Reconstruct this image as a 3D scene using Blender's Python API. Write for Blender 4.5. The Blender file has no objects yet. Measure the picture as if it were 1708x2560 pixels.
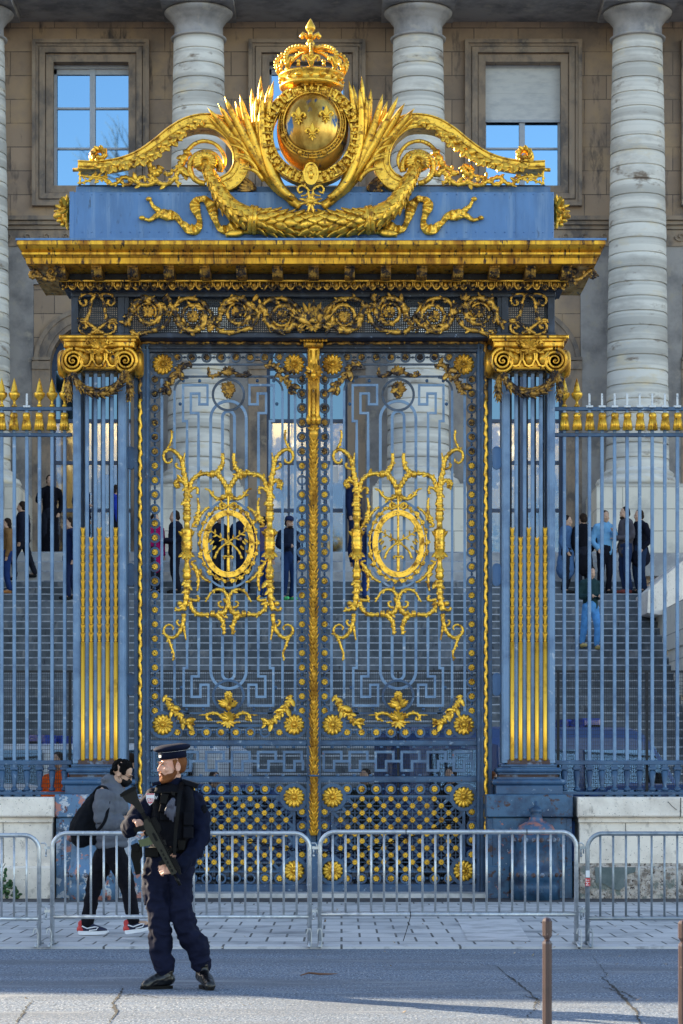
import bpy, math, random
from mathutils import Vector, Matrix, noise
random.seed(7)
R = math.radians
PI = math.pi
# ---------------------------------------------------------------- camera, world, sun
F = 6000.0; CZ = 1.6; HY = 1940.0; CX = 854.0
scene = bpy.context.scene
col = scene.collection
cam = bpy.data.cameras.new('camera'); camo = bpy.data.objects.new('camera', cam); col.objects.link(camo)
camo.location = (0, 0, CZ); camo.rotation_euler = (R(90), 0, 0)
cam.sensor_width = 36; cam.sensor_fit = 'AUTO'; cam.lens = F / 2560 * 36
cam.shift_y = (HY - 1280) / 2560
cam.clip_start = 0.5; cam.clip_end = 3000
cam.dof.use_dof = True; cam.dof.focus_distance = 25.0; cam.dof.aperture_fstop = 9.0
scene.camera = camo
SUN_AZ = 55.0      # degrees left of straight-ahead
SUN_EL = 19.0
w = bpy.data.worlds.new('World'); scene.world = w; w.use_nodes = True
nt = w.node_tree
bg = nt.nodes['Background']
sky = nt.nodes.new('ShaderNodeTexSky'); sky.sky_type = 'NISHITA'; sky.sun_disc = False
sky.sun_elevation = R(SUN_EL); sky.sun_rotation = R(-SUN_AZ)
sky.ozone_density = 1.3; sky.dust_density = 0.6
wb = nt.nodes.new('ShaderNodeMix'); wb.data_type = 'RGBA'; wb.blend_type = 'MULTIPLY'; wb.inputs['Factor'].default_value = 1; wb.inputs['B'].default_value = (1.11, 1.0, .92, 1)
nt.links.new(sky.outputs[0], wb.inputs['A']); nt.links.new(wb.outputs['Result'], bg.inputs[0]); bg.inputs[1].default_value = 0.105
sl = bpy.data.lights.new('sun', 'SUN'); sl.energy = 5.0; sl.angle = R(0.5); sl.color = (1.0, 0.82, 0.56)
so = bpy.data.objects.new('sun', sl); col.objects.link(so)
sd = Vector((-math.sin(R(SUN_AZ)) * math.cos(R(SUN_EL)), math.cos(R(SUN_AZ)) * math.cos(R(SUN_EL)), math.sin(R(SUN_EL))))
so.rotation_euler = sd.to_track_quat('Z', 'Y').to_euler(); so.location = (-30, 20, 40)
scene.view_settings.view_transform = 'Standard'; scene.view_settings.look = 'None'
scene.view_settings.gamma = 1.0; scene.view_settings.exposure = 2.18
scene.render.engine = 'CYCLES'
scene.cycles.max_bounces = 6; scene.cycles.transparent_max_bounces = 12
scene.cycles.caustics_reflective = False; scene.cycles.caustics_refractive = False
scene.cycles.sample_clamp_indirect = 4
# ---------------------------------------------------------------- small helpers
def P(px, py, D): return ((px - CX) * D / F, D, CZ + (HY - py) * D / F)
def PX(px, D): return (px - CX) * D / F
def PZ(py, D): return CZ + (HY - py) * D / F
def tag(o, label=None, cat=None, group=None, kind=None):
    if label: o['label'] = label
    if cat: o['category'] = cat
    if group: o['group'] = group
    if kind: o['kind'] = kind
    return o
def empty(name, loc, label=None, cat=None, group=None, parent=None):
    o = bpy.data.objects.new(name, None); col.objects.link(o); o.location = loc; o.empty_display_size = .1
    if parent: o.parent = parent; o.location = Vector(loc) - wloc(parent)
    return tag(o, label, cat, group)
def wloc(o):
    v = Vector((0, 0, 0))
    while o is not None:
        v += Vector(o.location); o = o.parent
    return v
def link(name, me, mat, parent=None, loc=None):
    """link mesh; loc (world) is its origin"""
    o = bpy.data.objects.new(name, me); col.objects.link(o)
    if mat is not None and not me.materials: me.materials.append(mat)
    l = Vector(loc) if loc is not None else Vector((0, 0, 0))
    if parent:
        o.parent = parent; o.location = l - wloc(parent)
    else: o.location = l
    return o
def copy_tree(o, parent=None):
    c = o.copy(); col.objects.link(c)
    if parent: c.parent = parent
    for ch in list(o.children): copy_tree(ch, c)
    return c
def cr(pts, n=8, closed=False):
    """catmull-rom through points (any dimension)"""
    pts = [Vector(p) for p in pts]; out = []; m = len(pts)
    segs = m if closed else m - 1
    for i in range(segs):
        if closed: a, b, c, d = pts[(i - 1) % m], pts[i], pts[(i + 1) % m], pts[(i + 2) % m]
        else:
            b, c = pts[i], pts[i + 1]
            a = pts[i - 1] if i > 0 else b * 2 - c
            d = pts[i + 2] if i + 2 < m else c * 2 - b
        for k in range(n):
            t = k / n
            out.append(0.5 * ((2 * b) + (c - a) * t + (2 * a - 5 * b + 4 * c - d) * t * t + (3 * b - a - 3 * c + d) * t ** 3))
    if not closed: out.append(pts[-1])
    return out
def lerp(a, b, t): return a + (b - a) * t
class MB:
    def __init__(s): s.v = []; s.f = []; s.sm = []; s.mi = []; s.cur = 0
    def add(s, vs, fs, smooth=False):
        o = len(s.v); s.v.extend([tuple(v) for v in vs])
        for f in fs: s.f.append(tuple(i + o for i in f)); s.sm.append(smooth); s.mi.append(s.cur)
        return s
    def box(s, x0, x1, y0, y1, z0, z1, b=0):
        x0, x1 = min(x0, x1), max(x0, x1); y0, y1 = min(y0, y1), max(y0, y1); z0, z1 = min(z0, z1), max(z0, z1)
        if b <= 0:
            v = [(x0,y0,z0),(x1,y0,z0),(x1,y1,z0),(x0,y1,z0),(x0,y0,z1),(x1,y0,z1),(x1,y1,z1),(x0,y1,z1)]
            return s.add(v, [(0,3,2,1),(4,5,6,7),(0,1,5,4),(1,2,6,5),(2,3,7,6),(3,0,4,7)])
        # front-edge chamfered box: octagonal outline in XZ, front inset
        b = min(b, (x1-x0)*.45, (z1-z0)*.45, (y1-y0)*.45)
        rings = []
        for (yy, ins) in ((y0, b), (y0 + b, 0), (y1, 0)):
            rings.append([(x0+ins, yy, z0+ins), (x1-ins, yy, z0+ins), (x1-ins, yy, z1-ins), (x0+ins, yy, z1-ins)])
        v = sum(rings, []); f = [(0, 1, 2, 3), (11, 10, 9, 8)]
        for r in range(2):
            for i in range(4):
                j = (i + 1) % 4; f.append((r*4+i, r*4+4+i, r*4+4+j, r*4+j))
        return s.add(v, f)
    def obox(s, c, ax, ay, az, hx, hy, hz):
        c = Vector(c); ax, ay, az = Vector(ax).normalized()*hx, Vector(ay).normalized()*hy, Vector(az).normalized()*hz
        v = [c + ax*i + ay*j + az*k for k in (-1,1) for (i,j) in ((-1,-1),(1,-1),(1,1),(-1,1))]
        return s.add(v, [(0,3,2,1),(4,5,6,7),(0,1,5,4),(1,2,6,5),(2,3,7,6),(3,0,4,7)])
    def prism(s, poly, y0, y1, smooth=False):
        """poly in (x,z), extruded along y"""
        n = len(poly)
        v = [(p[0], y0, p[1]) for p in poly] + [(p[0], y1, p[1]) for p in poly]
        f = [tuple(range(n)), tuple(range(2*n-1, n-1, -1))] + [(i, n+i, n+(i+1)%n, (i+1)%n) for i in range(n)]
        return s.add(v, f, smooth)
    def prismz(s, poly, z0, z1):
        n = len(poly)
        v = [(p[0], p[1], z0) for p in poly] + [(p[0], p[1], z1) for p in poly]
        f = [tuple(range(n-1, -1, -1)), tuple(range(n, 2*n))] + [(i, (i+1)%n, n+(i+1)%n, n+i) for i in range(n)]
        return s.add(v, f)
    def bar(s, pts, wd, y0, y1, closed=False, smooth=False, wf=None):
        """mitred flat bar along 2D pts (x,z), width wd, between depth y0..y1"""
        pts = [Vector(p[:2]) for p in pts]; n = len(pts); L = []; Rr = []
        for i in range(n):
            if closed: a, b, c = pts[i-1], pts[i], pts[(i+1) % n]
            else: a, b, c = pts[max(i-1, 0)], pts[i], pts[min(i+1, n-1)]
            d1 = (b - a); d2 = (c - b)
            if d1.length < 1e-9: d1 = d2
            if d2.length < 1e-9: d2 = d1
            d1.normalize(); d2.normalize()
            n1 = Vector((-d1.y, d1.x)); n2 = Vector((-d2.y, d2.x)); m = n1 + n2
            if m.length < 1e-6: m = n1.copy()
            m.normalize(); h = (wf(i/(n-1)) if wf else wd) / 2 / max(.35, m.dot(n1))
            L.append(b + m*h); Rr.append(b - m*h)
        v = []
        for i in range(n): v += [(L[i].x, y0, L[i].y), (Rr[i].x, y0, Rr[i].y), (Rr[i].x, y1, Rr[i].y), (L[i].x, y1, L[i].y)]
        f = []
        for i in range(n if closed else n-1):
            a = i*4; b = ((i+1) % n)*4
            for k in range(4): f.append((a+k, a+(k+1)%4, b+(k+1)%4, b+k))
        if not closed: f += [(3,2,1,0), (4*n-4, 4*n-3, 4*n-2, 4*n-1)]
        return s.add(v, f, smooth)
    def ring(s, cx, cz, ro, ri, y0, y1, seg=24):
        pts = [(cx + (ro+ri)/2*math.cos(2*PI*i/seg), cz + (ro+ri)/2*math.sin(2*PI*i/seg)) for i in range(seg)]
        return s.bar(pts, ro-ri, y0, y1, closed=True)
    def tube(s, pts, rad, seg=8, sq=1.0, closed=False, up=(0, 1, 0), smooth=True):
        """rad: float, list or f(t); sq: scale of radius along 'up' axis"""
        pts = [Vector(p) for p in pts]; n = len(pts); up = Vector(up)
        v = []; f = []; pn = None
        for i in range(n):
            if closed: t = pts[(i+1) % n] - pts[i-1]
            else: t = pts[min(i+1, n-1)] - pts[max(i-1, 0)]
            if t.length < 1e-9: t = Vector((0, 0, 1))
            t.normalize()
            b = up - t*up.dot(t)
            if b.length < .15:
                b = (pn if pn is not None else Vector((1, 0, .01))); b = b - t*b.dot(t)
            b.normalize(); pn = b; a = t.cross(b)
            tt = i/max(1, n-1)
            r = rad(tt) if callable(rad) else (rad[i] if isinstance(rad, (list, tuple)) else rad)
            for k in range(seg):
                an = 2*PI*k/seg
                v.append(pts[i] + a*(math.cos(an)*r) + b*(math.sin(an)*r*sq))
        m = n if closed else n-1
        for i in range(m):
            j = (i+1) % n
            for k in range(seg): f.append((i*seg+k, i*seg+(k+1)%seg, j*seg+(k+1)%seg, j*seg+k))
        if not closed: f += [tuple(range(seg-1, -1, -1)), tuple((n-1)*seg+k for k in range(seg))]
        return s.add(v, f, smooth)
    def lathe(s, prof, c=(0, 0, 0), seg=24, smooth=True, axis='z', a0=0, a1=2*PI, rot=0):
        """prof list of (r,h)"""
        v = []; f = []; n = len(prof); full = abs(a1-a0) > 6.28; m = seg if full else seg+1
        for (r, h) in prof:
            for k in range(m):
                an = a0 + (a1-a0)*k/seg + rot
                x, y = r*math.cos(an), r*math.sin(an)
                v.append((c[0]+x, c[1]+y, c[2]+h) if axis == 'z' else ((c[0]+x, c[1]+h, c[2]+y) if axis == 'y' else (c[0]+h, c[1]+x, c[2]+y)))
        for i in range(n-1):
            for k in range(seg):
                kk = (k+1) % m; q = (i*m+k, i*m+kk, (i+1)*m+kk, (i+1)*m+k)
                f.append(q if axis != 'y' else q[::-1])
        if full:
            if prof[0][0] > 1e-6: f.append(tuple(range(m-1, -1, -1)))
            if prof[-1][0] > 1e-6: f.append(tuple((n-1)*m+k for k in range(m)))
        return s.add(v, f, smooth)
    def ell(s, c, r, seg=12, rings=8, rot=None):
        v = []; f = []; c = Vector(c)
        if not isinstance(r, (tuple, list, Vector)): r = (r, r, r)
        for i in range(rings+1):
            th = PI*i/rings
            for k in range(seg):
                ph = 2*PI*k/seg
                p = Vector((r[0]*math.sin(th)*math.cos(ph), r[1]*math.sin(th)*math.sin(ph), r[2]*math.cos(th)))
                if rot is not None: p = rot @ p
                v.append(c + p)
        for i in range(rings):
            for k in range(seg): f.append((i*seg+k, (i+1)*seg+k, (i+1)*seg+(k+1)%seg, i*seg+(k+1)%seg))
        return s.add(v, f, True)
    def leaf(s, base, d, L, wd, nrm=(0, -1, 0), curl=.3, n=6, lobes=0, th=.25):
        """leaf blade from base along d, bulging along nrm, tip curling along nrm"""
        base = Vector(base); d = Vector(d).normalized(); nrm = Vector(nrm); nrm = (nrm - d*nrm.dot(d)).normalized(); sd_ = d.cross(nrm)
        v = []; f = []
        for i in range(n+1):
            t = i/n
            ww = wd*.5*(math.sin(PI*min(1, t*.86+.14))**.7) * (1 if t < 1 else 0.02)
            if lobes: ww *= 1 + .28*math.cos(2*PI*t*lobes)
            c = base + d*(L*t) + nrm*(L*curl*t*t)
            h = wd*th*(1-t*.6)
            v += [c - sd_*ww - nrm*h*.2, c - sd_*ww*.45 + nrm*h*.7, c + nrm*h*.45, c + sd_*ww*.45 + nrm*h*.7, c + sd_*ww - nrm*h*.2, c - nrm*h*.8]
        for i in range(n):
            for k in range(6): f.append((i*6+k, i*6+(k+1)%6, (i+1)*6+(k+1)%6, (i+1)*6+k))
        f += [tuple(range(5, -1, -1)), tuple(n*6+k for k in range(6))]
        return s.add(v, f, True)
    def rosette(s, c, r, petals=8, depth=None, seg=4):
        """flower facing -Y with backing, petals grooved, centre boss"""
        depth = depth or r*.35; cx, cy, cz = c
        N = petals*seg; v = [(cx, cy-depth*.5, cz)]; f = []
        rr = (.22, .3, .55, .85, 1.0, .98)
        for j, q in enumerate(rr):
            for k in range(N):
                an = 2*PI*k/N; ph = abs(math.sin(an*petals/2))
                out = q*(1 - (.16*(1-ph**.5) if j >= 3 else 0))
                hh = (.5, .35, .75*(.4+.6*ph), .85*(.3+.7*ph), .55*(.3+.7*ph), -.6)[j]
                v.append((cx + r*out*math.cos(an), cy - depth*hh, cz + r*out*math.sin(an)))
        for k in range(N): f.append((0, 1+k, 1+(k+1)%N))
        for j in range(len(rr)-1):
            for k in range(N): f.append((1+j*N+k, 1+(j+1)*N+k, 1+(j+1)*N+(k+1)%N, 1+j*N+(k+1)%N))
        s.add(v, f, True)
        s.ell((cx, cy-depth*.6, cz), (r*.2, depth*.5, r*.2), 8, 6)
        return s
    def build(s, name, mat, parent=None, loc=None):
        l = Vector(loc) if loc is not None else (wloc(parent) if parent else Vector((0, 0, 0)))
        me = bpy.data.meshes.new(name)
        me.from_pydata([(v[0]-l.x, v[1]-l.y, v[2]-l.z) for v in s.v], [], s.f)
        me.polygons.foreach_set('use_smooth', s.sm)
        if isinstance(mat, (list, tuple)):
            for m in mat: me.materials.append(m)
            me.polygons.foreach_set('material_index', s.mi)
        me.update()
        return link(name, me, mat if not isinstance(mat, (list, tuple)) else None, parent, l)
def proto_mesh(mb, name, mat):
    me = bpy.data.meshes.new(name); me.from_pydata(mb.v, [], mb.f); me.polygons.foreach_set('use_smooth', mb.sm)
    me.materials.append(mat); me.update(); return me
# ---------------------------------------------------------------- materials
def nodes(name):
    m = bpy.data.materials.new(name); m.use_nodes = True; t = m.node_tree
    return m, t, t.nodes['Principled BSDF'], t.nodes.new, t.links.new
def M(name, c, rough=.6, metal=0.0, layers=(), bump=None, spec=.5, coat=0, rv=0, pos=True):
    """layers: (colour, scale, lo, hi[, (sx,sy,sz)][, detail]) noise-masked overlays"""
    m, t, b, N, Lk = nodes(name)
    b.inputs['Roughness'].default_value = rough; b.inputs['Metallic'].default_value = metal
    b.inputs['Specular IOR Level'].default_value = spec
    if coat: b.inputs['Coat Weight'].default_value = coat
    b.inputs['Base Color'].default_value = (*c, 1)
    if not layers and not bump: return m
    g = N('ShaderNodeNewGeometry'); tc = N('ShaderNodeTexCoord')
    src = g.outputs['Position'] if pos else tc.outputs['Object']
    prev = None
    for i, ly in enumerate(layers):
        cc, sc, lo, hi = ly[:4]; st = ly[4] if len(ly) > 4 else (1, 1, 1); det = ly[5] if len(ly) > 5 else 5
        mp = N('ShaderNodeMapping'); mp.inputs['Scale'].default_value = st; mp.inputs['Location'].default_value = (i*3.7, i*1.3, i*5.1)
        Lk(src, mp.inputs[0])
        nz = N('ShaderNodeTexNoise'); nz.inputs['Scale'].default_value = sc; nz.inputs['Detail'].default_value = det; nz.inputs['Roughness'].default_value = .62
        Lk(mp.outputs[0], nz.inputs['Vector'])
        mr = N('ShaderNodeMapRange'); mr.inputs['From Min'].default_value = lo; mr.inputs['From Max'].default_value = hi
        Lk(nz.outputs['Fac'], mr.inputs['Value'])
        mx = N('ShaderNodeMix'); mx.data_type = 'RGBA'; Lk(mr.outputs[0], mx.inputs['Factor'])
        if prev is None: mx.inputs['A'].default_value = (*c, 1)
        else: Lk(prev, mx.inputs['A'])
        mx.inputs['B'].default_value = (*cc, 1); prev = mx.outputs['Result']
        if rv and i == 0:
            m2 = N('ShaderNodeMapRange'); m2.inputs['To Min'].default_value = rough; m2.inputs['To Max'].default_value = min(1, rough+rv)
            Lk(mr.outputs[0], m2.inputs['Value']); Lk(m2.outputs[0], b.inputs['Roughness'])
    if prev is not None: Lk(prev, b.inputs['Base Color'])
    if bump:
        nz = N('ShaderNodeTexNoise'); nz.inputs['Scale'].default_value = bump[0]; nz.inputs['Detail'].default_value = 4
        Lk(src, nz.inputs['Vector'])
        bp = N('ShaderNodeBump'); bp.inputs['Strength'].default_value = bump[1]; bp.inputs['Distance'].default_value = bump[2] if len(bump) > 2 else .01
        Lk(nz.outputs['Fac'], bp.inputs['Height']); Lk(bp.outputs[0], b.inputs['Normal'])
    return m
def brickM(name, c1, c2, mortar, bw, rh, ms, axes='xz', rough=.85, layers=(), bumpd=.01, off=.5, nscale=6, squash=1.0, shift=(0, 0)):
    m, t, b, N, Lk = nodes(name); b.inputs['Roughness'].default_value = rough; b.inputs['Specular IOR Level'].default_value = .25
    g = N('ShaderNodeNewGeometry'); sp = N('ShaderNodeSeparateXYZ'); cb = N('ShaderNodeCombineXYZ')
    Lk(g.outputs['Position'], sp.inputs[0])
    a = {'x': 0, 'y': 1, 'z': 2}
    for k in range(2):
        ad = N('ShaderNodeMath'); ad.operation = 'ADD'; ad.inputs[1].default_value = shift[k]
        Lk(sp.outputs[a[axes[k]]], ad.inputs[0]); Lk(ad.outputs[0], cb.inputs[k])
    br = N('ShaderNodeTexBrick'); br.inputs['Scale'].default_value = 1; br.inputs['Brick Width'].default_value = bw
    br.inputs['Row Height'].default_value = rh; br.inputs['Mortar Size'].default_value = ms; br.offset = off; br.inputs['Mortar Smooth'].default_value = .2
    br.inputs['Color1'].default_value = (*c1, 1); br.inputs['Color2'].default_value = (*c2, 1); br.inputs['Mortar'].default_value = (*mortar, 1)
    Lk(cb.outputs[0], br.inputs['Vector'])
    prev = br.outputs['Color']
    for i, ly in enumerate(layers):
        cc, sc, lo, hi = ly[:4]; st = ly[4] if len(ly) > 4 else (1, 1, 1)
        mp = N('ShaderNodeMapping'); mp.inputs['Scale'].default_value = st; mp.inputs['Location'].default_value = (i*2.7, 0, i*4.1)
        Lk(g.outputs['Position'], mp.inputs[0])
        nz = N('ShaderNodeTexNoise'); nz.inputs['Scale'].default_value = sc; nz.inputs['Detail'].default_value = 6; nz.inputs['Roughness'].default_value = .62
        Lk(mp.outputs[0], nz.inputs['Vector'])
        mr = N('ShaderNodeMapRange'); mr.inputs['From Min'].default_value = lo; mr.inputs['From Max'].default_value = hi
        Lk(nz.outputs['Fac'], mr.inputs['Value'])
        mx = N('ShaderNodeMix'); mx.data_type = 'RGBA'; Lk(mr.outputs[0], mx.inputs['Factor']); Lk(prev, mx.inputs['A'])
        mx.inputs['B'].default_value = (*cc, 1); prev = mx.outputs['Result']
    Lk(prev, b.inputs['Base Color'])
    nz = N('ShaderNodeTexNoise'); nz.inputs['Scale'].default_value = nscale; nz.inputs['Detail'].default_value = 5; Lk(g.outputs['Position'], nz.inputs['Vector'])
    sub = N('ShaderNodeMath'); sub.operation = 'MULTIPLY_ADD'; sub.inputs[1].default_value = -1.0
    Lk(br.outputs['Fac'], sub.inputs[0]); Lk(nz.outputs['Fac'], sub.inputs[2])
    bp = N('ShaderNodeBump'); bp.inputs['Strength'].default_value = .7; bp.inputs['Distance'].default_value = bumpd
    Lk(sub.outputs[0], bp.inputs['Height']); Lk(bp.outputs[0], b.inputs['Normal'])
    return m
GOLD = M('gilding', (.95, .54, .055), .3, .62, [((.30, .13, .015), 11, .5, .66), ((.03, .03, .04), 26, .60, .68)], bump=(40, .35, .006), rv=.25)
GOLDP = M('gilding_weathered', (.90, .47, .045), .3, .6, [((.36, .16, .015), 6, .46, .64, (1, 1, .4)), ((.035, .025, .025), 16, .57, .66, (1, 1, .35))], bump=(50, .3, .005), rv=.3)
GOLDC = M('cornice_gilding', (.80, .43, .03), .34, .55, [((.42, .18, .02), 4, .42, .64, (2.2, 1, .35)), ((.06, .03, .02), 9, .54, .64, (2.5, 1, .5)), ((.05, .03, .03), 45, .66, .72)], bump=(30, .15, .004), rv=.3)
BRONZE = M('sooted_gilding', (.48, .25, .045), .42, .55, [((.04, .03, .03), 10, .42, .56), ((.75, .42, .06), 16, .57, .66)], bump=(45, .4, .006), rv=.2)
IRON = M('blue_painted_iron', (.040, .10, .195), .45, 0, [((.022, .055, .12), 3, .45, .62), ((.24, .32, .42), 12, .62, .72), ((.12, .05, .03), 26, .64, .70)], bump=(60, .15, .003))
IRONL = M('light_blue_painted_iron', (.18, .29, .44), .45, 0, [((.09, .165, .29), 3, .45, .68), ((.4, .46, .54), 9, .62, .72), ((.1, .06, .05), 24, .68, .74)], bump=(60, .15, .003))
GOLDR = M('bright_gilding', (.95, .53, .045), .3, .55, [((.45, .2, .02), 6, .55, .75)], bump=(60, .15, .003))
GLOBEM = M('globe_gilding', (.80, .49, .10), .27, .7, [((.35, .17, .02), 3, .48, .62, (1, 1, .35)), ((.04, .09, .17), 2.2, .62, .66, (1.3, 1, .6))], bump=(9, .15, .01))
IRONK = M('worn_key_iron', (.10, .18, .30), .45, 0, [((.05, .10, .19), 4, .45, .65), ((.28, .36, .45), 10, .6, .7), ((.3, .09, .05), 14, .66, .70)], bump=(60, .2, .003))
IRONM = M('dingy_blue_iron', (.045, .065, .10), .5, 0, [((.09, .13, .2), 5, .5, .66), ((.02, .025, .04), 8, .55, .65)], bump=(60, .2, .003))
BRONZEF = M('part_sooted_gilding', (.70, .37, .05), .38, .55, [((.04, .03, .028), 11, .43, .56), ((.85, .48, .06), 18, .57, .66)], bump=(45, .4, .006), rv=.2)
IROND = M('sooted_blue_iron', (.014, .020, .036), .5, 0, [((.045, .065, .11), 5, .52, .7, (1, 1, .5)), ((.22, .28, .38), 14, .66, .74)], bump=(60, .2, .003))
PLATE = M('blue_zinc_plate', (.10, .225, .44), .48, 0, [((.075, .165, .32), 2.5, .4, .65, (1, 1, .3)), ((.2, .31, .46), 9, .52, .75, (1, 1, .1)), ((.06, .11, .18), 14, .62, .72, (1, 1, .25))], bump=(8, .12, .01))
RUST = M('peeling_blue_paint', (.05, .125, .225), .5, 0, [((.02, .05, .11), 3, .45, .6), ((.40, .15, .12), 9, .645, .655), ((.5, .52, .56), 19, .685, .70), ((.06, .022, .016), 9, .57, .64)], bump=(25, .5, .006))
RUSTL = M('heavily_peeled_blue_paint', (.10, .20, .34), .5, 0, [((.5, .53, .58), 4.4, .545, .555), ((.48, .2, .16), 4.4, .57, .585), ((.07, .13, .22), 6, .55, .66), ((.12, .04, .03), 14, .6, .66), ((.05, .08, .13), 3, .6, .66)], bump=(25, .5, .006))
SOOT = M('rusted_base_iron', (.08, .045, .04), .7, 0, [((.2, .25, .33), 8, .5, .62)], bump=(30, .5, .006))
WALLST = brickM('brown_ashlar', (.41, .30, .215), (.32, .235, .17), (.14, .11, .09), 1.15, .62, .012, layers=[((.17, .14, .125), .5, .45, .7), ((.44, .31, .19), 1.4, .5, .75), ((.08, .07, .07), 3, .58, .72, (1, 1, .3))], bumpd=.015)
MOULD = M('moulded_stone', (.33, .25, .185), .85, 0, [((.14, .12, .11), 2, .45, .65, (1, 1, .6)), ((.32, .26, .2), 4, .55, .7)], bump=(18, .4, .01), spec=.25)
GREYST = M('grey_ashlar', (.36, .335, .32), .85, 0, [((.19, .18, .18), 1.2, .42, .65), ((.38, .34, .29), 3, .55, .7)], bump=(14, .4, .01), spec=.25)
COLST = M('column_stone', (.70, .67, .61), .8, 0, [((.47, .45, .41), 1.0, .46, .58, (.03, .03, 2.73)), ((.40, .37, .33), .7, .5, .72, (1, 1, 2.7)), ((.66, .57, .42), 1.2, .56, .72, (1, 1, 2.7)), ((.22, .17, .13), 1.3, .60, .70, (1, 1, 2.2))], bump=(10, .4, .01), spec=.25)
PEDST = brickM('pedestal_stone', (.74, .68, .57), (.68, .63, .54), (.35, .32, .28), 1.4, .55, .01, layers=[((.45, .42, .37), 1.5, .5, .7)])
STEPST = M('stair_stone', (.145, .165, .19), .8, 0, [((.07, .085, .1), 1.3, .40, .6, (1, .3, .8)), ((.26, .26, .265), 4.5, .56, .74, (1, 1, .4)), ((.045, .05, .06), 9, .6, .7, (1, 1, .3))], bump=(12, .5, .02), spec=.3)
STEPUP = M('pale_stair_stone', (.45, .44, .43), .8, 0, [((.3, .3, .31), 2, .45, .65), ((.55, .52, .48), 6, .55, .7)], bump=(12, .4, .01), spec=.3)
LIME = M('pitted_limestone', (.88, .79, .69), .85, 0, [((.68, .60, .52), 2.2, .45, .65), ((.33, .29, .25), 6, .6, .72, (1, 1, .6)), ((.07, .06, .055), 42, .685, .70, (1, 1, 1.3), 2)], bump=(22, .5, .012), spec=.25)
LIMEB = M('eroded_limestone', (.52, .46, .41), .9, 0, [((.24, .2, .17), 9, .48, .58), ((.07, .055, .05), 22, .58, .62), ((.2, .22, .2), 2.2, .56, .6)], bump=(20, 1.0, .04), spec=.2)
PATCH = M('cement_patch', (.16, .19, .19), .85, 0, [((.10, .13, .13), 5, .45, .65)], bump=(20, .4, .01))
ASPH = M('asphalt', (.115, .155, .215), .75, 0, [((.46, .46, .46), 60, .53, .66, (1, .35, 1), 3), ((.035, .045, .06), 48, .54, .66, (1, .35, 1), 3), ((.10, .115, .14), .9, .45, .7, (.3, 1.4, 1)), ((.2, .22, .25), 2.5, .56, .7, (.5, 1.5, 1))], bump=(160, .7, .006), spec=.35)
ASPHD = M('dark_asphalt_strip', (.055, .055, .062), .75, 0, [((.08, .08, .085), 60, .5, .65), ((.045, .047, .05), 2, .5, .7)], bump=(120, .5, .004))
CRACK = M('crack_filling', (.012, .012, .013), .9)
PAVE = brickM('granite_setts', (.56, .55, .54), (.43, .43, .435), (.10, .10, .10), .36, .62, .012, axes='xy', rough=.7, layers=[((.2, .21, .22), 1.3, .5, .7), ((.42, .4, .37), 7, .56, .72)], bumpd=.006, nscale=30)
SLAB = M('pale_granite_slab', (.56, .55, .55), .7, 0, [((.33, .33, .33), 3, .45, .65), ((.5, .48, .46), 60, .55, .65)], bump=(80, .3, .003))
KERB = brickM('granite_kerb', (.56, .56, .57), (.48, .485, .5), (.1, .1, .1), 1.1, 3.0, .012, axes='xy', rough=.7, layers=[((.25, .25, .26), 6, .55, .7)], bumpd=.004, nscale=40)
COURT = M('courtyard_paving', (.2, .2, .2), .8, 0, [((.13, .13, .135), 2, .45, .65)], bump=(30, .4, .01))
STEEL = M('galvanised_steel', (.52, .55, .58), .38, .75, [((.36, .39, .43), 14, .48, .66), ((.7, .72, .74), 24, .6, .7)], bump=(70, .15, .002), rv=.15)
STEELD = M('dull_galvanised_steel', (.30, .34, .38), .45, .7, [((.2, .24, .28), 14, .48, .66)], bump=(70, .15, .002))
BOLL = M('brown_enamel', (.055, .026, .024), .34, 0, [((.035, .016, .015), 9, .5, .7), ((.25, .17, .15), 30, .68, .72), ((.12, .08, .07), 6, .6, .75, (1, 1, .2))], coat=.3, bump=(90, .1, .002))
WHITE = M('bare_white_metal', (.62, .64, .66), .5, .2, [((.3, .33, .38), 30, .55, .66)])
BLACKF = M('black_fence_steel', (.018, .02, .026), .5)
ROOFM = M('slate_roof', (.1, .11, .13), .6)
BLUEW = M('blue_grey_window_wood', (.20, .25, .32), .55, 0, [((.28, .33, .4), 8, .5, .7)])
WHITEW = M('painted_window_wood', (.42, .46, .52), .55, 0, [((.33, .37, .43), 6, .5, .7)])
BLIND = M('white_roller_blind', (.62, .63, .63), .8, 0, [((.5, .52, .54), 3, .45, .7, (1, 1, 3))])
DOORB = M('dark_blue_door_frame', (.03, .06, .13), .45)
INTER = M('warm_interior_stone', (.36, .29, .12), .8, 0, [((.07, .06, .05), .8, .47, .52), ((.95, .85, .6), 1.6, .58, .68)])
INTERD = M('interior_dark', (.05, .045, .04), .8)
PAPER = M('paper_notice', (.75, .76, .78), .7)
def glassM(name, tint, alpha, rough=.03, refl=.9):
    m, t, b, N, Lk = nodes(name)
    out = t.nodes['Material Output']; t.nodes.remove(b)
    gl = N('ShaderNodeBsdfGlossy'); gl.inputs['Color'].default_value = (*tint, 1); gl.inputs['Roughness'].default_value = rough
    tr = N('ShaderNodeBsdfTransparent'); tr.inputs['Color'].default_value = (.75, .8, .85, 1)
    mx = N('ShaderNodeMixShader'); mx.inputs[0].default_value = 1-alpha
    Lk(gl.outputs[0], mx.inputs[1]); Lk(tr.outputs[0], mx.inputs[2]); Lk(mx.outputs[0], out.inputs[0])
    return m
GLASS = glassM('sky_reflecting_glass', (.19, .34, .50), 1.0)
GLASSU = glassM('dull_door_pane', (.09, .15, .21), 1.0)
GLASSD = glassM('door_glass', (.2, .35, .6), .18)
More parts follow.
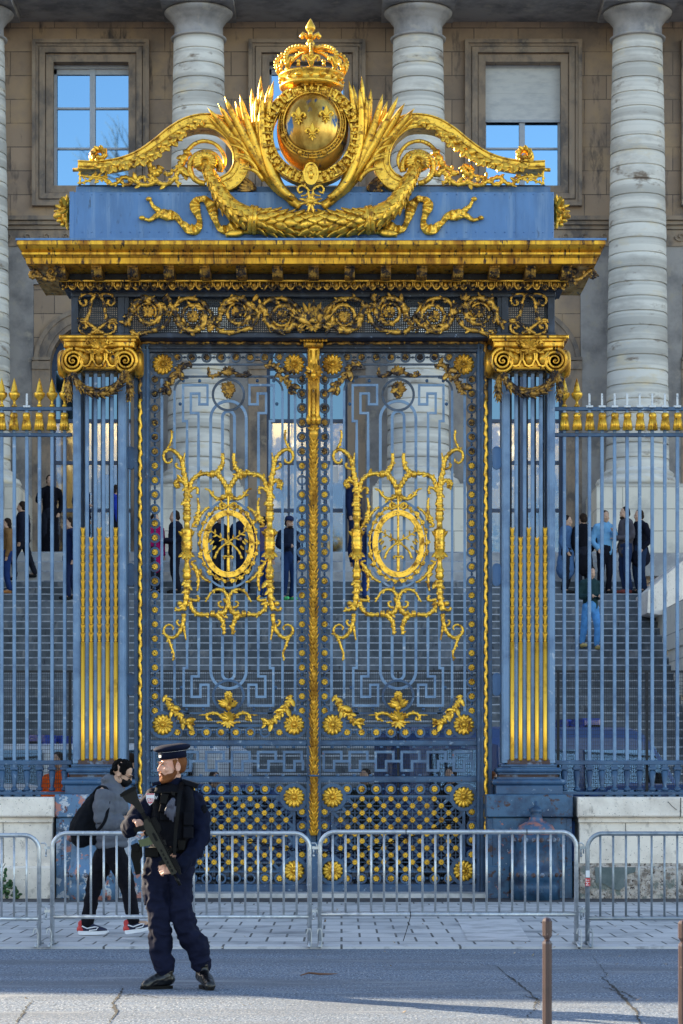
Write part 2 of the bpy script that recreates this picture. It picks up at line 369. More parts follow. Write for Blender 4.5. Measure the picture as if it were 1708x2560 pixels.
CARGL = glassM('vehicle_glass', (.07, .11, .17), .85)
def meshM(name, c, sx, sz, wd):
    """fine welded wire mesh: procedural see-through grid on a real screen panel"""
    m, t, b, N, Lk = nodes(name); out = t.nodes['Material Output']
    b.inputs['Base Color'].default_value = (*c, 1); b.inputs['Roughness'].default_value = .5
    g = N('ShaderNodeNewGeometry'); sp = N('ShaderNodeSeparateXYZ'); Lk(g.outputs['Position'], sp.inputs[0]); fs = []
    for ax, per in ((0, sx), (2, sz)):
        a = N('ShaderNodeMath'); a.operation = 'PINGPONG'; a.inputs[1].default_value = per/2; Lk(sp.outputs[ax], a.inputs[0])
        l = N('ShaderNodeMath'); l.operation = 'LESS_THAN'; l.inputs[1].default_value = wd/2; Lk(a.outputs[0], l.inputs[0]); fs.append(l)
    mxm = N('ShaderNodeMath'); mxm.operation = 'MAXIMUM'; Lk(fs[0].outputs[0], mxm.inputs[0]); Lk(fs[1].outputs[0], mxm.inputs[1])
    tr = N('ShaderNodeBsdfTransparent'); ms = N('ShaderNodeMixShader')
    Lk(mxm.outputs[0], ms.inputs[0]); Lk(tr.outputs[0], ms.inputs[1]); Lk(b.outputs[0], ms.inputs[2]); Lk(ms.outputs[0], out.inputs[0])
    return m
MESH = meshM('welded_wire_mesh', (.02, .025, .04), .024, .05, .005)
MESHF = meshM('frieze_wire_mesh', (.02, .025, .035), .028, .028, .012)
# ================================================================ SETTING
def sheet(name, x0, x1, y0, y1, z, mat, kind='structure'):
    m = MB(); m.add([(x0,y0,z),(x1,y0,z),(x1,y1,z),(x0,y1,z)], [(0,1,2,3)])
    return tag(m.build(name, mat), kind=kind)
sheet('ground', -900, 900, -900, 900, -.06, COURT)
KD = 22.2
sheet('road', -80, 80, -40, KD, 0, ASPH)
o = MB().box(-80, 80, KD, KD+.3, -.05, .022).build('kerb', KERB); tag(o, kind='structure')
sheet('pavement', -80, 80, KD+.3, 30.1, .018, PAVE)
sheet('asphalt_strip', -80, 80, 30.1, 32.6, .014, ASPHD)
sheet('courtyard', -13, 40, 32.6, 41, .006, COURT)
# pale slab let into the pavement
def gp(px, py, z=0): 
    D = (CZ-z)*F/(py-HY); return ((px-CX)*D/F, D)
m = MB(); q = [gp(*p, .022) for p in ((1170,2352),(1325,2352),(1290,2298),(1143,2298))]
m.add([(a, b, .022) for a, b in q], [(0,1,2,3)])
q = [gp(*p, .022) for p in ((-40,2279),(1750,2279),(1750,2262),(-40,2262))]
m.add([(a, b, .022) for a, b in q], [(0,1,2,3)])
tag(m.build('pavement_slabs', SLAB), kind='structure')
# cracks in the road: thin ragged strips of crack filler
def crack(pts, w0, seed):
    rnd = random.Random(seed); m = MB()
    q = []
    for i in range(len(pts)-1):
        n = 14
        for k in range(n): q.append((lerp(pts[i][0], pts[i+1][0], k/n)+rnd.uniform(-4, 4), lerp(pts[i][1], pts[i+1][1], k/n)+rnd.uniform(-1.2, 1.2)))
    q.append(pts[-1]); v = []; f = []
    for i, p in enumerate(q):
        x, y = gp(*p); ww = w0*rnd.uniform(.15, 1)*math.sin(PI*(i+.5)/len(q))**.5
        v += [(x-ww, y-ww*2, .004), (x+ww, y+ww*2, .004)]
    for i in range(len(q)-1): f.append((2*i, 2*i+1, 2*i+3, 2*i+2))
    m.add(v, f); return m
m = MB()
for j, (pts, ww) in enumerate([([(308,2470),(296,2490),(282,2510),(290,2530),(270,2562)], .016), ([(308,2492),(330,2486),(400,2495),(600,2500)], .006),
        ([(1236,2412),(1270,2440),(1310,2470),(1340,2500),(1338,2525),(1300,2560)], .012), ([(1500,2440),(1540,2475),(1590,2530),(1600,2562)], .02),
        ([(1505,2468),(1560,2482),(1590,2500)], .012), ([(80,2500),(60,2530),(40,2562)], .01), ([(1050,2400),(1200,2412),(1240,2415)], .005), ([(1310,2490),(1350,2500),(1342,2525)], .008),
        ([(150,2390),(500,2396),(900,2400)], .003), ([(700,2486),(1100,2489),(1500,2488)], .0035), ([(1480,2392),(1520,2440),(1500,2450)], .006)]):
    c = crack(pts, ww, j); m.add(c.v, c.f)
tag(m.build('road_cracks', CRACK), kind='structure')
# ================================================================ PALACE
FD = 62.5           # wall front plane
s = FD/F
pal = empty('palace', (PX(768, FD), FD, 6.5), 'grey-brown stone palace facade with banded columns and blue-framed windows behind the gate', 'palace')
X = lambda px: PX(px, FD); Z = lambda py: PZ(py, FD)
bays = [-312, 228, 768, 1308, 1848]
wall = MB(); TH = .9
edges = [-2400] + [b for c in bays for b in (c-104, c+104)] + [2700]
zt, zb = 22.6, 6.4
for i in range(0, len(edges), 2):  # piers between openings
    wall.box(X(edges[i]), X(edges[i+1]), FD, FD+TH, zb, zt)
wall.box(X(-9000), X(-2400), FD-.002, FD+TH, 0, zt); wall.box(X(2700), X(4200), FD-.002, FD+TH, 0, zt)
aw = 104*s; sp = Z(912)
for c in bays:
    wall.box(X(c-104), X(c+104), FD, FD+TH, Z(155), zt)                       # above window
    wall.box(X(c-104), X(c+104), FD, FD+TH, Z(700), Z(475))                   # between window and arch
    cx = X(c); n = 20; top = Z(700)
    v = []; f = []
    for k in range(n+1):
        a = PI*k/n; x = cx+aw*math.cos(a); z = sp+aw*math.sin(a)
        v += [(x, FD, z), (x, FD, top), (x, FD+TH, z), (x, FD+TH, top)]
    for k in range(n):
        a, b = k*4, k*4+4
        f += [(a, a+1, b+1, b), (b+2, b+3, a+3, a+2), (a, b, b+2, a+2)]
    wall.add(v, f)
wall.build('wall', WALLST, pal)
lower = MB()   # paler lower wall facing with arch surrounds
for c in bays:
    cx = X(c)
    for sg in (-1, 1):
        lower.box(X(c+sg*143), X(c+sg*270), FD-.10, FD-.002, zb, Z(612))
    lower.box(X(c-143), X(c+143), FD-.10, FD-.002, Z(712), Z(612))
lower.build('lower_wall', GREYST, pal)
arch = MB()
for c in bays:
    cx = X(c)
    for (ro, ri, y0) in ((143*s, 132*s, FD-.16), (132*s, 112*s, FD-.11), (112*s, 101*s, FD-.07)):
        pts = [(cx+(ro+ri)/2*math.cos(PI*k/28), sp+(ro+ri)/2*math.sin(PI*k/28)) for k in range(29)]
        arch.bar(pts, ro-ri, y0, FD+.05)
    for sg in (-1, 1):
        xa, xb = X(c+sg*101), X(c+sg*146)
        arch.box(xa, xb, FD-.2, FD+.05, Z(903), Z(896)); arch.box(xa, xb, FD-.17, FD+.05, Z(925), Z(905))
        arch.box(xa, xb, FD-.12, FD+.04, zb, Z(925))
arch.build('arch_surround', MOULD, pal)
tr = MB()   # string course with scrolls and the cornice over the wall
tr.box(X(-2400), X(2700), FD-.32, FD, Z(556), Z(546)); tr.box(X(-2400), X(2700), FD-.24, FD, Z(566), Z(557)); tr.box(X(-2400), X(2700), FD-.16, FD, Z(576), Z(567))
tr.box(X(-2400), X(2700), FD-.14, FD-.002, Z(618), Z(611))
tr.box(X(-2400), X(2700), FD-.11, FD, Z(611), Z(577))
for k in range(-14, 60):
    cx = X(20+k*48); cz = Z(594)
    pts = [(cx+.15*(1-t)*math.cos(9*t+PI), FD-.13, cz+.14*(1-t)*math.sin(9*t+PI)) for t in [i/16 for i in range(15)]]
    tr.tube(pts, .022, 5)
tr.build('string_course', MOULD, pal)
# windows
def palwin(c, blind=False):
    cx = X(c)
    wf = MB()
    for (hx, yt, yb, wdt, dep) in ((146, 102, 517, 9, .17), (138, 110, 509, 8, .10), (128, 120, 499, 14, .13), (112, 138, 483, 18, .06)):
        x0, x1, z0, z1 = X(c-hx)+wdt*s/2, X(c+hx)-wdt*s/2, Z(yb)+wdt*s/2, Z(yt)-wdt*s/2
        wf.bar([(x0,z0),(x1,z0),(x1,z1),(x0,z1)], wdt*s, FD-dep, FD+.1, closed=True)
    o = wf.build('window', MOULD, pal)
    fr = MB(); y0, y1 = FD+.38, FD+.46
    for (a, b, cc, d) in ((-98,-90,155,474),(90,98,155,474),(-7,7,163,474),(-98,98,163,176),(-98,98,466,474)):
        fr.box(X(c+a), X(c+b), y0-(.03 if a == -7 else 0), y1, Z(d), Z(cc))
    for yy in (260, 361):
        fr.box(X(c-92), X(c+92), y0+.012, y1-.01, Z(yy+3), Z(yy-2))
    fr.build('frame', WHITEW, o)
    MB().box(X(c-96), X(c+96), FD+.44, FD+.45, Z(470), Z(166)).build('pane', GLASS, o)
    MB().box(X(c-102), X(c+102), FD+.3, FD+.36, Z(163), Z(150)).build('roller_case', WHITEW, o)
    MB().box(X(c-104), X(c+104), FD-.05, FD+.5, Z(483), Z(476)).build('sill', MOULD, o)
    if blind:
        b = MB(); n = 24
        for k in range(n):
            za, zb_ = lerp(Z(158), Z(293), k/n), lerp(Z(158), Z(293), (k+1)/n)
            q = .006*math.sin(k*1.1)+.004*random.random()
            b.box(X(c-95), X(c+95), FD+.30+q, FD+.33+q, zb_-.002, za+.002)
        b.build('blind', BLIND, o)
        MB().box(X(c-95), X(c+95), FD+.28, FD+.345, Z(298), Z(292)).build('blind_rail', WHITEW, o)
for c in bays: palwin(c, c == 1308)
# door bays
def doorbay(c):
    d = MB(); y0, y1 = FD+.5, FD+.6
    for (a, b) in ((-104,-94),(94,104),(-50,-44),(44,50),(-4,4)): d.box(X(c+a), X(c+b), y0, y1, zb, Z(912))
    for yy in (912, 1045, 1150, 1270): d.box(X(c-104), X(c+104), y0-.02, y1-.005, Z(yy+5), Z(yy-4))
    cx = X(c); pts = [(cx+98*s*math.cos(PI*k/20), sp+98*s*math.sin(PI*k/20)) for k in range(21)]
    d.bar(pts, 12*s, y0, y1)
    for k in range(1, 6):
        a = PI*k/6; d.bar([(cx+20*s*math.cos(a), sp+20*s*math.sin(a)), (cx+98*s*math.cos(a), sp+98*s*math.sin(a))], 5*s, y0+.01, y1-.01)
    pts = [(cx+48*s*math.cos(PI*k/16), sp+48*s*math.sin(PI*k/16)) for k in range(17)]
    d.bar(pts, 5*s, y0+.005, y1-.005)
    o = d.build('glazed_door', DOORB, pal)
    g = MB(); g.box(X(c-96), X(c+96), FD+.545, FD+.55, Z(1045), Z(912))
    g.prism([(cx+96*s*math.cos(PI*k/20), sp+96*s*math.sin(PI*k/20)) for k in range(21)], FD+.545, FD+.55)
    g.build('upper_pane', GLASSU, o)
    MB().box(X(c-96), X(c+96), FD+.545, FD+.55, zb+.02, Z(1047)).build('lower_pane', GLASSD, o)
    for (a, b, cc, dd) in ((60, 80, 1105, 1140), (62, 78, 1160, 1200), (-20, -2, 1190, 1225), (20, 38, 1150, 1180)): MB().box(X(c+a), X(c+b), FD+.53, FD+.536, Z(dd), Z(cc)).build('notice', PAPER, o)
for c in bays: doorbay(c)
it = MB()
it.box(X(-500), X(2100), FD+2.6, FD+2.9, zb, 14.5)
for k in range(12):
    xx = X(-400+k*215); it.box(xx, xx+.5, FD+2.3, FD+2.6, zb, 11.5)
it.build('vestibule_wall', INTER, pal)
MB().box(X(-500), X(2100), FD+TH, FD+2.6, 6.3, 6.48).build('vestibule_floor', STEPUP, pal)
# columns
CD = 61.0; cs = CD/F
def column(px):
    x = PX(px, CD); zb0 = PZ(1188, CD); zt0 = PZ(99, CD)
    pr = []; nd = 30; H = zt0-zb0
    for k in range(nd):
        t0 = k/nd; rr = lerp(.79, .625, t0**1.35); hh = zb0+H*t0; dh = H/nd
        jj = random.Random(k*3+int(px)).uniform(-.006, .006); rr += jj; pr += [(rr-.035, hh), (rr-.035, hh+.014), (rr+.002, hh+.02), (rr+.006, hh+.06), (rr+.006, hh+dh*.5), (rr+.002, hh+dh-.05), (rr-.006, hh+dh-.012), (rr-.035, hh+dh-.002)]
    mcol = MB(); mcol.lathe(pr, (x, CD, 0), 40, smooth=False); o = mcol.build('column', COLST, pal)
    for i_, p_ in enumerate(o.data.polygons): p_.use_smooth = (i_//40) % 8 in (3, 4, 5)
    c = MB()
    q = lambda y: PZ(y, CD)
    c.lathe([(.62, q(103)), (.70, q(102)), (.71, q(98)), (.66, q(95)), (.62, q(93)), (.615, q(66)), (.65, q(62)), (.66, q(58)), (.70, q(56)), (.71, q(50)), (.80, q(45)), (.86, q(38)), (.87, q(34)), (.82, q(30))], (x, CD, 0), 40)
    c.box(x-.92, x+.92, CD-.92, CD+.92, q(29), q(13)); c.box(x-.96, x+.96, CD-.96, CD+.96, q(12.5), q(8))
    c.build('capital', GREYST, o)
    b = MB(); q = lambda y: PZ(y, CD)
    b.lathe([(.8, q(1176)), (.84, q(1180)), (.9, q(1184)), (.93, q(1187)), (.9, q(1192)), (.96, q(1198)), (1.02, q(1200)), (1.07, q(1210)), (1.02, q(1220)), (.98, q(1222))][::-1], (x, CD, 0), 40)
    b.box(x-1.1, x+1.1, CD-1.1, CD+1.1, q(1229), q(1222.2))
    b.build('base', COLST, o)
    MB().box(x-1.17, x+1.17, CD-1.25, CD+1.5, 6.45, q(1229.5)).build('pedestal', PEDST, o)
for px in (-51.5, 497, 1045.5, 1594): column(px)
en = MB(); zE = PZ(8, CD)
en.box(X(-2400), X(2700), CD-.7, FD+.02, zE, zE+1.5); en.box(X(-2400), X(2700), CD-.9, FD+.02, zE+1.5, zE+1.8); en.box(X(-2400), X(2700), CD-1.6, FD+TH, zE+2.6, zE+3.0)
en.box(X(-2400), X(2700), CD-.6, FD+.03, zE+1.8, zE+2.6)
en.box(X(-9000), X(4200), FD+.01, FD+14, zt, zE+2.6)
en.build('entablature', GREYST, pal)
rf = MB(); xa, xb = X(-9000), X(4200)
rf.add([(xa,FD+1,24),(xb,FD+1,24),(xb,FD+8,29),(xa,FD+8,29),(xa,FD+16,22),(xb,FD+16,22)], [(0,1,2,3),(3,2,5,4),(0,3,4),(1,5,2)])
rf.build('roof', ROOFM, pal)
# west wing of the courtyard, out of frame on the left: it throws the shade over gate and street
wg = empty('courtyard_wing', (-30, 38, 0), 'stone side wing of the palace left of the courtyard beside the street', 'building')
def hw(x): return 8.3 + .13*(x+21)
m = MB(); m.add([(-60,31.5,0),(-10.6,31.5,0),(-10.6,31.5,hw(-10.6)),(-60,31.5,hw(-60)),(-60,62,0),(-10.6,62,0),(-10.6,62,15),(-60,62,15)], [(0,1,2,3),(1,5,6,2),(5,4,7,6),(4,0,3,7)])
m.build('wall', GREYST, wg)
m = MB(); m.add([(-60,31.3,hw(-60)),(-10.6,31.3,hw(-10.6)),(-10.6,41,hw(-10.6)+5.6),(-60,41,hw(-60)+5.6),(-60,62,16),(-10.6,62,16)], [(0,1,2,3),(3,2,5,4),(1,5,2)])
m.build('roof', ROOFM, wg)
m = MB()
for k in range(8):
    x = -57+k*5.4
    for z in (1.5, 5.0): m.box(x, x+1.4, 31.44, 31.52, z, z+2.2)
m.build('window', GLASS, wg)
# ================================================================ STAIRS
XL, XR = -10.58, 6.5
NOSE = M('worn_skylit_step_edge', (.34, .35, .36), .75, 0, [((.15, .16, .18), 5, .5, .65)])  # paler edges: some wear, plus skylight on the nosings painted into the colour
st = empty('stone_stairs', (-1, 40, 0), 'broad grey stone steps climbing from the courtyard to the palace doors', 'stairs')
m = MB(); NST = 35; RI, TR = .165, .33
def stepz(k): return RI*(k+1)
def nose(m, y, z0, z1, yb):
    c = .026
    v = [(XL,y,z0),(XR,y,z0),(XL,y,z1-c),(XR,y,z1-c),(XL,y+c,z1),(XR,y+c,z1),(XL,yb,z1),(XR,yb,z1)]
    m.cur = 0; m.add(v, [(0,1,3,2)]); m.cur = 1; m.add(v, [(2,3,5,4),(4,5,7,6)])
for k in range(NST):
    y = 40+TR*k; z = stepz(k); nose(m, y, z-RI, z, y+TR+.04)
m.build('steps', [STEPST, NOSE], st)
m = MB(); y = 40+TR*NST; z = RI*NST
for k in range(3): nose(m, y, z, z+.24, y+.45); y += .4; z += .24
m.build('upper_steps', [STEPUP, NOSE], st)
PLZ = z; PLY = y
m = MB(); m.box(-10.58, 16, PLY-.02, FD+.2, PLZ-.5, PLZ)
m.build('landing', STEPUP, st)
# cheek wall at the right of the stairs
ck = empty('stair_parapet', (8, 48, 0), 'pale rusticated stone ramp wall right of the stairs with a thick flat coping', 'parapet wall')
m = MB(); m.box(XR+.02, 12, 43.2, PLY+2, 0, 4.9)
for k in range(5): m.box(XR-.01, 12.02, 43.15, PLY+2.02, .3+k*.95, .3+k*.95+.86)
m.build('rusticated_wall', PEDST, ck)
m = MB(); cz = PZ(1380, 49.5)
m.prism([(6.18, 4.9), (6.4, 4.86), (12.1, 4.86), (12.1, 5.95), (6.9, 5.95), (6.2, 5.35)], 48.5, PLY+1)
m.build('coping', LIME, ck)
# ================================================================ LOW WALLS under the fences
WD = 31.15
def lowwall(x0, x1, label, erode):
    o = empty('low_wall', ((x0+x1)/2, WD, 0), label, 'low wall', 'low stone walls under the fences')
    m = MB(); m.box(x0, x1, WD-.12, WD+.75, PZ(2043, WD-.12), PZ(1993, WD-.12), .02); m.build('coping', LIME, o)
    m = MB(); m.box(x0+.02, x1-.02, WD-.04, WD+.68, PZ(2056, WD-.04), PZ(2043.5, WD-.04)); m.box(x0+.03, x1-.03, WD, WD+.65, PZ(2164, WD), PZ(2056.5, WD), .006)
    n = 3
    m.build('wall_face', LIME, o)
    m = MB(); m.box(x0, x1, WD-.09, WD+.7, -.05, PZ(2165, WD-.09), .03); m.box(x0+.0, x1-.0, WD-.03, WD+.66, PZ(2164.5, WD-.03), PZ(2158, WD-.03))
    m.build('base_course', LIMEB if erode else LIME, o)
    return o
GC = PX(784, 31.5)      # gate axis
xl_in = PX(133, 31.0); xr_in = PX(1446, 31.0)
wl = lowwall(-10.6, xl_in, 'weathered pale stone wall with dirty coping under the left fence', False)
wr = lowwall(xr_in, 12, 'pitted pale stone wall with crumbling base and grey cement patch under the right fence', True)
m = MB(); D = WD-.1
rnd = random.Random(3)
pl = [(1487,2168),(1590,2168),(1588,2180),(1570,2186),(1560,2200),(1566,2214),(1548,2226),(1530,2222),(1515,2212),(1500,2205),(1490,2208)]
m.prism([(PX(a, D), PZ(b, D)) for a, b in pl][::-1], D-.006, D+.02); m.build('cement_patch', PATCH, wr)
m = MB()
def joint(mm, pts, D, w=.008): mm.bar([(PX(a, D), PZ(b, D)) for a, b in pts], w, D-.004, D+.01)
joint(m, [(1564,2058),(1564,2110),(1563,2163)], WD, .006); joint(m, [(1702,1994),(1701,2042)], WD-.12, .01)
joint(m, [(1670,2004),(1680,2015),(1692,2025)], WD-.12, .006); m.build('joint', CRACK, wr)
m = MB(); joint(m, [(8,2058),(9,2163)], WD, .006); m.build('joint', CRACK, wl)
# ================================================================ GATE toolkit (pixel-measured drawings laid on true planes)
def T2(pts, D): return [(PX(a, D), PZ(b, D)) for a, b in pts]
def T3(pts, D, dy=0): return [(PX(p[0], D), D+dy+(p[2] if len(p) > 2 else 0), PZ(p[1], D)) for p in pts]
def mirror(pts, cx): return [(2*cx-p[0],)+tuple(p[1:]) for p in pts]
def vine(m, pts, r0, r1, D, dy=0, leaves=0, n=6, sq=.8, seed=1, bump=.18, ll=2.2, rm=None):
    """curling stem drawn in photo pixels; r in pixels; leaf nodes along it"""
    s = D/F; rnd = random.Random(seed+int(pts[0][0]*7)); q = cr([Vector((p[0], p[1], p[2] if len(p) > 2 else 0)) for p in pts], n)
    w3 = [Vector((PX(p.x, D), D+dy+p.z, PZ(p.y, D))) for p in q]; N = len(w3)
    rad = []
    for i in range(N):
        t = i/(N-1); r = lerp(r0, r1, t) if rm is None else (lerp(r0, rm, t*2) if t < .5 else lerp(rm, r1, t*2-1))
        rad.append(r*s*(1+bump*math.sin(i*1.9)+rnd.uniform(-.08, .08)))
    m.tube(w3, rad, 6, sq)
    if leaves:
        for k in range(leaves):
            i = int((k+.5)/leaves*(N-1)); d = (w3[min(i+1, N-1)]-w3[max(i-1, 0)]).normalized()
            sd_ = Vector((0, -1, 0)).cross(d)*(1 if k % 2 else -1)
            L = rad[i]*ll*rnd.uniform(.8, 1.3)
            m.leaf(w3[i]+sd_*rad[i]*.3+Vector((0, -rad[i]*.3, 0)), d*.8+sd_*rnd.uniform(.5, 1.0), L, L*.6, curl=rnd.uniform(.1, .5), n=4)
    return m
def fan(m, c, n, L, a0, a1, D, dy=0, wd=.4, curl=.4, jit=.1, seed=1, lobes=0):
    """leaves radiating from a point; angles in degrees, 90 = up"""
    s = D/F; rnd = random.Random(seed+int(c[0])); p = Vector((PX(c[0], D), D+dy, PZ(c[1], D)))
    for k in range(n):
        a = R(lerp(a0, a1, k/max(1, n-1)) + rnd.uniform(-6, 6)); l = L*s*rnd.uniform(1-jit, 1+jit)
        m.leaf(p+Vector((0, -.002*k, 0)), (math.cos(a), -.15, math.sin(a)), l, l*wd, curl=curl*rnd.uniform(.6, 1.2), n=5, lobes=lobes)
    return m
def garland(m, pts, rf, D, dy=0, step=.45, per=7, L=1.5, seed=2, n=10, core=.8, world=False):
    """overlapping leaves wrapped around a thick swag; rf(t) radius in metres"""
    rnd = random.Random(seed)
    q = [Vector(p) for p in pts] if world else [Vector((PX(p[0], D), D+dy+(p[2] if len(p) > 2 else 0), PZ(p[1], D))) for p in cr([Vector((p[0], p[1], p[2] if len(p) > 2 else 0)) for p in pts], n)]
    N = len(q); m.tube(q, lambda t: rf(t)*core, 10)
    cum = [0]
    for i in range(1, N): cum.append(cum[-1]+(q[i]-q[i-1]).length)
    d = 0; row = 0
    while d < cum[-1]:
        i = next((j for j in range(N) if cum[j] >= d), N-1); i = max(1, i); t = d/cum[-1]; r = rf(t)
        u = (d-cum[i-1])/max(1e-9, cum[i]-cum[i-1]); p = q[i-1].lerp(q[i], min(1, u)); tg = (q[min(i+1, N-1)]-q[i-1]).normalized()
        b = Vector((0, 1, 0)); b = (b-tg*b.dot(tg)).normalized(); a = tg.cross(b)
        for k in range(per):
            an = 2*PI*(k+.5*(row % 2))/per + rnd.uniform(-.12, .12)
            nn = a*math.cos(an)+b*math.sin(an)
            if nn.y > .55: continue
            l = r*L*rnd.uniform(.85, 1.15)
            m.leaf(p+nn*r*core*.8, tg+nn*.28, l, l*.62, nrm=nn, curl=.12, n=4, th=.3)
        d += r*step*1.4; row += 1
    return m
def rope(m, x0, y0, x1, y1, r, D, dy=0, per=16, seg=7, amp=.35):
    s = D/F; L = math.hypot(x1-x0, y1-y0); n = int(L/ (per/4)); v = []
    rad = []
    for i in range(n+1):
        t = i/n; ph = 2*PI*t*L/per
        ox = amp*r*math.sin(ph); px = lerp(x0, x1, t); py = lerp(y0, y1, t)
        if abs(x1-x0) > abs(y1-y0): py += ox
        else: px += ox
        v.append(Vector((PX(px, D), D+dy+.3*amp*r*s*math.cos(ph), PZ(py, D)))); rad.append(r*s*(1+.28*math.sin(ph*2+.6)))
    return m.tube(v, rad, seg)
# shared small meshes
LD = 31.8; ls = LD/F
ROS_S = proto_mesh(MB().rosette((0, 0, 0), 8.2*ls, 8, .026), 'rosette', GOLD)
ROS_SB = proto_mesh(MB().rosette((0, 0, 0), 8.2*ls, 8, .026), 'rosette', BRONZE)
ROS_L = proto_mesh(MB().rosette((0, 0, 0), 7.2*ls, 8, .026), 'lattice_rosette', GOLD)
mb_ = MB().rosette((0, 0, 0), 26.5*ls, 14, .05)
for k in range(14):
    a = 2*PI*k/14; mb_.ell((9*ls*math.cos(a), -.045, 9*ls*math.sin(a)), 2*ls, 6, 4)
ROS_B = proto_mesh(mb_, 'large_rosette', GOLD); ROS_BB = ROS_B.copy(); ROS_BB.materials.clear(); ROS_BB.materials.append(GOLDP)
def put(name, me, parent, px, py, D, dy=0):
    o = bpy.data.objects.new(name, me); col.objects.link(o); o.parent = parent
    o.location = Vector((PX(px, D), D+dy, PZ(py, D))) - wloc(parent); return o
# ================================================================ GATE LEAF
def leafgate(cx, sgn, label, hinge):
    D = LD; s = ls
    root = empty('gate_leaf', (PX(cx, D), D, PZ(2231, D)), label, 'gate', 'two leaves of the gilded gate')
    X = lambda a: PX(cx+a, D); Z = lambda b: PZ(b, D)
    def B(m, a0, a1, b0, b1, y0, y1, bv=0): m.box(X(a0), X(a1), y0, y1, Z(b1), Z(b0), bv)
    L = lambda pts: [(X(a), Z(b)) for a, b in pts]
    # frame
    fr = MB()
    B(fr, -206, -198, 874, 2231, D-.05, D+.06, .006); B(fr, -203*1, -196, 880, 2214, D-.03, D+.04)
    B(fr, 196, 206, 874, 2231, D-.05, D+.06, .006)
    B(fr, -198, 196, 874, 882, D-.045, D+.055)
    for (y0_, y1_) in ((1851, 1865), (1941, 1956)):
        B(fr, -198, 196, y0_, y1_, D-.045, D+.055, .008); B(fr, -197.5, 195.5, y0_+4, y1_-4, D-.052, D-.04)
    B(fr, -206, 206, 2210, 2231, D-.055, D+.065, .01)
    fr.build('frame', IRON, root)
    # ring borders
    up = MB(); lo = MB(); ut = MB()
    def rings(m, pts, ro=13.2, ri=8.6):
        for (a, b) in pts: m.ring(X(a), Z(b), ro*s, ri*s, D-.022, D+.012, 20)
    colY = [949+36*k for k in range(24)]; rowX = [-127.8+36.5*k for k in range(8)]
    side = [(sx*184, y) for sx in (-1, 1) for y in colY]; top = [(x, 893.6) for x in rowX]; bot = [(x, 1831) for x in rowX]
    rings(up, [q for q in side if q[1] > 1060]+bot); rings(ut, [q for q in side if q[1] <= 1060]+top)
    for sx in (-1, 1):
        for k in range(23): up.ell((X(sx*184), D-.005, Z(colY[k]+18)), (3.2*s, .02, 4*s), 6, 5)
        for q in (0,):
            B(up, sx*184-2, sx*184+2, 934, 1795, D-.003, D+.006)
    for yy, up_ in ((893.6, ut), (1831, up)):
        B(up_, -150, 150, yy-1.5, yy+1.5, D-.003, D+.006)
        for k in range(7): up_.ell((X(rowX[k]+18.2), D-.005, Z(yy)), (4*s, .02, 3.2*s), 6, 5)
    for (a, b) in ((-164, 912), (164, 912), (-164, 1812), (164, 1812)): (ut if b < 1000 else up).ring(X(a), Z(b), 34*s, 26*s, D-.035, D+.02, 32)
    B(ut, -130, 130, 909, 914, D-.02, D+.01); B(ut, -135, 135, 939, 944, D-.015, D+.012)
    B(up, -135, 135, 1811, 1817, D-.02, D+.01); B(up, -112, 112, 1781, 1785, D-.015, D+.012)
    for sx in (-1, 1):
        ut.bar(L([(sx*(100+35*math.sin(R(a))), 944+33*(1-math.cos(R(a)))) for a in range(0, 91, 15)]), 5*s, D-.015, D+.012)
        up.bar(L([(sx*(98+37*math.sin(R(a))), 1783-37*(1-math.cos(R(a)))) for a in range(0, 91, 15)]), 5*s, D-.015, D+.012)
        for (bx, by) in ((113, 952), (72, 952), (121, 1010), (118, 1719), (105, 1773), (63, 1773)): up.ell((X(sx*bx), D, Z(by)), (4.2*s, .02, 4.5*s), 8, 6)
    up.build('ring_border', IRON, root); ut.build('sooted_ring_border', IRONM, root)
    rowL = rowX; sideL = [2029.7, 2065.2, 2100.8, 2136.4]
    rings(lo, [(x, 1972.6) for x in rowL]+[(x, 2196) for x in rowL]+[(sx*184, y) for sx in (-1, 1) for y in sideL])
    for (a, b) in ((-164, 1993), (164, 1993), (-164, 2177), (164, 2177)): lo.ring(X(a), Z(b), 35*s, 26*s, D-.035, D+.02, 32)
    B(lo, -132, 132, 1988, 1994, D-.02, D+.008); B(lo, -132, 132, 2176, 2181, D-.02, D+.008)
    for sx in (-1, 1): B(lo, sx*164-3.5, sx*164+3.5, 2026, 2144, D-.02, D+.008)
    for yy in (1972.6, 2196):
        for k in range(7): lo.ell((X(rowX[k]+18.2), D-.005, Z(yy)), (4.5*s, .02, 3.5*s), 6, 5)
    # lattice: crossing flat bars between the rosette nodes
    nodesL = []
    def clip(x0, y0, x1, y1):
        xs, ys = 162, (1992, 2178); t0, t1 = 0, 1; dx, dy = x1-x0, y1-y0
        for p, q in ((-dx, x0+xs), (dx, xs-x0), (-dy, y0-ys[0]), (dy, ys[1]-y0)):
            if p == 0: continue
            r = q/p
            if p < 0: t0 = max(t0, r)
            else: t1 = min(t1, r)
        return None if t0 >= t1 else ((x0+dx*t0, y0+dy*t0), (x0+dx*t1, y0+dy*t1))
    la = MB(); lb = MB()
    for k in range(-16, 17):
        for sg, mm, yy in ((1, la, D-.012), (-1, lb, D-.004)):
            x0 = k*36; c = clip(x0-sg*200, 2085-17.6*200/18, x0+sg*200, 2085+17.6*200/18)
            if c: mm.bar(L(c), 7.2*s, yy, yy+.01)
    for k in range(-4, 5): B(lb, k*36-1.2, k*36+1.2, 1994, 2176, D+.010, D+.014)
    for k in range(-5, 6): B(lb, -160, 160, 2085+k*17.6-1, 2085+k*17.6+1, D+.015, D+.018)
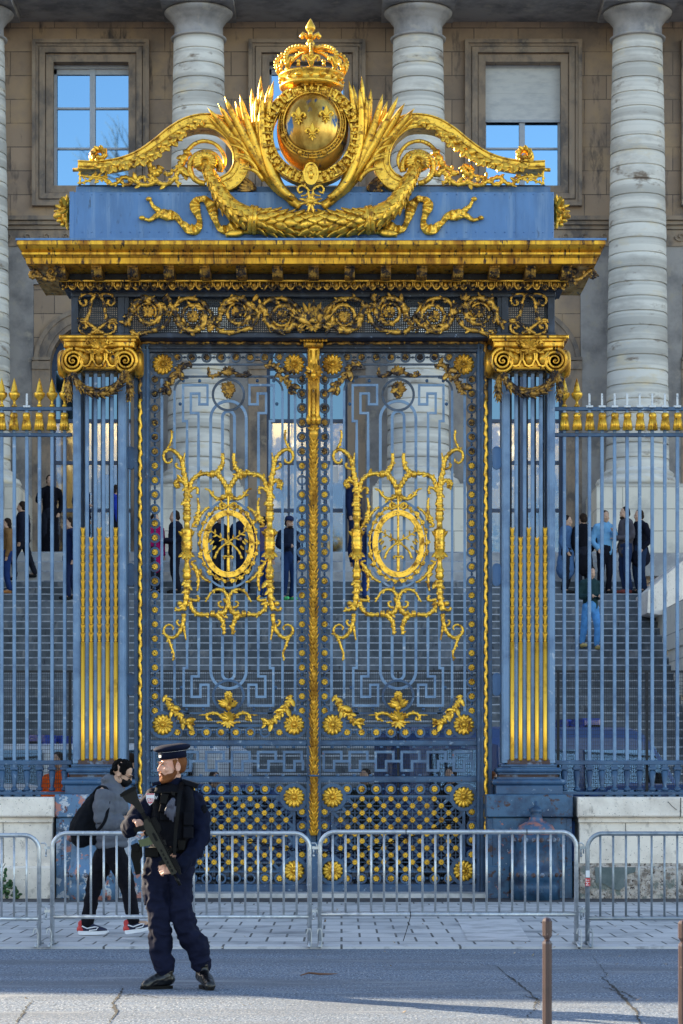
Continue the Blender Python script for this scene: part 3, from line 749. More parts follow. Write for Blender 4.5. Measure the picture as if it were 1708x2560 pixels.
    la.v += lb.v; o_ = len(la.v)-len(lb.v); la.f += [tuple(i+o_ for i in f) for f in lb.f]; la.sm += lb.sm; la.mi += lb.mi
    la.build('lattice', IRON, root); lo.build('lower_ring_border', IRON, root)
    # greek key band
    gk = MB()
    for ph, (za, zm, zc) in ((0, (1880, 1903, 1903)), (1, (1903, 1926, 1926))):
        pts = []; x = -186; hi, lw_ = (za, zm)
        per = 65; k = 0
        if ph == 0: pts.append((-186, 1926))
        while x < 186:
            w1 = 44 if ph == 0 else 26; w2 = 21 if ph == 0 else 39
            if ph == 0: seq = [(x, hi), (x+w1, hi), (x+w1, lw_), (x+w1+w2, lw_)]
            else: seq = [(x, lw_), (x+w1, lw_), (x+w1, hi), (x+w1+w2, hi)]
            pts += [p for p in seq if p[0] <= 187]; x += w1+w2
        if ph == 0: pts += [(186, pts[-1][1]), (186, 1926)]
        else: pts += [(186, pts[-1][1])]
        gk.bar(L(pts), 6.5*s, D-.018+ph*.002, D+.01+ph*.002)
    for k in range(9):
        xx = -165+k*41
        gk.ell((X(xx), D-.02, Z(1868)), (5*s, .03, 3*s), 8, 5); gk.ell((X(xx+14), D-.02, Z(1938)), (5*s, .03, 3*s), 8, 5)
    gk.build('greek_key', IRONK, root)
    # bars
    def bar(pts, w=7.2, mat=IRONL, y0=-.014, y1=.012):
        m = MB(); m.bar(L(pts), w*s, D+y0, D+y1); return m.build('bar', mat, root)
    for sx in (-1, 1):
        bar([(sx*166.5, 946), (sx*166.5, 1780)], 6.5); bar([(sx*135, 972), (sx*135, 1752)], 6)
        key_t = [(103.5, 1100), (103.5, 1053), (113.5, 1053), (113.5, 963), (52.5, 963), (52.5, 1011), (73, 1011), (73, 984), (94, 984), (94, 1033), (75, 1033), (75, 1100)]
        key_b = [(103.5, 1620), (103.5, 1670), (112, 1670), (112, 1764), (50, 1764), (50, 1712), (70, 1712), (70, 1742), (92, 1742), (92, 1691), (74.5, 1691), (74.5, 1620)]
        m = MB(); m.bar(L([(sx*a, b) for a, b in key_t]), 5.8*s, D-.016, D+.01)
        m.bar(L([(sx*a, b) for a, b in key_b]), 5.8*s, D-.016, D+.01)
        m.bar(L([(sx*103.5, 1100), (sx*103.5, 1620)]), 7*s, D-.014, D+.01); m.bar(L([(sx*75, 1100), (sx*74.5, 1620)]), 7*s, D-.014, D+.01)
        m.build('key_bar', IRONL, root)
    arcT = lambda r, cy: [(r*math.cos(R(a)), cy-r*math.sin(R(a))) for a in range(180, -1, -12)]
    arcB = lambda r, cy: [(r*math.cos(R(a)), cy+r*math.sin(R(a))) for a in range(0, 181, 12)]
    m = MB(); m.bar(L(arcT(44.5, 1047)+arcB(44.5, 1677)), 7*s, D-.015, D+.011, closed=True); m.build('loop_bar', IRONL, root)
    m = MB(); m.bar(L(arcT(15, 1043)+arcB(15, 1685)), 7*s, D-.013, D+.009, closed=True); m.build('loop_bar', IRONL, root)
    m = MB(); m.ring(X(0), Z(987), 42*s, 36*s, D-.02, D+.006, 36); m.build('circle', IRONM, root); m = MB(); m.ring(X(0), Z(1739), 41*s, 35*s, D-.02, D+.006, 36); m.build('circle', IRON, root)
    # medallion ring in blue
    m = MB(); e = [(76*math.cos(2*PI*k/48), 1361+109*math.sin(2*PI*k/48)) for k in range(48)]; m.bar(L(e), 5*s, D-.02, D+.012, closed=True); m.build('medallion_ring', IRONL, root)
    # ---- gilded medallion, drawn in crop coordinates
    c5 = lambda X_, Y_: (cx+(X_-745)/3.9175, 1060+Y_/3.917)
    g = MB(); dy = -.05
    def both(pts, r0, r1, lv=0, dyy=dy, **k):
        a = [c5(*p) for p in pts]
        r0 *= 1.22; r1 *= 1.15; vine(g, a, r0, r1, D, dyy, lv, **k); vine(g, mirror(a, cx), r0, r1, D, dyy, lv, **k)
    def bfan(X_, Y_, n, L_, a0, a1, **k):
        fan(g, c5(X_, Y_), n, L_, a0, a1, D, dy-.01, **k); fan(g, c5(1490-X_, Y_), n, L_, 180-a0, 180-a1, D, dy-.01, **k)
    both([(150,245),(178,190),(192,130),(185,65)], 2.6, 2.2, 3)
    both([(310,500),(300,420),(285,350),(240,290),(180,255),(125,275),(112,335),(145,385),(188,372),(190,345)], 5.5, 1.8, 3, ll=1.6)
    both([(320,285),(308,350),(302,420)], 1.2, 4.5); both([(300,450),(262,440),(238,425),(232,400),(250,392)], 2.5, 3)
    both([(312,480),(328,570),(338,660),(340,760),(340,850)], 5, 8.5, 6, ll=1.5)
    both([(335,600),(290,560),(245,560),(225,590),(245,620),(270,610)], 4.5, 4, 2); bfan(250, 570, 3, 9, 100, 200)
    both([(345,700),(370,640),(385,570),(430,515),(500,492),(570,492)], 4.5, 4.5, 5, ll=1.8)
    both([(375,660),(410,630),(445,640),(440,690)], 3, 3.2, 1)
    both([(690,290),(692,360),(678,420),(640,470),(610,495)], 3.2, 6.5, 5, ll=1.7); both([(630,490),(670,530),(710,590),(738,650),(740,700)], 6, 5, 4, ll=1.5)
    both([(740,690),(700,725),(640,735),(590,700),(560,655),(515,635)], 5, 1.8, 4); both([(600,710),(585,680),(605,672)], 2, 2)
    both([(345,1530),(338,1620),(330,1730),(305,1830)], 8.5, 5, 6, ll=1.5)
    both([(330,1700),(300,1800),(250,1825),(225,1800)], 4, 3, 2); both([(310,1860),(302,1950),(262,2050),(200,2095),(140,2075),(112,2035),(128,1985),(175,1968),(208,1995),(198,2020)], 4.8, 1.6, 3, ll=1.6)
    both([(150,2085),(168,2130),(188,2190),(210,2250),(202,2320)], 3.5, 2, 4); both([(332,2120),(318,2050),(308,1980)], 1.2, 4); both([(290,1985),(255,1970),(240,1935),(262,1925)], 2.5, 2.5)
    both([(368,1740),(395,1820),(460,1868),(560,1868)], 4.5, 4.5, 5, ll=1.8)
    both([(700,2065),(700,1990),(680,1920),(620,1862)], 3, 6.5, 5, ll=1.7)
    both([(640,1850),(700,1850),(738,1780),(738,1700),(700,1640),(640,1622),(580,1650),(548,1700),(520,1745)], 5.5, 2, 5); both([(700,1800),(660,1790),(650,1750),(680,1740)], 3, 2)
    both([(370,1720),(420,1730),(455,1720),(440,1680)], 3.5, 3, 1)
    both([(445,725),(455,800),(450,880),(430,950)], 2, 5, 4); both([(560,815),(500,860),(455,920),(425,965)], 2, 5, 4); both([(425,960),(400,1000),(440,1010)], 4, 2, 1)
    both([(440,1640),(452,1560),(445,1480),(415,1400)], 2, 5, 4); both([(575,1555),(510,1520),(455,1460),(412,1395)], 2, 5, 4); both([(415,1400),(385,1360),(430,1340)], 4, 2, 1)
    for sx in (-1, 1):
        for (x_, y_) in ((590, 497), (592, 1862)):
            p = c5(745+(x_-745)*sx, y_); g.lathe([(.2*s,-6*s),(6*s,-6*s),(9.5*s,-3*s),(9.5*s,-1*s),(6*s,0),(9.5*s,1*s),(9*s,4*s),(4*s,6*s)], (PX(p[0], D), D+dy, PZ(p[1], D)), 10, axis='x')
        for (x_, y_, r_) in ((270, 1760, 7), (250, 600, 6)):
            p = c5(745+(x_-745)*sx, y_); g.ell((PX(p[0], D), D+dy, PZ(p[1], D)), (r_*s,)*3, 8, 6)
        p = c5(745-405*sx, 1180); bx, bz = PX(p[0], D), PZ(p[1], D)
        q = lambda yy: (1180-yy)/3.917*s; rr = lambda r: r/3.9175*s
        g.lathe([(rr(28), q(1525)), (rr(40), q(1510)), (rr(44), q(1485)), (rr(34), q(1465)), (rr(45), q(1445)), (rr(42), q(1425)), (rr(30), q(1410)), (rr(22), q(1350)), (rr(40), q(1290)), (rr(50), q(1235)), (rr(56), q(1222)), (rr(48), q(1208)), (rr(58), q(1195)), (rr(50), q(1180)), (rr(58), q(1165)), (rr(48), q(1150)), (rr(52), q(1110)), (rr(60), q(1050)), (rr(56), q(1035)), (rr(30), q(1025)), (rr(26), q(960)), (rr(42), q(935)), (rr(42), q(915)), (rr(34), q(905)), (rr(44), q(885)), (rr(38), q(862)), (rr(28), q(850))], (bx, D+dy, bz), 14)
        for (yy, a0, a1) in ((1120, 40, 140), (1250, 220, 320)):
            pp = c5(745-405*sx, yy)
            for k in range(5):
                a = R(lerp(a0, a1, k/4)); d_ = Vector((math.cos(a)*1.1, -.35 if k in (1, 2, 3) else -.1, math.sin(a)))
                g.leaf((PX(pp[0], D), D+dy-.012, PZ(pp[1], D)), d_, 27*s, 12*s, curl=.35 if k in (0, 4) else .15, n=5)
    # clasp, sword, bow
    q0 = c5(745, 660); g.ell((PX(q0[0], D), D+dy-.01, PZ(q0[1], D)), (9*s, .03, 15*s), 10, 8); fan(g, c5(745, 660), 5, 14, 230, 310, D, dy-.02)
    sw = [c5(745, y) for y in (690, 900, 1100, 1290)]; vine(g, sw, 3.2, 3.0, D, dy-.02, 0, bump=0)
    vine(g, [c5(745, 1310), c5(745, 1400), c5(745, 1450)], 4.4, 4.0, D, dy-.02, 0, bump=0)
    vine(g, [c5(x, y) for x, y in ((712,1325),(700,1310),(712,1300),(745,1303),(778,1300),(790,1310),(778,1325))], 2.6, 2.6, D, dy-.025, 0, bump=0)
    for sx in (-1, 1): vine(g, [c5(745+sx*a, b) for a, b in ((10,810),(50,780),(80,790),(75,825),(45,835),(10,812))], 2.6, 2.6, D, dy-.03, 2)
    # wreath of flowers
    rnd = random.Random(5)
    we = [c5(745+278*math.cos(2*PI*k/26), 1170+368*math.sin(2*PI*k/26)) for k in range(27)]
    vine(g, we, 2.2, 2.2, D, dy+.01, 44, n=3, ll=4.2)
    for k in range(22):
        a = 2*PI*k/22; p = c5(745+282*math.cos(a), 1170+372*math.sin(a)); g.rosette((PX(p[0], D), D+dy-.02, PZ(p[1], D)), rnd.uniform(4.5, 7)*s, 5, .02, 2)
    g.build('medallion_scrollwork', GOLD, root)
    ov = MB(); E = lambda rx, ry: [(PX(c5(748, 1178)[0]+rx/3.9175*math.cos(2*PI*k/56), D), PZ(c5(748, 1178)[1]+ry/3.917*math.sin(2*PI*k/56), D)) for k in range(56)]
    ov.bar(E(228, 302), 13.5*s, D-.085, D-.03, closed=True); ov.bar(E(250, 325), 2.4*s, D-.095, D-.04, closed=True); ov.bar(E(207, 281), 2.2*s, D-.092, D-.04, closed=True)
    for k in range(64):
        a = 2*PI*k/64; p = c5(748+214*math.cos(a), 1178+288*math.sin(a)); ov.ell((PX(p[0], D), D-.088, PZ(p[1], D)), .9*s, 5, 4)
    ov.build('oval_frame', GOLD, root)
    br = MB()
    for sx in (1, -1):
        a = [c5(745+sx*x, y) for x, y in ((-135,1325),(-95,1240),(0,1160),(90,1110),(160,1060),(195,1030))]
        vine(br, a, 3.4, 1.2, D, dy-.04, 0)
        b = cr([Vector(p) for p in a], 4)
        for i in range(2, len(b)):
            for sd_ in (-1, 1):
                d = (b[i]-b[i-1]).normalized(); n_ = Vector((-d.y, d.x))*sd_
                if (i+sd_) % 3 or i < 6: continue
                dd = d*.7+n_; br.leaf((PX(b[i].x, D), D+dy-.045, PZ(b[i].y, D)), (dd.x, -.15, -dd.y), 13*s, 5*s, n=4, curl=.1)
        for (x_, y_) in ((160,1130),(120,1200),(170,1240),(140,1150)):
            br.leaf((PX(c5(745+sx*x_, y_)[0], D), D+dy-.05, PZ(c5(0, y_)[1], D)), (sx*.6, -.2, -.7), 16*s, 7*s, n=4)
    br.build('crossed_laurel', GOLD, root)
    # corner bunches and centre sprays
    def bunch(pts, mat, name='acanthus_bunch'):
        m = MB()
        vine(m, [(cx+a, b) for a, b in pts], 4, 3.5, D, -.045, 9, ll=2.2, bump=.35, rm=8.5, seed=9)
        return m.build(name, mat, root)
    for sx in (-1, 1):
        bunch([(sx*a, b) for a, b in ((158,1738),(152,1752),(146,1765),(138,1778),(128,1786))], GOLD)
        bunch([(sx*a, b) for a, b in ((130,1776),(122,1790),(112,1804),(98,1809),(86,1808))], GOLD)
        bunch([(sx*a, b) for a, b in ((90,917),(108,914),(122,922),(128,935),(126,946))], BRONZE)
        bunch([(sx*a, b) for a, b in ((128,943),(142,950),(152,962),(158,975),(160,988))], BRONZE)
    m = MB(); fan(m, (cx, 1768), 9, 30, 20, 160, D, -.04, .45, .3, lobes=2); m.ell((PX(cx, D), D-.05, Z(1770)), (8*s, .03, 8*s), 8, 6); m.build('leaf_spray', GOLD, root)
    put('rosette', ROS_S, root, cx, 1738, D, -.05).scale = (1.35, 1.2, 1.35)
    m = MB(); fan(m, (cx, 1800), 7, 26, 25, 155, D, -.04, .5, .4, lobes=2); fan(m, (cx, 1802), 6, 22, 200, 340, D, -.035, .45, .2); 
    for sx in (-1, 1):
        vine(m, [(cx+sx*a, b) for a, b in ((8,1800),(25,1786),(42,1783),(54,1790),(50,1800),(42,1797))], 5, 3, D, -.04, 5); vine(m, [(cx+sx*52, 1787), (cx+sx*74, 1788)], 2.5, .8, D, -.035, 1)
        vine(m, [(cx+sx*a, b) for a, b in ((6,1812),(18,1806),(30,1806))], 4, 1.5, D, -.045, 2)
    m.build('leaf_spray', GOLD, root)
    m = MB(); fan(m, (cx, 975), 11, 22, -20, 200, D, -.03, .5, .4); m.ell((PX(cx, D), D-.02, Z(978)), (14*s, .03, 18*s), 10, 8)
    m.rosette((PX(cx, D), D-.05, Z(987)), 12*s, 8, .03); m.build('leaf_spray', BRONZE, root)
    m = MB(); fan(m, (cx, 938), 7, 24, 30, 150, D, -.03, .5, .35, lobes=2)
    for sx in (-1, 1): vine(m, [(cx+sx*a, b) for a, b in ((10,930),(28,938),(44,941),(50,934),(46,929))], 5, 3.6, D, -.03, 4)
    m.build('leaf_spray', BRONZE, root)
    # rosettes
    miss = {(1, 7)} if sgn < 0 else set()
    for i, sx in enumerate((-1, 1)):
        for k, y in enumerate(colY):
            if (i, k) in miss: continue
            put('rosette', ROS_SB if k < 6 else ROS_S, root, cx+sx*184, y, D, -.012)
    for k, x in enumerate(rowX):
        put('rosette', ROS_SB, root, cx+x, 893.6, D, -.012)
        if not (sgn < 0 and k == 6): put('rosette', ROS_S, root, cx+x, 1831, D, -.012)
        put('rosette', ROS_S, root, cx+x, 1972.6, D, -.012)
        if not (sgn < 0 and 1 <= k <= 5): put('rosette', ROS_S, root, cx+x, 2196, D, -.012)
    for sx in (-1, 1):
        for y in sideL: put('rosette', ROS_S, root, cx+sx*184, y, D, -.012)
        put('large_rosette', ROS_BB, root, cx+sx*164, 912, D, -.02)
        for y in (1812, 1993, 2177): put('large_rosette', ROS_B, root, cx+sx*164, y, D, -.02)
    for j in range(-5, 6):
        for i in range(-9, 10):
            if (i+j) % 2: continue
            x = i*18; y = 2085+j*17.6
            if abs(x) > 160 or (abs(x) > 125 and abs(y-2085) > 64): continue
            put('lattice_rosette', ROS_L, root, cx+x, y, D, -.016)
    return root
GL = leafgate(571.5, -1, 'left gilded gate leaf, behind the officer, with a few rosettes missing from its rings', 0)
GR = leafgate(995.5, 1, 'right gilded gate leaf with all its rosettes, beside the right fluted pillar', 0)
# ================================================================ CENTRE POST
D = 31.7; s = D/F
cp = empty('gate_centre_post', (PX(785, D), D, 0), 'gilded leaf-wrapped upright between the two gate leaves with a bracket on top', 'post')
m = MB(); m.box(PX(769, D), PX(777.5, D), D, D+.1, 0.02, PZ(1068, D)); m.box(PX(793.5, D), PX(802, D), D, D+.1, 0.02, PZ(1068, D)); m.box(PX(775, D), PX(796, D), D+.05, D+.12, .02, PZ(2080, D)); m.box(PX(766, D), PX(804, D), D-.03, D+.1, .02, PZ(2105, D))
m.build('stile', IRON, cp)
m = MB(); garland(m, [(785, 2088), (785, 1800), (784, 1500), (784, 1090)], lambda t: 9.2*s, D, -.03, step=.9, per=6, L=1.7, n=20, core=.85); m.build('gilded_astragal', GOLDP, cp)
m = MB(); m.lathe([(4*s, 0), (17*s, 1*s), (17*s, 4*s), (6*s, 6*s)], (PX(785, D), D-.03, PZ(1942, D)), 12); m.build('collar', IRON, cp)
m = MB(); m.box(PX(770, D), PX(799, D), D-.12, D+.05, PZ(1062, D), PZ(872, D), .02)
m.box(PX(771, D), PX(777, D), D-.15, D-.11, PZ(1060, D), PZ(960, D), .008); m.box(PX(792, D), PX(798, D), D-.15, D-.11, PZ(1060, D), PZ(960, D), .008)
for k in range(9): m.leaf((PX(784.5, D), D-.125, PZ(975+k*9, D)), (0, -.1, -1), 13*s, 13*s, n=4, curl=.1)
for x_ in (772, 784.5, 797): m.tube([(PX(x_, D), D-.13, PZ(y_, D)) for y_ in (1040, 1052, 1064)], [3*s, 7*s, 4*s], 8)
for x_ in (778, 791): m.tube([(PX(x_, D), D-.13, PZ(y_, D)) for y_ in (880, 935)], 3*s, 6)
fan(m, (784.5, 935), 11, 22, 0, 180, D, -.14, .5, .5); fan(m, (784.5, 935), 9, 24, 190, 350, D, -.13, .5, .4); m.ell((PX(784.5, D), D-.16, PZ(944, D)), (9*s, .06, 10*s), 10, 8)
for k in range(8): m.ell((PX(768+k*4.6, D), D-.14, PZ(938+(k % 3)*5, D)), 3*s, 6, 5)
fan(m, (784.5, 1078), 7, 16, 20, 160, D, -.07, .5, .4); m.ell((PX(784.5, D), D-.05, PZ(1085, D)), (12*s, .05, 14*s), 10, 8)
m.build('bracket', GOLDP, cp)
m = MB(); m.box(PX(750, D), PX(819, D), D-.2, D+.02, PZ(853, D), PZ(848, D), .01); m.box(PX(760, D), PX(808, D), D-.16, D+.02, PZ(872, D), PZ(859, D), .02)
for k in range(9): m.ell((PX(754+k*7.7, D), D-.18, PZ(857, D)), (4.2*s, .03, 4.2*s), 8, 6)
m.build('capital', GOLDP, cp)
# ================================================================ PILLARS
PD = 31.45; ps = PD/F
ROD = MB()
def pillar(cx, label, side, peel):
    D = PD; s = ps
    root = empty('gate_pillar', (PX(cx, D), D, 0), label, 'pillar', 'fluted iron pillars either side of the gate')
    X = lambda a: PX(cx+a, D); Z = lambda b: PZ(b, D)
    def B(m, a0, a1, b0, b1, y0, y1, bv=0): m.box(X(a0), X(a1), y0, y1, Z(b1), Z(b0), bv)
    for sx in (-1, 1):
        m = MB(); B(m, sx*47, sx*66, 918, 1908, D, D+.5, .006); B(m, sx*50, sx*63, 940, 1900, D-.012, D+.01, .005); B(m, sx*53, sx*56, 945, 1895, D-.02, D-.008)
        m.build('corner_post', IRONL, root)
        for k in range(2):
            m = MB(); m.bar([(X(sx*(10+21*k)), Z(1898)), (X(sx*(10+21*k)), Z(925))], 8.6*s, D+.01, D+.06); m.bar([(X(sx*(10+21*k)), Z(1898)), (X(sx*(10+21*k)), Z(925))], 3*s, D+.003, D+.01)
            m.build('fluting_bar', IRONL, root)
    m = MB()
    for k in range(-2, 3): m.bar([(X(k*20.5), Z(1898)), (X(k*20.5), Z(925))], 9*s, D+.42, D+.47)
    B(m, -47, 47, 1400, 1408, D+.38, D+.48)
    m.build('rear_bars', IROND, root)
    # slotted head plate: solid with round-topped slots
    m = MB(); B(m, -60, 60, 912, 926, D-.005, D+.5)
    for k in range(-3, 4):
        if abs(k) < 3 or True:
            xc = -61.5+0 if k == -3 else 0
    for k in range(-2, 3):
        x0 = k*20.5
        for sg in (-1, 1):
            pts = [(X(x0+sg*10.3), Z(926)), (X(x0), Z(926))] + [(X(x0+sg*6*math.sin(R(a))), Z(934-6*math.cos(R(a)))) for a in range(0, 91, 18)] + [(X(x0+sg*10.3), Z(934))]
            m.prism(pts if sg < 0 else pts[::-1], D, D+.05)
    m.build('head_plate', IROND, root)
    # gilded rods: reed below, husks above
    for k in range(-2, 3):
        x = X(k*20.5); top = 1319 if k % 2 == 0 else 1343
        m = MB(); m.tube([(x, D+.0, Z(1902)), (x, D+.0, Z(1898)), (x, D, Z(1605))], [4*s, 5.4*s, 5.4*s], 10)
        y_ = 1604.0; sp = 22.3
        n = round((1604-top)/sp); sp = (1604-top)/n
        m.tube([(x, D, Z(1605)), (x, D, Z(top+6))], 2.6*s, 6)
        for j in range(n):
            yb = 1604-j*sp
            for a in range(5):
                an = R(180+a*45); m.leaf((x+math.cos(an)*2.0*s, D+math.sin(an)*2.0*s, Z(yb)), (math.cos(an)*.10, math.sin(an)*.16, 1), (sp+1)*s, 5.6*s, nrm=(math.cos(an), math.sin(an), 0), curl=.06, n=4, th=.3)
            if j < n: m.ell((x, D, Z(yb-2)), (4.6*s, 4.6*s, 2.5*s), 8, 4)
        m.build('gilded_rod', GOLDR, root)
    # moulded base
    m = MB(); B(m, -54, 54, 1896, 1914, D-.006, D+.5, .01); m.build('rusty_foot', SOOT, root, ).update_tag()
    m = MB()
    def torus(a, y0, y1, ex):
        zc = (Z(y0)+Z(y1))/2; h = abs(Z(y0)-Z(y1))/2
        pr = [(zc+h*math.sin(t), h*math.cos(t)) for t in [R(-90+i*22.5) for i in range(9)]]
        x0, x1, f0, f1 = X(-a), X(a), D-ex, D+.5+ex
        v = []; f = []
        for (z, r) in pr: v += [(x0-r, f0-r, z), (x1+r, f0-r, z), (x1+r, f1+r, z), (x0-r, f1+r, z)]
        for i in range(len(pr)-1):
            for k in range(4): f.append((i*4+k, i*4+(k+1) % 4, i*4+4+(k+1) % 4, i*4+4+k))
        f += [(3, 2, 1, 0), tuple(len(pr)*4-4+k for k in range(4))]
        m.add(v, f, False)
    B(m, -70, 70, 1911, 1917, D-.03, D+.52, .006); torus(74, 1919, 1932, .05); B(m, -76, 76, 1932, 1936, D-.06, D+.56); B(m, -80, 80, 1943, 1948, D-.09, D+.6); torus(85, 1948, 1963, .1); B(m, -83, 83, 1963, 1986, D-.13, D+.62, .01)
    m.build('base', IRON, root)
    m = MB(); B(m, -73, 73, 1935, 1944, D-.03, D+.5); m.build('scotia', SOOT, root)
    pm = RUSTL if peel else RUST; D2 = D-.25
    X2 = lambda a: PX(cx+a+ (2 if side > 0 else -2), D2); Z2 = lambda b: PZ(b, D2)
    m = MB(); m.box(X2(-108), X2(108), D2-.05, D+.75, Z2(2043), Z2(1986), .012); m.build('plinth_cap', pm, root)
    m = MB(); m.box(X2(-105), X2(105), D2, D+.7, .0, Z2(2044), .01); m.box(X2(-106), X2(-50), D2-.02, D, 0, Z2(2165), .01); m.box(X2(50), X2(107), D2-.02, D, 0, Z2(2165), .01)
    m.box(X2(-106), X2(-92), D2-.01, D+.1, .01, Z2(2046), .006); m.box(X2(92), X2(106), D2-.01, D+.1, .01, Z2(2046), .006)
    m.build('plinth', pm, root)
    # ---- ionic capital
    c = MB(); Dc = D-.12
    Xc = lambda a: PX(cx+a, Dc); Zc = lambda b: PZ(b, Dc)
    def Bc(a0, a1, b0, b1, y0, y1, bv=0): c.box(Xc(a0), Xc(a1), y0, y1, Zc(b1), Zc(b0), bv)
    Bc(-99, 99, 840, 849, Dc-.09, D+.6, .015); Bc(-92, 92, 849, 853, Dc-.05, D+.57); Bc(-88, 88, 853, 869, Dc-.04, D+.55, .02)
    Bc(-50, 50, 870, 916, Dc+.05, D+.5); Bc(-42, 42, 917, 923, Dc-.01, D+.5, .012)
    for k in (-34, 0, 34):
        c.ell((Xc(k), Dc+.0, Zc(898)), (11*s, .09, 16*s), 12, 8)
        c.bar([(Xc(k-14), Zc(884)), (Xc(k-15), Zc(900)), (Xc(k-8), Zc(914)), (Xc(k), Zc(917)), (Xc(k+8), Zc(914)), (Xc(k+15), Zc(900)), (Xc(k+14), Zc(884))], 4*s, Dc-.05, Dc+.05)
    for sx in (-1, 1):
        vx, vy = sx*65, 903
        sp_ = []
        for i in range(58):
            a = i*.32; r = 31*(1-i/60)**.92
            sp_.append((Xc(vx+sx*(-r*math.sin(a))*-1), Dc-.03-.03*(i/58), Zc(vy-r*math.cos(a))))
        c.tube(sp_, lambda t: (5.2*(1-t*.72))*s, 7)
        c.ell((Xc(vx), Dc-.06, Zc(vy)), (4*s, .03, 4*s), 8, 6)
        # drum of the volute (bolster running back)
        c.lathe([(31*s, Dc+.0), (33*s, Dc+.03), (30*s, Dc+.12), (26*s, Dc+.25), (33*s, Dc+.45), (31*s, Dc+.62), (4*s, Dc+.64)], (Xc(vx), 0, Zc(vy)), 26, axis='y')
        c.lathe([(.1*s, Dc+.0), (31*s, Dc+.0)], (Xc(vx), 0, Zc(vy)), 26, axis='y')
        c.lathe([(6*s, Xc(vx+sx*18)), (34*s, Xc(vx+sx*22)), (36*s, Xc(vx+sx*30)), (33*s, Xc(vx+sx*38)), (27*s, Xc(vx+sx*42)), (4*s, Xc(vx+sx*42.5))], (0, Dc+.22, Zc(vy)), 26, axis='x')
        c.tube([(Xc(sx*60), Dc-.03, Zc(872)), (Xc(sx*40), Dc-.02, Zc(876)), (Xc(sx*22), Dc-.0, Zc(884))], [5*s, 5*s, 3*s], 7)
        c.leaf((Xc(sx*50), Dc-.04, Zc(880)), (-sx*.6, -.1, -.8), 26*s, 12*s, n=5)
    c.build('capital', GOLDP, root)
    m = MB(); fan(m, (cx, 872), 9, 24, 10, 170, Dc, -.06, .5, .5, lobes=2); fan(m, (cx, 872), 5, 22, 200, 340, Dc, -.06, .5, .5)
    for sx in (-1, 1): vine(m, [(cx+sx*a, b) for a, b in ((4,872),(16,862),(24,852),(30,856),(26,862))], 5, 3.5, Dc, -.06, 2)
    for sx in (-1, 1): vine(m, [(cx+sx*a, b) for a, b in ((2,880),(14,876),(26,884),(34,880))], 5, 2.5, Dc, -.07, 3)
    m.build('acanthus_mask', GOLDP, root)
    m = MB(); garland(m, [(cx-65, 933), (cx-56, 955), (cx-36, 975), (cx, 984), (cx+36, 975), (cx+56, 955), (cx+65, 933)], lambda t: (7.5+4.5*math.sin(PI*t))*s, Dc, -.05, step=.8, per=7, L=1.7)
    for sx in (-1, 1): garland(m, [(cx+sx*70, 936), (cx+sx*76, 960), (cx+sx*77, 985), (cx+sx*75, 1000)], lambda t: (5+4*math.sin(PI*t))*s, Dc, -.02, step=.9, per=6, L=1.7)
    m.build('laurel_swag', BRONZE, root)
    return root
PL = pillar(248.5, 'fluted blue iron pillar with gilded rods on a heavily peeling plinth, left of the gate', -1, True)
PR = pillar(1322, 'fluted blue iron pillar with gilded rods on a blue rusted plinth, right of the gate', 1, False)
# ================================================================ JAMBS with rope mouldings and oval plates
D = 31.72; s = D/F
fr = empty('gate_surround', (PX(784, D), D, 0), 'dark blue fixed frame round the gate leaves edged with gilded rope moulding', 'gate frame')
m = MB()
for sg in (-1, 1):
    c0 = 783; m = MB()
    for (a, b, y0, y1, yt) in ((437, 447, -.03, .2, 846), (409, 429, -.05, .2, 846), (411, 416, -.075, -.04, 866), (420, 424, -.07, -.04, 860)):
        m.box(PX(c0+sg*a, D), PX(c0+sg*b, D), D+y0, D+y1, .02, PZ(yt, D), .004)
    m.box(PX(c0+sg*429, D), PX(c0+sg*437, D), D, D+.15, .02, PZ(846, D))
    m.build('jamb', IRON, fr)
m = MB(); m.box(PX(345, D), PX(1222, D), D-.04, D+.2, PZ(866, D), PZ(846, D)); m.box(PX(362, D), PX(1205, D), D-.06, D+.2, PZ(874, D), PZ(866.2, D), .01); m.box(PX(372, D), PX(1196, D), D-.03, D+.1, PZ(880, D), PZ(874.3, D))
m.build('head', IROND, fr)
m = MB(); rope(m, 352, 858, 754, 860, 4.2, D, -.06, per=30, amp=.3); rope(m, 815, 860, 1214, 858, 4.2, D, -.06, per=30, amp=.3); m.build('head_rope', BRONZE, fr)
for x in (351.5, 1214.5):
    m = MB(); rope(m, x, 2092, x, 1000, 4.6, D, -.06, per=34, amp=.45); m.build('rope_moulding', GOLD, fr)
    m = MB(); rope(m, x, 1000, x, 860, 4.6, D, -.06, per=34, amp=.45); m.build('rope_moulding', BRONZE, fr)
for x in (327, 1242):
    for y in (1145, 1437, 1711):
        m = MB()
        def capsule(w, h): return [(PX(x+w*math.cos(R(a)), D), PZ(y-(h-w)*(1 if math.sin(R(a)) >= 0 else -1)-w*math.sin(R(a)), D)) for a in list(range(0, 181, 15))+list(range(180, 361, 15))]
        m.prism(capsule(11, 29)[::-1], D-.02, D+.02); m.bar(capsule(9, 27), 1.6*s, D-.03, D-.015, closed=True)
        m.build('oval_plate', PLATE if x > 1000 else IRON, fr)
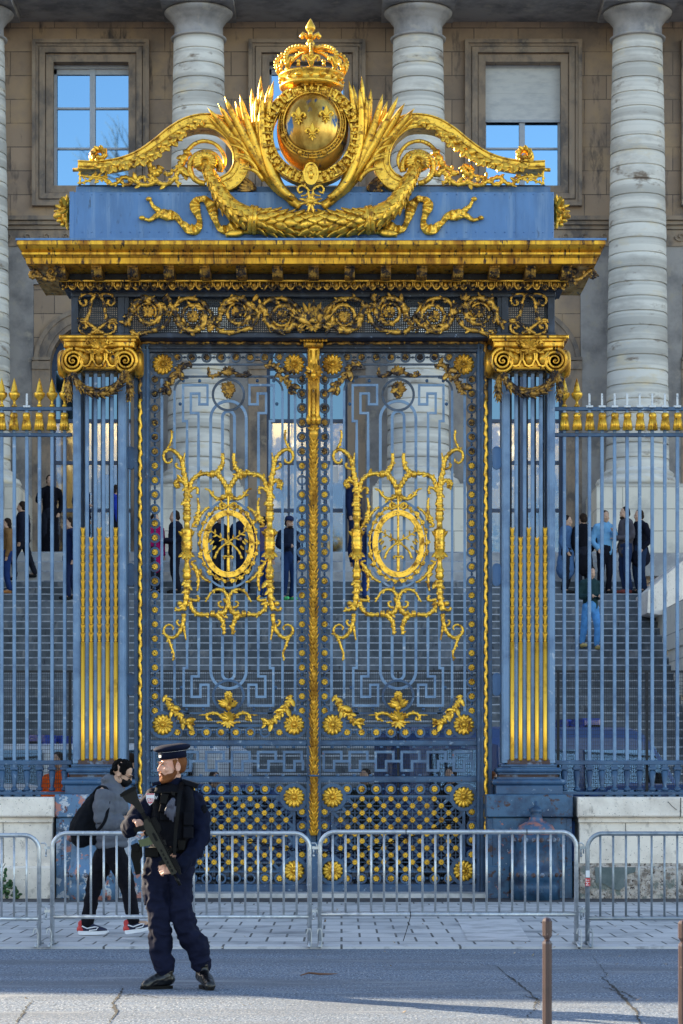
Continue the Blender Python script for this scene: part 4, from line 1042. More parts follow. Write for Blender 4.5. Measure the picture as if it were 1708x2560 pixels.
# see-through wire mesh fixed behind the leaves' lower part
m = MB(); m.box(PX(375, 32), PX(1195, 32), 31.98, 31.982, .1, PZ(1678, 32)); m.build('wire_mesh', MESH, fr)
m = MB()
for x in (375, 575, 783, 995, 1195): m.box(PX(x-2, 32), PX(x+2, 32), 31.96, 31.975, .1, PZ(1676, 32))
m.box(PX(373, 32), PX(1197, 32), 31.955, 31.978, PZ(1680, 32), PZ(1676, 32)); m.build('mesh_frame', BLACKF, fr)
m = MB(); m.box(PX(375, 31.9), PX(1225, 31.9), 31.2, 32.1, .0, PZ(2238, 31.2)+.02); m.build('sill', SLAB, fr)
# ================================================================ ENTABLATURE
ED = 31.4; es = ED/F
en = empty('gate_entablature', (PX(781, ED), ED, PZ(845, ED)), 'pierced scroll frieze and gilded cornice spanning the gate above the pillars', 'entablature')
X = lambda a: PX(a, ED); Z = lambda b: PZ(b, ED)
m = MB(); BX = lambda a0, a1, b0, b1, y0, y1, bv=0: m.box(X(a0), X(a1), y0, y1, Z(b1), Z(b0), bv)
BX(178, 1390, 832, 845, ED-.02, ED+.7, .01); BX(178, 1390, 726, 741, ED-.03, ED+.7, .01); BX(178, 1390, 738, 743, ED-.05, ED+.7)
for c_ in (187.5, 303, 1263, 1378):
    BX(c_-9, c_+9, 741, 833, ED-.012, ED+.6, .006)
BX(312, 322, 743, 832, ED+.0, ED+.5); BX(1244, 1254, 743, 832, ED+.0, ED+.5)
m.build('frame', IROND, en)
m = MB(); m.box(X(196), X(1372), ED+.1, ED+.103, Z(832), Z(742)); m.build('wire_mesh', MESHF, en)
m = MB()
D = ED
def scroll(cx, cy, d, flip, m):
    """acanthus spiral; d = direction the stem arrives from; flip = up/down"""
    dy = -.06; pts = []
    for i in range(29):
        a = i*.36; r = 41-22*(i/28)**.8
        pts.append((cx - d*r*math.cos(a), cy + flip*r*math.sin(a)*.98))
    vine(m, pts, 9.0, 3.2, D, dy, 0, n=2, bump=.22, rm=5.2)
    vine(m, pts[:15], 8.6, 5.6, D, dy-.01, 15, n=2, ll=1.7, bump=.25)
    m.rosette((PX(cx, D), D-.08, PZ(cy, D)), 16*es, 10, .05)
    vine(m, [(cx-d*40, cy), (cx-d*50, cy-flip*22), (cx-d*60, cy-flip*30)], 8, 7, D, dy, 3)
    vine(m, [(cx+d*30, cy+flip*22), (cx+d*44, cy+flip*10), (cx+d*52, cy-flip*2)], 8, 4, D, dy, 3)
    fan(m, (cx+d*38, cy+flip*28), 4, 20, -60*flip if d > 0 else 180+60*flip, 40, D, -.07, .5, .4)
for i, x in enumerate((371, 483, 595, 707)):
    fl = 1 if i % 2 else -1; cy = 794 if i % 2 else 783
    scroll(x, cy, 1, fl, m); scroll(2*784-x, cy, -1, fl, m)
for sg in (1, -1):
    wv = [(784-sg*(784-x), y) for x, y in ((328,828),(345,838),(371,830),(405,822),(425,795),(438,765),(455,750),(483,748),(512,762),(532,795),(545,825),(570,832),(605,828),(632,815),(648,785),(662,758),(690,748),(722,752),(745,772),(762,800),(776,820))]
    vine(m, wv, 5, 6, D, -.045, 26, n=3, ll=2.0, bump=.25)
fan(m, (784, 815), 13, 58, 25, 155, D, -.07, .26, .25, lobes=2); fan(m, (784, 812), 8, 24, 190, 350, D, -.07, .5, .3, lobes=2); m.ell((PX(784, D), D-.1, PZ(805, D)), (14*es, .05, 9*es), 10, 8)
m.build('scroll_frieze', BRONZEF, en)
for cx in (244.5, 1321):
    m = MB()
    for sg in (-1, 1):
        vine(m, [(cx+sg*a, b) for a, b in ((-14,742),(0,738),(14,752),(18,770),(22,790),(30,808))], 3.6, 4.5, D, -.05, 3)
        vine(m, [(cx+sg*a, b) for a, b in ((0,740),(22,736),(40,742),(44,755),(36,765),(28,762),(27,754),(33,752))], 3.5, 3.2, D, -.045, 2)
        vine(m, [(cx+sg*a, b) for a, b in ((30,806),(44,806),(44,802),(34,802),(14,816),(0,826),(-16,836))], 3.8, 4.6, D, -.055, 3)
        vine(m, [(cx+sg*a, b) for a, b in ((0,832),(22,838),(42,830),(45,815),(36,808),(28,814),(30,822),(37,820))], 3.6, 3.0, D, -.045, 2)
    m.build('scroll_panel', BRONZEF, en)
# bed mouldings
def rbox(mm, x0, x1, y0, b0, b1, D, yb=.6, bv=0):   # front plane at D, pixel rows b0..b1
    mm.box(PX(x0, D), PX(x1, D), D, ED+yb, PZ(b1, D), PZ(b0, D), bv)
m = MB(); rbox(m, 172, 1396, 0, 722, 728, 31.34); rbox(m, 165, 1402, 0, 718, 723, 31.3); rbox(m, 158, 1410, 0, 702, 720, 31.28); rbox(m, 150, 1418, 0, 672, 702, 31.24)
m.box(PX(70, 30.7), PX(1486, 30.7), 30.75, ED+.8, PZ(664, 30.75), PZ(655, 30.75))
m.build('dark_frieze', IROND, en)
m = MB(); rbox(m, 148, 1420, 0, 699, 704, 31.12, .4, .008); m.build('fillet', GOLDP, en)
eg = MB(); D = 31.16; s = D/F; n = 56
for k in range(n):
    x = 158+k*(1410-158)/(n-1); z = PZ(713, D)
    eg.ell((PX(x, D), D+.03, z), (7*s, .06, 9.2*s), 8, 6)
    eg.bar([(PX(x-8.6, D), PZ(704.5, D)), (PX(x-9, D), PZ(714, D)), (PX(x-5, D), PZ(721, D)), (PX(x, D), PZ(723.5, D)), (PX(x+5, D), PZ(721, D)), (PX(x+9, D), PZ(714, D)), (PX(x+8.6, D), PZ(704.5, D))], 2.4*s, D-.01, D+.06)
    eg.leaf((PX(x+11.2, D), D+.0, PZ(705, D)), (0, -.1, -1), 17*s, 4*s, n=3)
eg.build('egg_and_dart', BRONZEF, en)
for k in range(15):
    x = 150+k*90.57; D = 30.72; s = D/F
    m = MB(); x0, x1 = PX(x-13.5, D), PX(x+13.5, D)
    z1, z0 = PZ(661, D), PZ(692, D)
    pr = [(D, z1), (D, z1-.03), (D+.02, z1-.04), (D+.0, z1-.10), (D+.05, z0+.01), (D+.14, z0+.0), (D+.3, z0+.05), (D+.56, z0+.02), (D+.56, z1)]
    for j in range(4):
        a, b = lerp(x0, x1, j/4)+.004, lerp(x0, x1, (j+1)/4)-.004
        v = [(a, p[0], p[1]) for p in pr]+[(b, p[0], p[1]) for p in pr]; q = len(pr)
        m.add(v, [tuple(range(q)), tuple(range(2*q-1, q-1, -1))]+[(i, q+i, q+(i+1) % q, (i+1) % q) for i in range(q)])
    m.box(x0+.01, x1-.01, D+.03, D+.55, z0+.03, z1-.005); m.box(x0-.012, x1+.012, D-.02, D+.56, z1-.012, z1+.01)
    m.build('modillion', BRONZE, en)
for sg, x in ((-1, 112), (1, 1452)):   # corner consoles seen side-on
    m = MB(); D = 30.9
    vine(m, [(x-sg*a, b) for a, b in ((28,698),(12,700),(-4,694),(-14,684),(-26,676),(-34,680),(-36,690),(-28,694),(-24,687))], 6, 4.5, D, 0, 5)
    vine(m, [(x-sg*a, b) for a, b in ((28,694),(14,690),(8,680),(14,672),(22,676),(20,684),(15,682))], 3, 3, D, -.02, 1); vine(m, [(x-sg*30, 668), (x+sg*36, 668)], 4, 4, D, .1, 0)
    m.build('corner_console', BRONZE, en)
# cornice profile swept round three sides
def cornice(mm, prof, cxp=778):
    """prof: list of (depth, half-width px at that depth, py)"""
    v = []; f = []
    for (d, hw_, py) in prof:
        x0, x1 = PX(cxp-hw_, d), PX(cxp+hw_, d); z = PZ(py, d); bk = ED+.5+(ED-d)
        v += [(x0, bk, z), (x0, d, z), (x1, d, z), (x1, bk, z)]
    for i in range(len(prof)-1):
        for k in range(3): f.append((i*4+k, i*4+4+k, i*4+5+k, i*4+k+1))
    f.append((0, 1, 2, 3)); n = len(prof)*4-4; f.append((n+3, n+2, n+1, n)); mm.add(v, f); 
m = MB()
cornice(m, [(30.42, 736, 600.5), (30.42, 736, 611), (30.46, 733, 612.5), (30.47, 731, 616), (30.50, 728, 622), (30.54, 723, 628), (30.55, 722, 630), (30.52, 724, 631), (30.52, 724, 636), (30.56, 720, 638), (30.58, 717, 642), (30.60, 714, 645), (30.61, 712, 659), (30.66, 708, 661)])
m.build('gilded_cornice', GOLDC, en)
m = MB(); D = 30.44
m.box(PX(40, D), PX(1516, D), 30.4, 32.5, PZ(600, 30.4), PZ(595, 30.4)); 
for x in (175, 412, 668, 890, 1145, 1380): m.box(PX(x, D), PX(x+2, D), 30.392, 30.6, PZ(600, 30.4)-.001, PZ(593, 30.4))
m.build('flashing', PLATE, en)
# ================================================================ CREST above the cornice
CRX = 779.0
cz0 = PZ(595, 30.4)
cst = empty('gate_crest', (PX(CRX, 31.2), 31.2, cz0), 'blue block topped by gilded scrolls, palm fronds, globe and crown above the gate', 'crest')
AD = 31.2
m = MB(); zt = PZ(480, AD)
m.box(PX(175, AD), PX(1385, AD), AD, AD+1.0, cz0, zt, .008); m.box(PX(175, AD)-.004, PX(185, AD), AD-.008, AD+.9, cz0, zt+.004)
m.box(PX(190, 31.35), PX(1376, 31.35), 31.35, 32.0, zt+.001, PZ(466, 31.35), .006)
for x in (530, 690, 900, 1010, 1290): m.box(PX(x, AD), PX(x+1.5, AD), AD-.006, AD+.01, cz0, zt)
for x in (470, 830, 1230): m.box(PX(x, 31.35), PX(x+1.5, 31.35), 31.344, 31.4, zt, PZ(467, 31.35))
m.build('attic_block', PLATE, cst)
# lion heads on both ends
for sg in (-1, 1):
    m = MB(); xb = 175 if sg < 0 else 1385; D = AD+.25; s = AD/F
    e = lambda dx, py, r, yy=0: m.ell((PX(xb+sg*dx, D), D+yy, PZ(py, D)), [q*s for q in r], 10, 8)
    e(8, 520, (14, 18, 24)); e(14, 524, (15, 15, 18)); e(27, 538, (14, 11, 10)); e(36, 541, (6, 8, 7)); e(30, 528, (11, 5, 4)); e(24, 552, (10, 9, 6)); e(17, 562, (7, 8, 6)); e(10, 545, (12, 16, 16))
    for yy in (-1, 1):
        e(19, 519, (5, 4, 4), yy*.07); e(22, 524, (3, 3, 3), yy*.06)
    for k in range(16):
        a = R(60+k*14); m.leaf((PX(xb+sg*6, D), D-.05*(k % 3), PZ(525, D)), (sg*math.cos(a)*-.5, -.4 if k % 2 else .2, math.sin(a)), 34*s, 12*s, curl=.25, n=5)
    for k in range(6): m.leaf((PX(xb+sg*(12-k), D), D-.08, PZ(505+k*11, D)), (-sg*.2, -.2, -1), 22*s, 9*s, curl=.2, n=4)
    m.build('lion_head', GOLD, cst)
D = 31.2; s = D/F; DY = .0
cc = lambda X_, Y_: (180+X_/2.613, 250+Y_/2.613)       # crop 2 -> photo px
def mm2(fn):
    for sg in (1, -1):
        fn(lambda pts: pts if sg > 0 else mirror(pts, CRX), sg)
for sg in (1, -1):
    mr = (lambda pts: pts) if sg > 0 else (lambda pts: mirror(pts, CRX))
    sx = lambda x: x if sg > 0 else 2*CRX-x
    # --- sweeping console band: moulded strip rising to the volute
    band = [(40,425),(130,428),(230,420),(340,398),(450,352),(560,280),(650,212),(750,158),(850,138),(950,150),(1030,205),(1085,285),(1108,375),(1098,455),(1045,525),(970,550),(905,525)]
    bp = cr([Vector(cc(*p)) for p in mr and band], 7)
    bp = [Vector((sx(p.x), p.y)) for p in bp]
    N = len(bp)
    m = MB()
    def wf(t): return (18+ 20*min(1, max(0, (t-.25)/.35)) - (18 if t > .9 else 0)*(t-.9)/.1)*s
    inner = [(PX(p.x, D), PZ(p.y, D)) for p in bp]
    m.bar(inner, 0, D-.02, D+.32, wf=wf, smooth=False)
    # raised rims at either edge
    for e_, rr in ((.5, 2.6), (-.5, 2.4), (.18, 1.6)):
        pts = []
        for i, p in enumerate(bp):
            t = i/(N-1); a = bp[max(0, i-1)]; b = bp[min(N-1, i+1)]; d = (b-a).normalized(); n_ = Vector((-d.y, d.x))*(1 if sg > 0 else -1)
            q = p+n_*wf(t)/s*e_; pts.append((PX(q.x, D), D-.03, PZ(q.y, D)))
        m.tube(pts, rr*s, 6)
    m.tube([(PX(sx(180), D), D+.1, PZ(420, D)), (PX(sx(262), D), D+.1, PZ(417, D))], 5*s, 6)
    m.build('scroll_band', GOLD, cst)
    # --- big leaves under the band
    m = MB()
    rnd = random.Random(11)
    row = [(215,460),(270,462),(330,450),(390,440),(450,420),(505,395),(560,370),(605,330),(655,300),(690,265),(730,240),(790,195),(840,170)]
    for j, (x_, y_) in enumerate(row):
        p = cc(x_, y_-30); a0 = 225 if sg > 0 else 315
        for k in range(3):
            a = R((lerp(200, 300, k/2) if sg > 0 else lerp(340, 240, k/2))+rnd.uniform(-10, 10))
            L_ = rnd.uniform(25, 33)*(.8 if j > 9 else 1)
            m.leaf((PX(sx(p[0]), D), D-.03-.01*k, PZ(p[1], D)), (math.cos(a), -.5, math.sin(a)), L_*s, L_*.62*s, curl=.1, n=5, th=.45)
        m.ell((PX(sx(p[0]), D), D-.05, PZ(p[1]+6, D)), (9*s, .05, 9*s), 8, 6)
    m.build('leaf_band', GOLD, cst)
    # --- pierced foliage below
    m = MB()
    for pts, a, b, lv in (([(760,330),(720,400),(700,440),(740,480),(765,470),(760,450)], 8, 5, 4), ([(740,450),(690,470),(680,520),(710,550)], 6, 3, 3), ([(680,500),(620,545),(560,535),(520,500),(500,480)], 5, 4, 5),
            ([(560,520),(500,550),(440,545),(430,510),(470,500),(480,530)], 5, 3, 4), ([(440,540),(400,520),(340,500),(320,520),(345,550),(385,540),(380,515)], 4.5, 3, 4), ([(330,500),(290,540),(250,545),(235,520)], 4, 3, 4),
            ([(580,430),(560,470),(530,480),(520,450),(545,440)], 7, 6, 2), ([(600,470),(640,480),(660,450)], 4, 4, 3), ([(60,490),(120,500),(180,500),(240,530)], 2.5, 3.5, 9), ([(60,540),(110,520),(160,490)], 2, 3, 6), ([(50,460),(52,500),(50,550)], 1.8, 2.4, 3), ([(150,540),(170,510),(230,490)], 2, 3, 6)):
        vine(m, mr([cc(*p) for p in pts]), a*1.35, b*1.35, D, .03, lv, ll=2.4)
    m.build('pierced_foliage', GOLD, cst)
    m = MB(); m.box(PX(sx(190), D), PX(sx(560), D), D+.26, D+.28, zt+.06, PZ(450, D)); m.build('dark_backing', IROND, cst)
    # --- end ball with curled leaf
    m = MB(); p = (249, 387); c_ = (PX(sx(p[0]), D), D+.14, PZ(p[1], D))
    pts = [(PX(sx(p[0]-(24-1.0*i)*math.sin(-.6+i*.42)), D), D+.12-.008*i, PZ(p[1]+(24-1.0*i)*math.cos(-.6+i*.42)*1.02, D)) for i in range(20)]
    m.tube(pts, lambda t: (11-6*t)*s, 8, 1.8)
    for k in range(8):
        a = R(k*45); m.leaf((c_[0]+math.cos(a)*12*s, D-.02, c_[2]+math.sin(a)*12*s), (math.cos(a+1.2), -.3, math.sin(a+1.2)), 17*s, 11*s, curl=.3, n=4, th=.4)
    m.build('end_scroll', GOLD, cst)
    # --- ring inside the big volute, and cornucopia head
    m = MB()
    vine(m, mr([cc(*p) for p in ((755,330),(800,288),(860,268),(930,285),(980,335),(1000,395),(985,450))]), 5.5, 4.5, D, .0, 0, bump=0)
    m.ell((PX(sx(cc(745, 0)[0]), D), D, PZ(cc(0, 345)[1], D)), (7*s,)*3, 8, 6)
    ring_ = [cc(870+98*math.cos(R(a)), 445+100*math.sin(R(a))) for a in range(90, 380, 15)]
    vine(m, mr(ring_), 7, 9, D, -.02, 0, bump=.0)
    hd = cc(872, 415)
    for k in range(13):
        a = R(-30+k*20); b = (hd[0]+16*math.cos(a), hd[1]-14*math.sin(a))
        m.tube([(PX(sx(hd[0]+q*32*math.cos(a)), D), D-.06-.06*math.sin(PI*q), PZ(hd[1]-q*26*math.sin(a), D)) for q in (.25, .5, .75, 1.0)], [5*s, 6.5*s, 7*s, 3*s], 7)
    m.ell((PX(sx(hd[0]), D), D-.02, PZ(hd[1], D)), (30*s, .1, 24*s), 12, 8)
    m.build('cornucopia', GOLD, cst)
    # --- palm fronds
    m = MB(); base = (735, 505)
    tips = [((522,279),.0),((520,294),.03),((547,269),-.02),((564,256),-.05),((549,272),.02),((602,251),-.06),((631,233),-.02),((643,255),-.05),((654,204),-.04),((675,225),-.03),((686,217),-.06),((660,240),-.08),((612,275),.04),((636,262),-.03),((590,262),-.01)]
    for j, ((tx, ty), yy) in enumerate(tips):
        k = j/len(tips)
        c1 = (lerp(690, 655, k), 470); wx = max(0, min(1, (690-tx)/170))
        c2 = (lerp(658, 585, wx), lerp(330, 345, wx)); 
        pts = [Vector((lerp(lerp(base[0], c1[0], t), lerp(c2[0], tx, t), t) if False else (1-t)**3*base[0]+3*(1-t)**2*t*c1[0]+3*(1-t)*t*t*c2[0]+t**3*tx,
                       (1-t)**3*base[1]+3*(1-t)**2*t*c1[1]+3*(1-t)*t*t*c2[1]+t**3*ty)) for t in [i/14 for i in range(15)]]
        w3 = [Vector((PX(sx(p.x), D), D-.06+yy*2+.04*math.sin(PI*i/14)-.10*(i/14)**3, PZ(p.y, D))) for i, p in enumerate(pts)]
        m.tube(w3, [(3.5+9.3*math.sin(PI*min(1, .12+.9*i/14))**.8)*s if i < 14 else .4*s for i in range(15)], 6, .8)
    for (tx, ty, bx, by) in ((566,346,625,400),(574,369,632,418),(589,400,648,440),(598,430,660,458),(584,392,640,430),(640,290,650,400),(615,300,640,400)):
        w3 = [Vector((PX(sx(lerp(bx, tx, t)+8*math.sin(PI*t)), D), D-.1-.05*t, PZ(lerp(by, ty, t)-12*math.sin(PI*t), D))) for t in [i/8 for i in range(9)]]
        m.tube(w3, [(6*math.sin(PI*(.3+.68*i/8)))*s for i in range(9)], 6, .7)
    vine(m, mr([(752,520),(722,498),(700,470),(676,430),(656,385),(648,340)]), 13, 5, D, -.08, 0, bump=.06)
    m.build('palm_fronds', GOLD, cst)
    # dark leaf behind
    m = MB(); fan(m, (sx(640), 468), 6, 46, *((140, 190) if sg > 0 else (40, -10)), D, .08, .3, .3); m.build('rear_leaf', BRONZE, cst)
    # --- ribbon on the attic face
    rp = [(402,537),(422,540),(440,543),(456,560),(474,575),(492,573),(500,556),(494,536),(488,518),(492,504),(507,499),(524,510),(532,527),(538,550),(551,573),(572,574),(594,562),(606,556)]
    q = cr([Vector(p) for p in rp], 5); v = []; f = []; n = len(q)
    for i, p in enumerate(q):
        a = q[max(0, i-1)]; b = q[min(n-1, i+1)]; d = (b-a).normalized(); nn = Vector((-d.y, d.x)); ww = 13.5*(.75+.25*math.sin(i*.35))
        y0 = D-.05-.022*math.sin(i*1.25)-.02*math.sin(i*.4)
        for k, e_ in enumerate((-1, -.5, 0, .5, 1)):
            pp = p+nn*e_*ww; v.append((PX(sx(pp.x), D), y0-.014*math.sin(k*2+i*.9), PZ(pp.y, D)))
        for k, e_ in enumerate((1, -1)):
            pp = p+nn*e_*ww; v.append((PX(sx(pp.x), D), y0+.045, PZ(pp.y, D)))
    for i in range(n-1):
        for k in range(7): f.append((i*7+k, i*7+(k+1) % 7, i*7+7+(k+1) % 7, i*7+7+k))
    f += [tuple(range(7)), tuple((n-1)*7+k for k in range(7))]
    m = MB(); m.add(v, f, True)
    for (tx, ty, mx_, my) in ((373,500,384,518), (356,547,376,552)):
        m.tube([Vector((PX(sx(a), D), D-.05-.01*math.sin(i*2), PZ(b, D))) for i, (a, b) in enumerate(cr([Vector(p) for p in ((404,537),((mx_+400)/2+2,(my+534)/2),(mx_,my),(tx+3,ty+2))], 4))], lambda t: (9-5.5*t)*s, 6, .5)
        m.ell((PX(sx(tx), D), D-.05, PZ(ty, D)), (8*s, 6*s, 6*s), 8, 6)
    m.build('ribbon', GOLD, cst)
    m = MB(); vine(m, mr([(565,590),(590,583),(640,580),(700,585),(760,588)]), 5, 8, D, -.02, 0, bump=.05); m.leaf((PX(sx(610), D), D-.05, PZ(582, D)), ((-1 if sg > 0 else 1), 0, -.12), 48*s, 22*s, n=6, curl=.05); m.build('ribbon_tail', GOLD, cst)
    # --- laurel swag half
    m = MB(); sw = mr([(516,412,-.02),(526,440,-.08),(545,478,-.12),(568,515,-.12),(600,541,-.12),(640,556,-.12),(700,564,-.12),(779,568,-.12)])
    garland(m, sw, lambda t: (14+18*min(1, t*1.6))*s, D, -.05, step=.5, per=9, L=1.15, n=9, core=.86, seed=4+sg)
    m.build('laurel_swag', GOLD, cst)
    m = MB(); q = [(626,532),(634,548),(640,575),(640,586)]
    for (a, b) in ((630, 556), (640, 558)):
        m.tube([(PX(sx(a-6*math.cos(R(t))*.2+3*math.sin(R(t))), D), D-.17-.16*math.cos(R(t))+.03, PZ(b-31*math.sin(R(t)), D)) for t in range(-90, 91, 15)], 7*s, 6)
    m.build('swag_band', GOLD, cst)
# --- globe, collars, crown
gx, gy = 782, 328; gc = (PX(gx, D), D+.02, PZ(gy, D))
m = MB(); m.ell(gc, (90*s, .44, 106*s), 36, 26); globe = m.build('globe', GLOBEM, cst)
def fleur(m, x, y, h, D, dy):
    s = D/F; X0, Y0, Z0 = PX(x, D), D+dy, PZ(y, D); h = h*s
    m.leaf((X0, Y0, Z0-.05*h), (0, -.05, 1), .62*h, .34*h, curl=0, n=7, th=.5)
    for sg in (-1, 1):
        m.tube([(X0+sg*a*h, Y0-.02, Z0+b*h) for a, b in ((.05,-.12),(.1,.08),(.2,.2),(.31,.2),(.37,.08),(.32,-.02),(.25,.02))], [.05*h,.07*h,.085*h,.085*h,.07*h,.055*h,.05*h], 7)
        m.tube([(X0+sg*a*h, Y0-.015, Z0+b*h) for a, b in ((.04,-.1),(.1,-.24),(.2,-.3))], [.06*h,.05*h,.035*h], 6)
    m.box(X0-.17*h, X0+.17*h, Y0-.04, Y0+.02, Z0-.14*h, Z0-.06*h, .006); m.leaf((X0, Y0, Z0-.12*h), (0, -.05, -1), .32*h, .16*h, curl=0, n=5)
    return m
for (x, y) in ((748, 315), (817, 311), (782, 355)):
    m = MB(); nx = (x-gx)/90; nz = (y-gy)/106; dd = .44*math.sqrt(max(0, 1-nx*nx-nz*nz)); fleur(m, x, y, 44, D, .02-dd-.035); m.build('fleur_de_lis', GOLDR, globe)
def onglobe(x, y, off=0):
    nx = (x-gx)/90; nz = (y-gy)/106; dd = .44*math.sqrt(max(0, 1-nx*nx-nz*nz)); return (PX(x, D), D+.02-dd-off, PZ(y, D))
m = MB(); N = 48; A = []; Bq = []
for k in range(N):
    a = 2*PI*k/N; A.append(onglobe(781+71*math.cos(a), 322+75*math.sin(a), .03)); Bq.append(onglobe(781+83*math.cos(a), 322+88*math.sin(a), .06))
m.tube(A, 2.2*s, 6, closed=True); m.tube(Bq, 2.2*s, 6, closed=True)
for k in range(N):
    m.tube([A[k], Bq[k]], 1.3*s, 5)
    if k % 6 == 3: m.ell([(A[k][i]+Bq[k][i])/2 for i in range(3)], (7*s, .05, 7*s), 8, 6)
m.tube([tuple((A[k][i]+Bq[k][i])/2 for i in range(3)) for k in range(N)], 1.2*s, 5, closed=True)
m.build('inner_collar', GOLDP, globe)
m = MB(); oc = []; N = 44
for k in range(N):
    a = 2*PI*k/N; x, y = 780+111*math.cos(a), 345+110*math.sin(a)
    c_ = Vector((PX(x, D), D-.19, PZ(y, D))); rad = Vector((math.cos(a), 0, -math.sin(a))); tg = Vector((-math.sin(a), 0, -math.cos(a)))
    if k % 11 in (1, 10, 4, 7) :
        H = MB.obox   # the letter H on the collar
        for sg in (-1, 1): m.obox(c_+tg*sg*5.5*s+Vector((0,-.04,0)), rad, (0,1,0), tg, 13*s, .03, 2.2*s) if False else m.obox(c_+rad*sg*11*s+Vector((0,-.04,0)), tg, (0,1,0), rad, 9*s, .03, 2.2*s)
        m.obox(c_+Vector((0,-.04,0)), rad, (0,1,0), tg, 10*s, .03, 2.0*s)
    elif k % 2:
        m.ell(c_+Vector((0,-.04,0)), (6*s, .05, 6*s), 8, 6); 
        for sg in (-1, 1): m.ell(c_+rad*sg*9*s+Vector((0,-.03,0)), (4.5*s, .045, 4.5*s), 7, 5)
        m.rosette(tuple(c_+Vector((0,-.07,0))), 6*s, 6, .03, 2)
    else:
        for j in range(3):
            m.ell(c_+rad*(j-1)*8*s+tg*random.Random(k*7+j).uniform(-3, 3)*s+Vector((0,-.03,0)), (5*s, .05, 5*s), 7, 5)
        m.leaf(c_+Vector((0,-.06,0)), rad, 13*s, 7*s, n=4); m.leaf(c_+Vector((0,-.06,0)), -rad, 13*s, 7*s, n=4)
ring3 = [(PX(780+111*math.cos(2*PI*k/60), D), PZ(345+110*math.sin(2*PI*k/60), D)) for k in range(60)]
m.bar(ring3, 25*s, D-.18, D+.06, closed=True); m.tube([(p_[0], D-.18, p_[1]) for p_ in [(PX(780+124*math.cos(2*PI*k/60), D), PZ(345+123*math.sin(2*PI*k/60), D)) for k in range(60)]], 2.4*s, 6, closed=True); m.tube([(p_[0], D-.18, p_[1]) for p_ in [(PX(780+98*math.cos(2*PI*k/60), D), PZ(345+97*math.sin(2*PI*k/60), D)) for k in range(60)]], 2.4*s, 6, closed=True); m.build('outer_collar', GOLD, cst)
m = MB()
c_ = (PX(778.5, D), D-.34, PZ(451, D)); oval = [(c_[0]+17*s*math.cos(2*PI*k/28), c_[2]+26*s*math.sin(2*PI*k/28)) for k in range(28)]
m.prism(oval[::-1] if True else oval, D-.33, D-.1); m.bar(oval, 4*s, D-.36, D-.3, closed=True)
m.ell((c_[0], D-.34, c_[2]+10*s), (4*s, .03, 4.5*s), 8, 6); m.ell((c_[0], D-.34, c_[2]-2*s), (6*s, .03, 11*s), 8, 6); m.tube([(c_[0]-8*s, D-.345, c_[2]+4*s), (c_[0]+8*s, D-.345, c_[2])], 2*s, 6)
m.build('medal', GOLD, cst)
m = MB(); c_ = (PX(778, D), D-.36, PZ(520, D))
for k in range(4):
    for dd in (-14, 14):
        a = R(45*0+90*k+90+dd); m.leaf(c_, (math.cos(a), 0, math.sin(a)), 30*s, 9*s, curl=0, n=4, th=.5)
    a = R(90*k+45); m.leaf(c_, (math.cos(a), 0, math.sin(a)), 16*s, 6*s, curl=0, n=4, th=.4)
m.ell(c_, (8*s, .04, 8*s), 8, 6)
for sg in (-1, 1): vine(m, [(778+sg*a, b) for a, b in ((3,494),(12,484),(24,480),(32,488),(28,498),(20,494))], 3.2, 2.4, D, -.34, 2); vine(m, [(778+sg*a, b) for a, b in ((4,490),(10,502),(24,506))], 2.6, 2, D, -.34, 1)
m.build('order_cross', GOLD, cst)
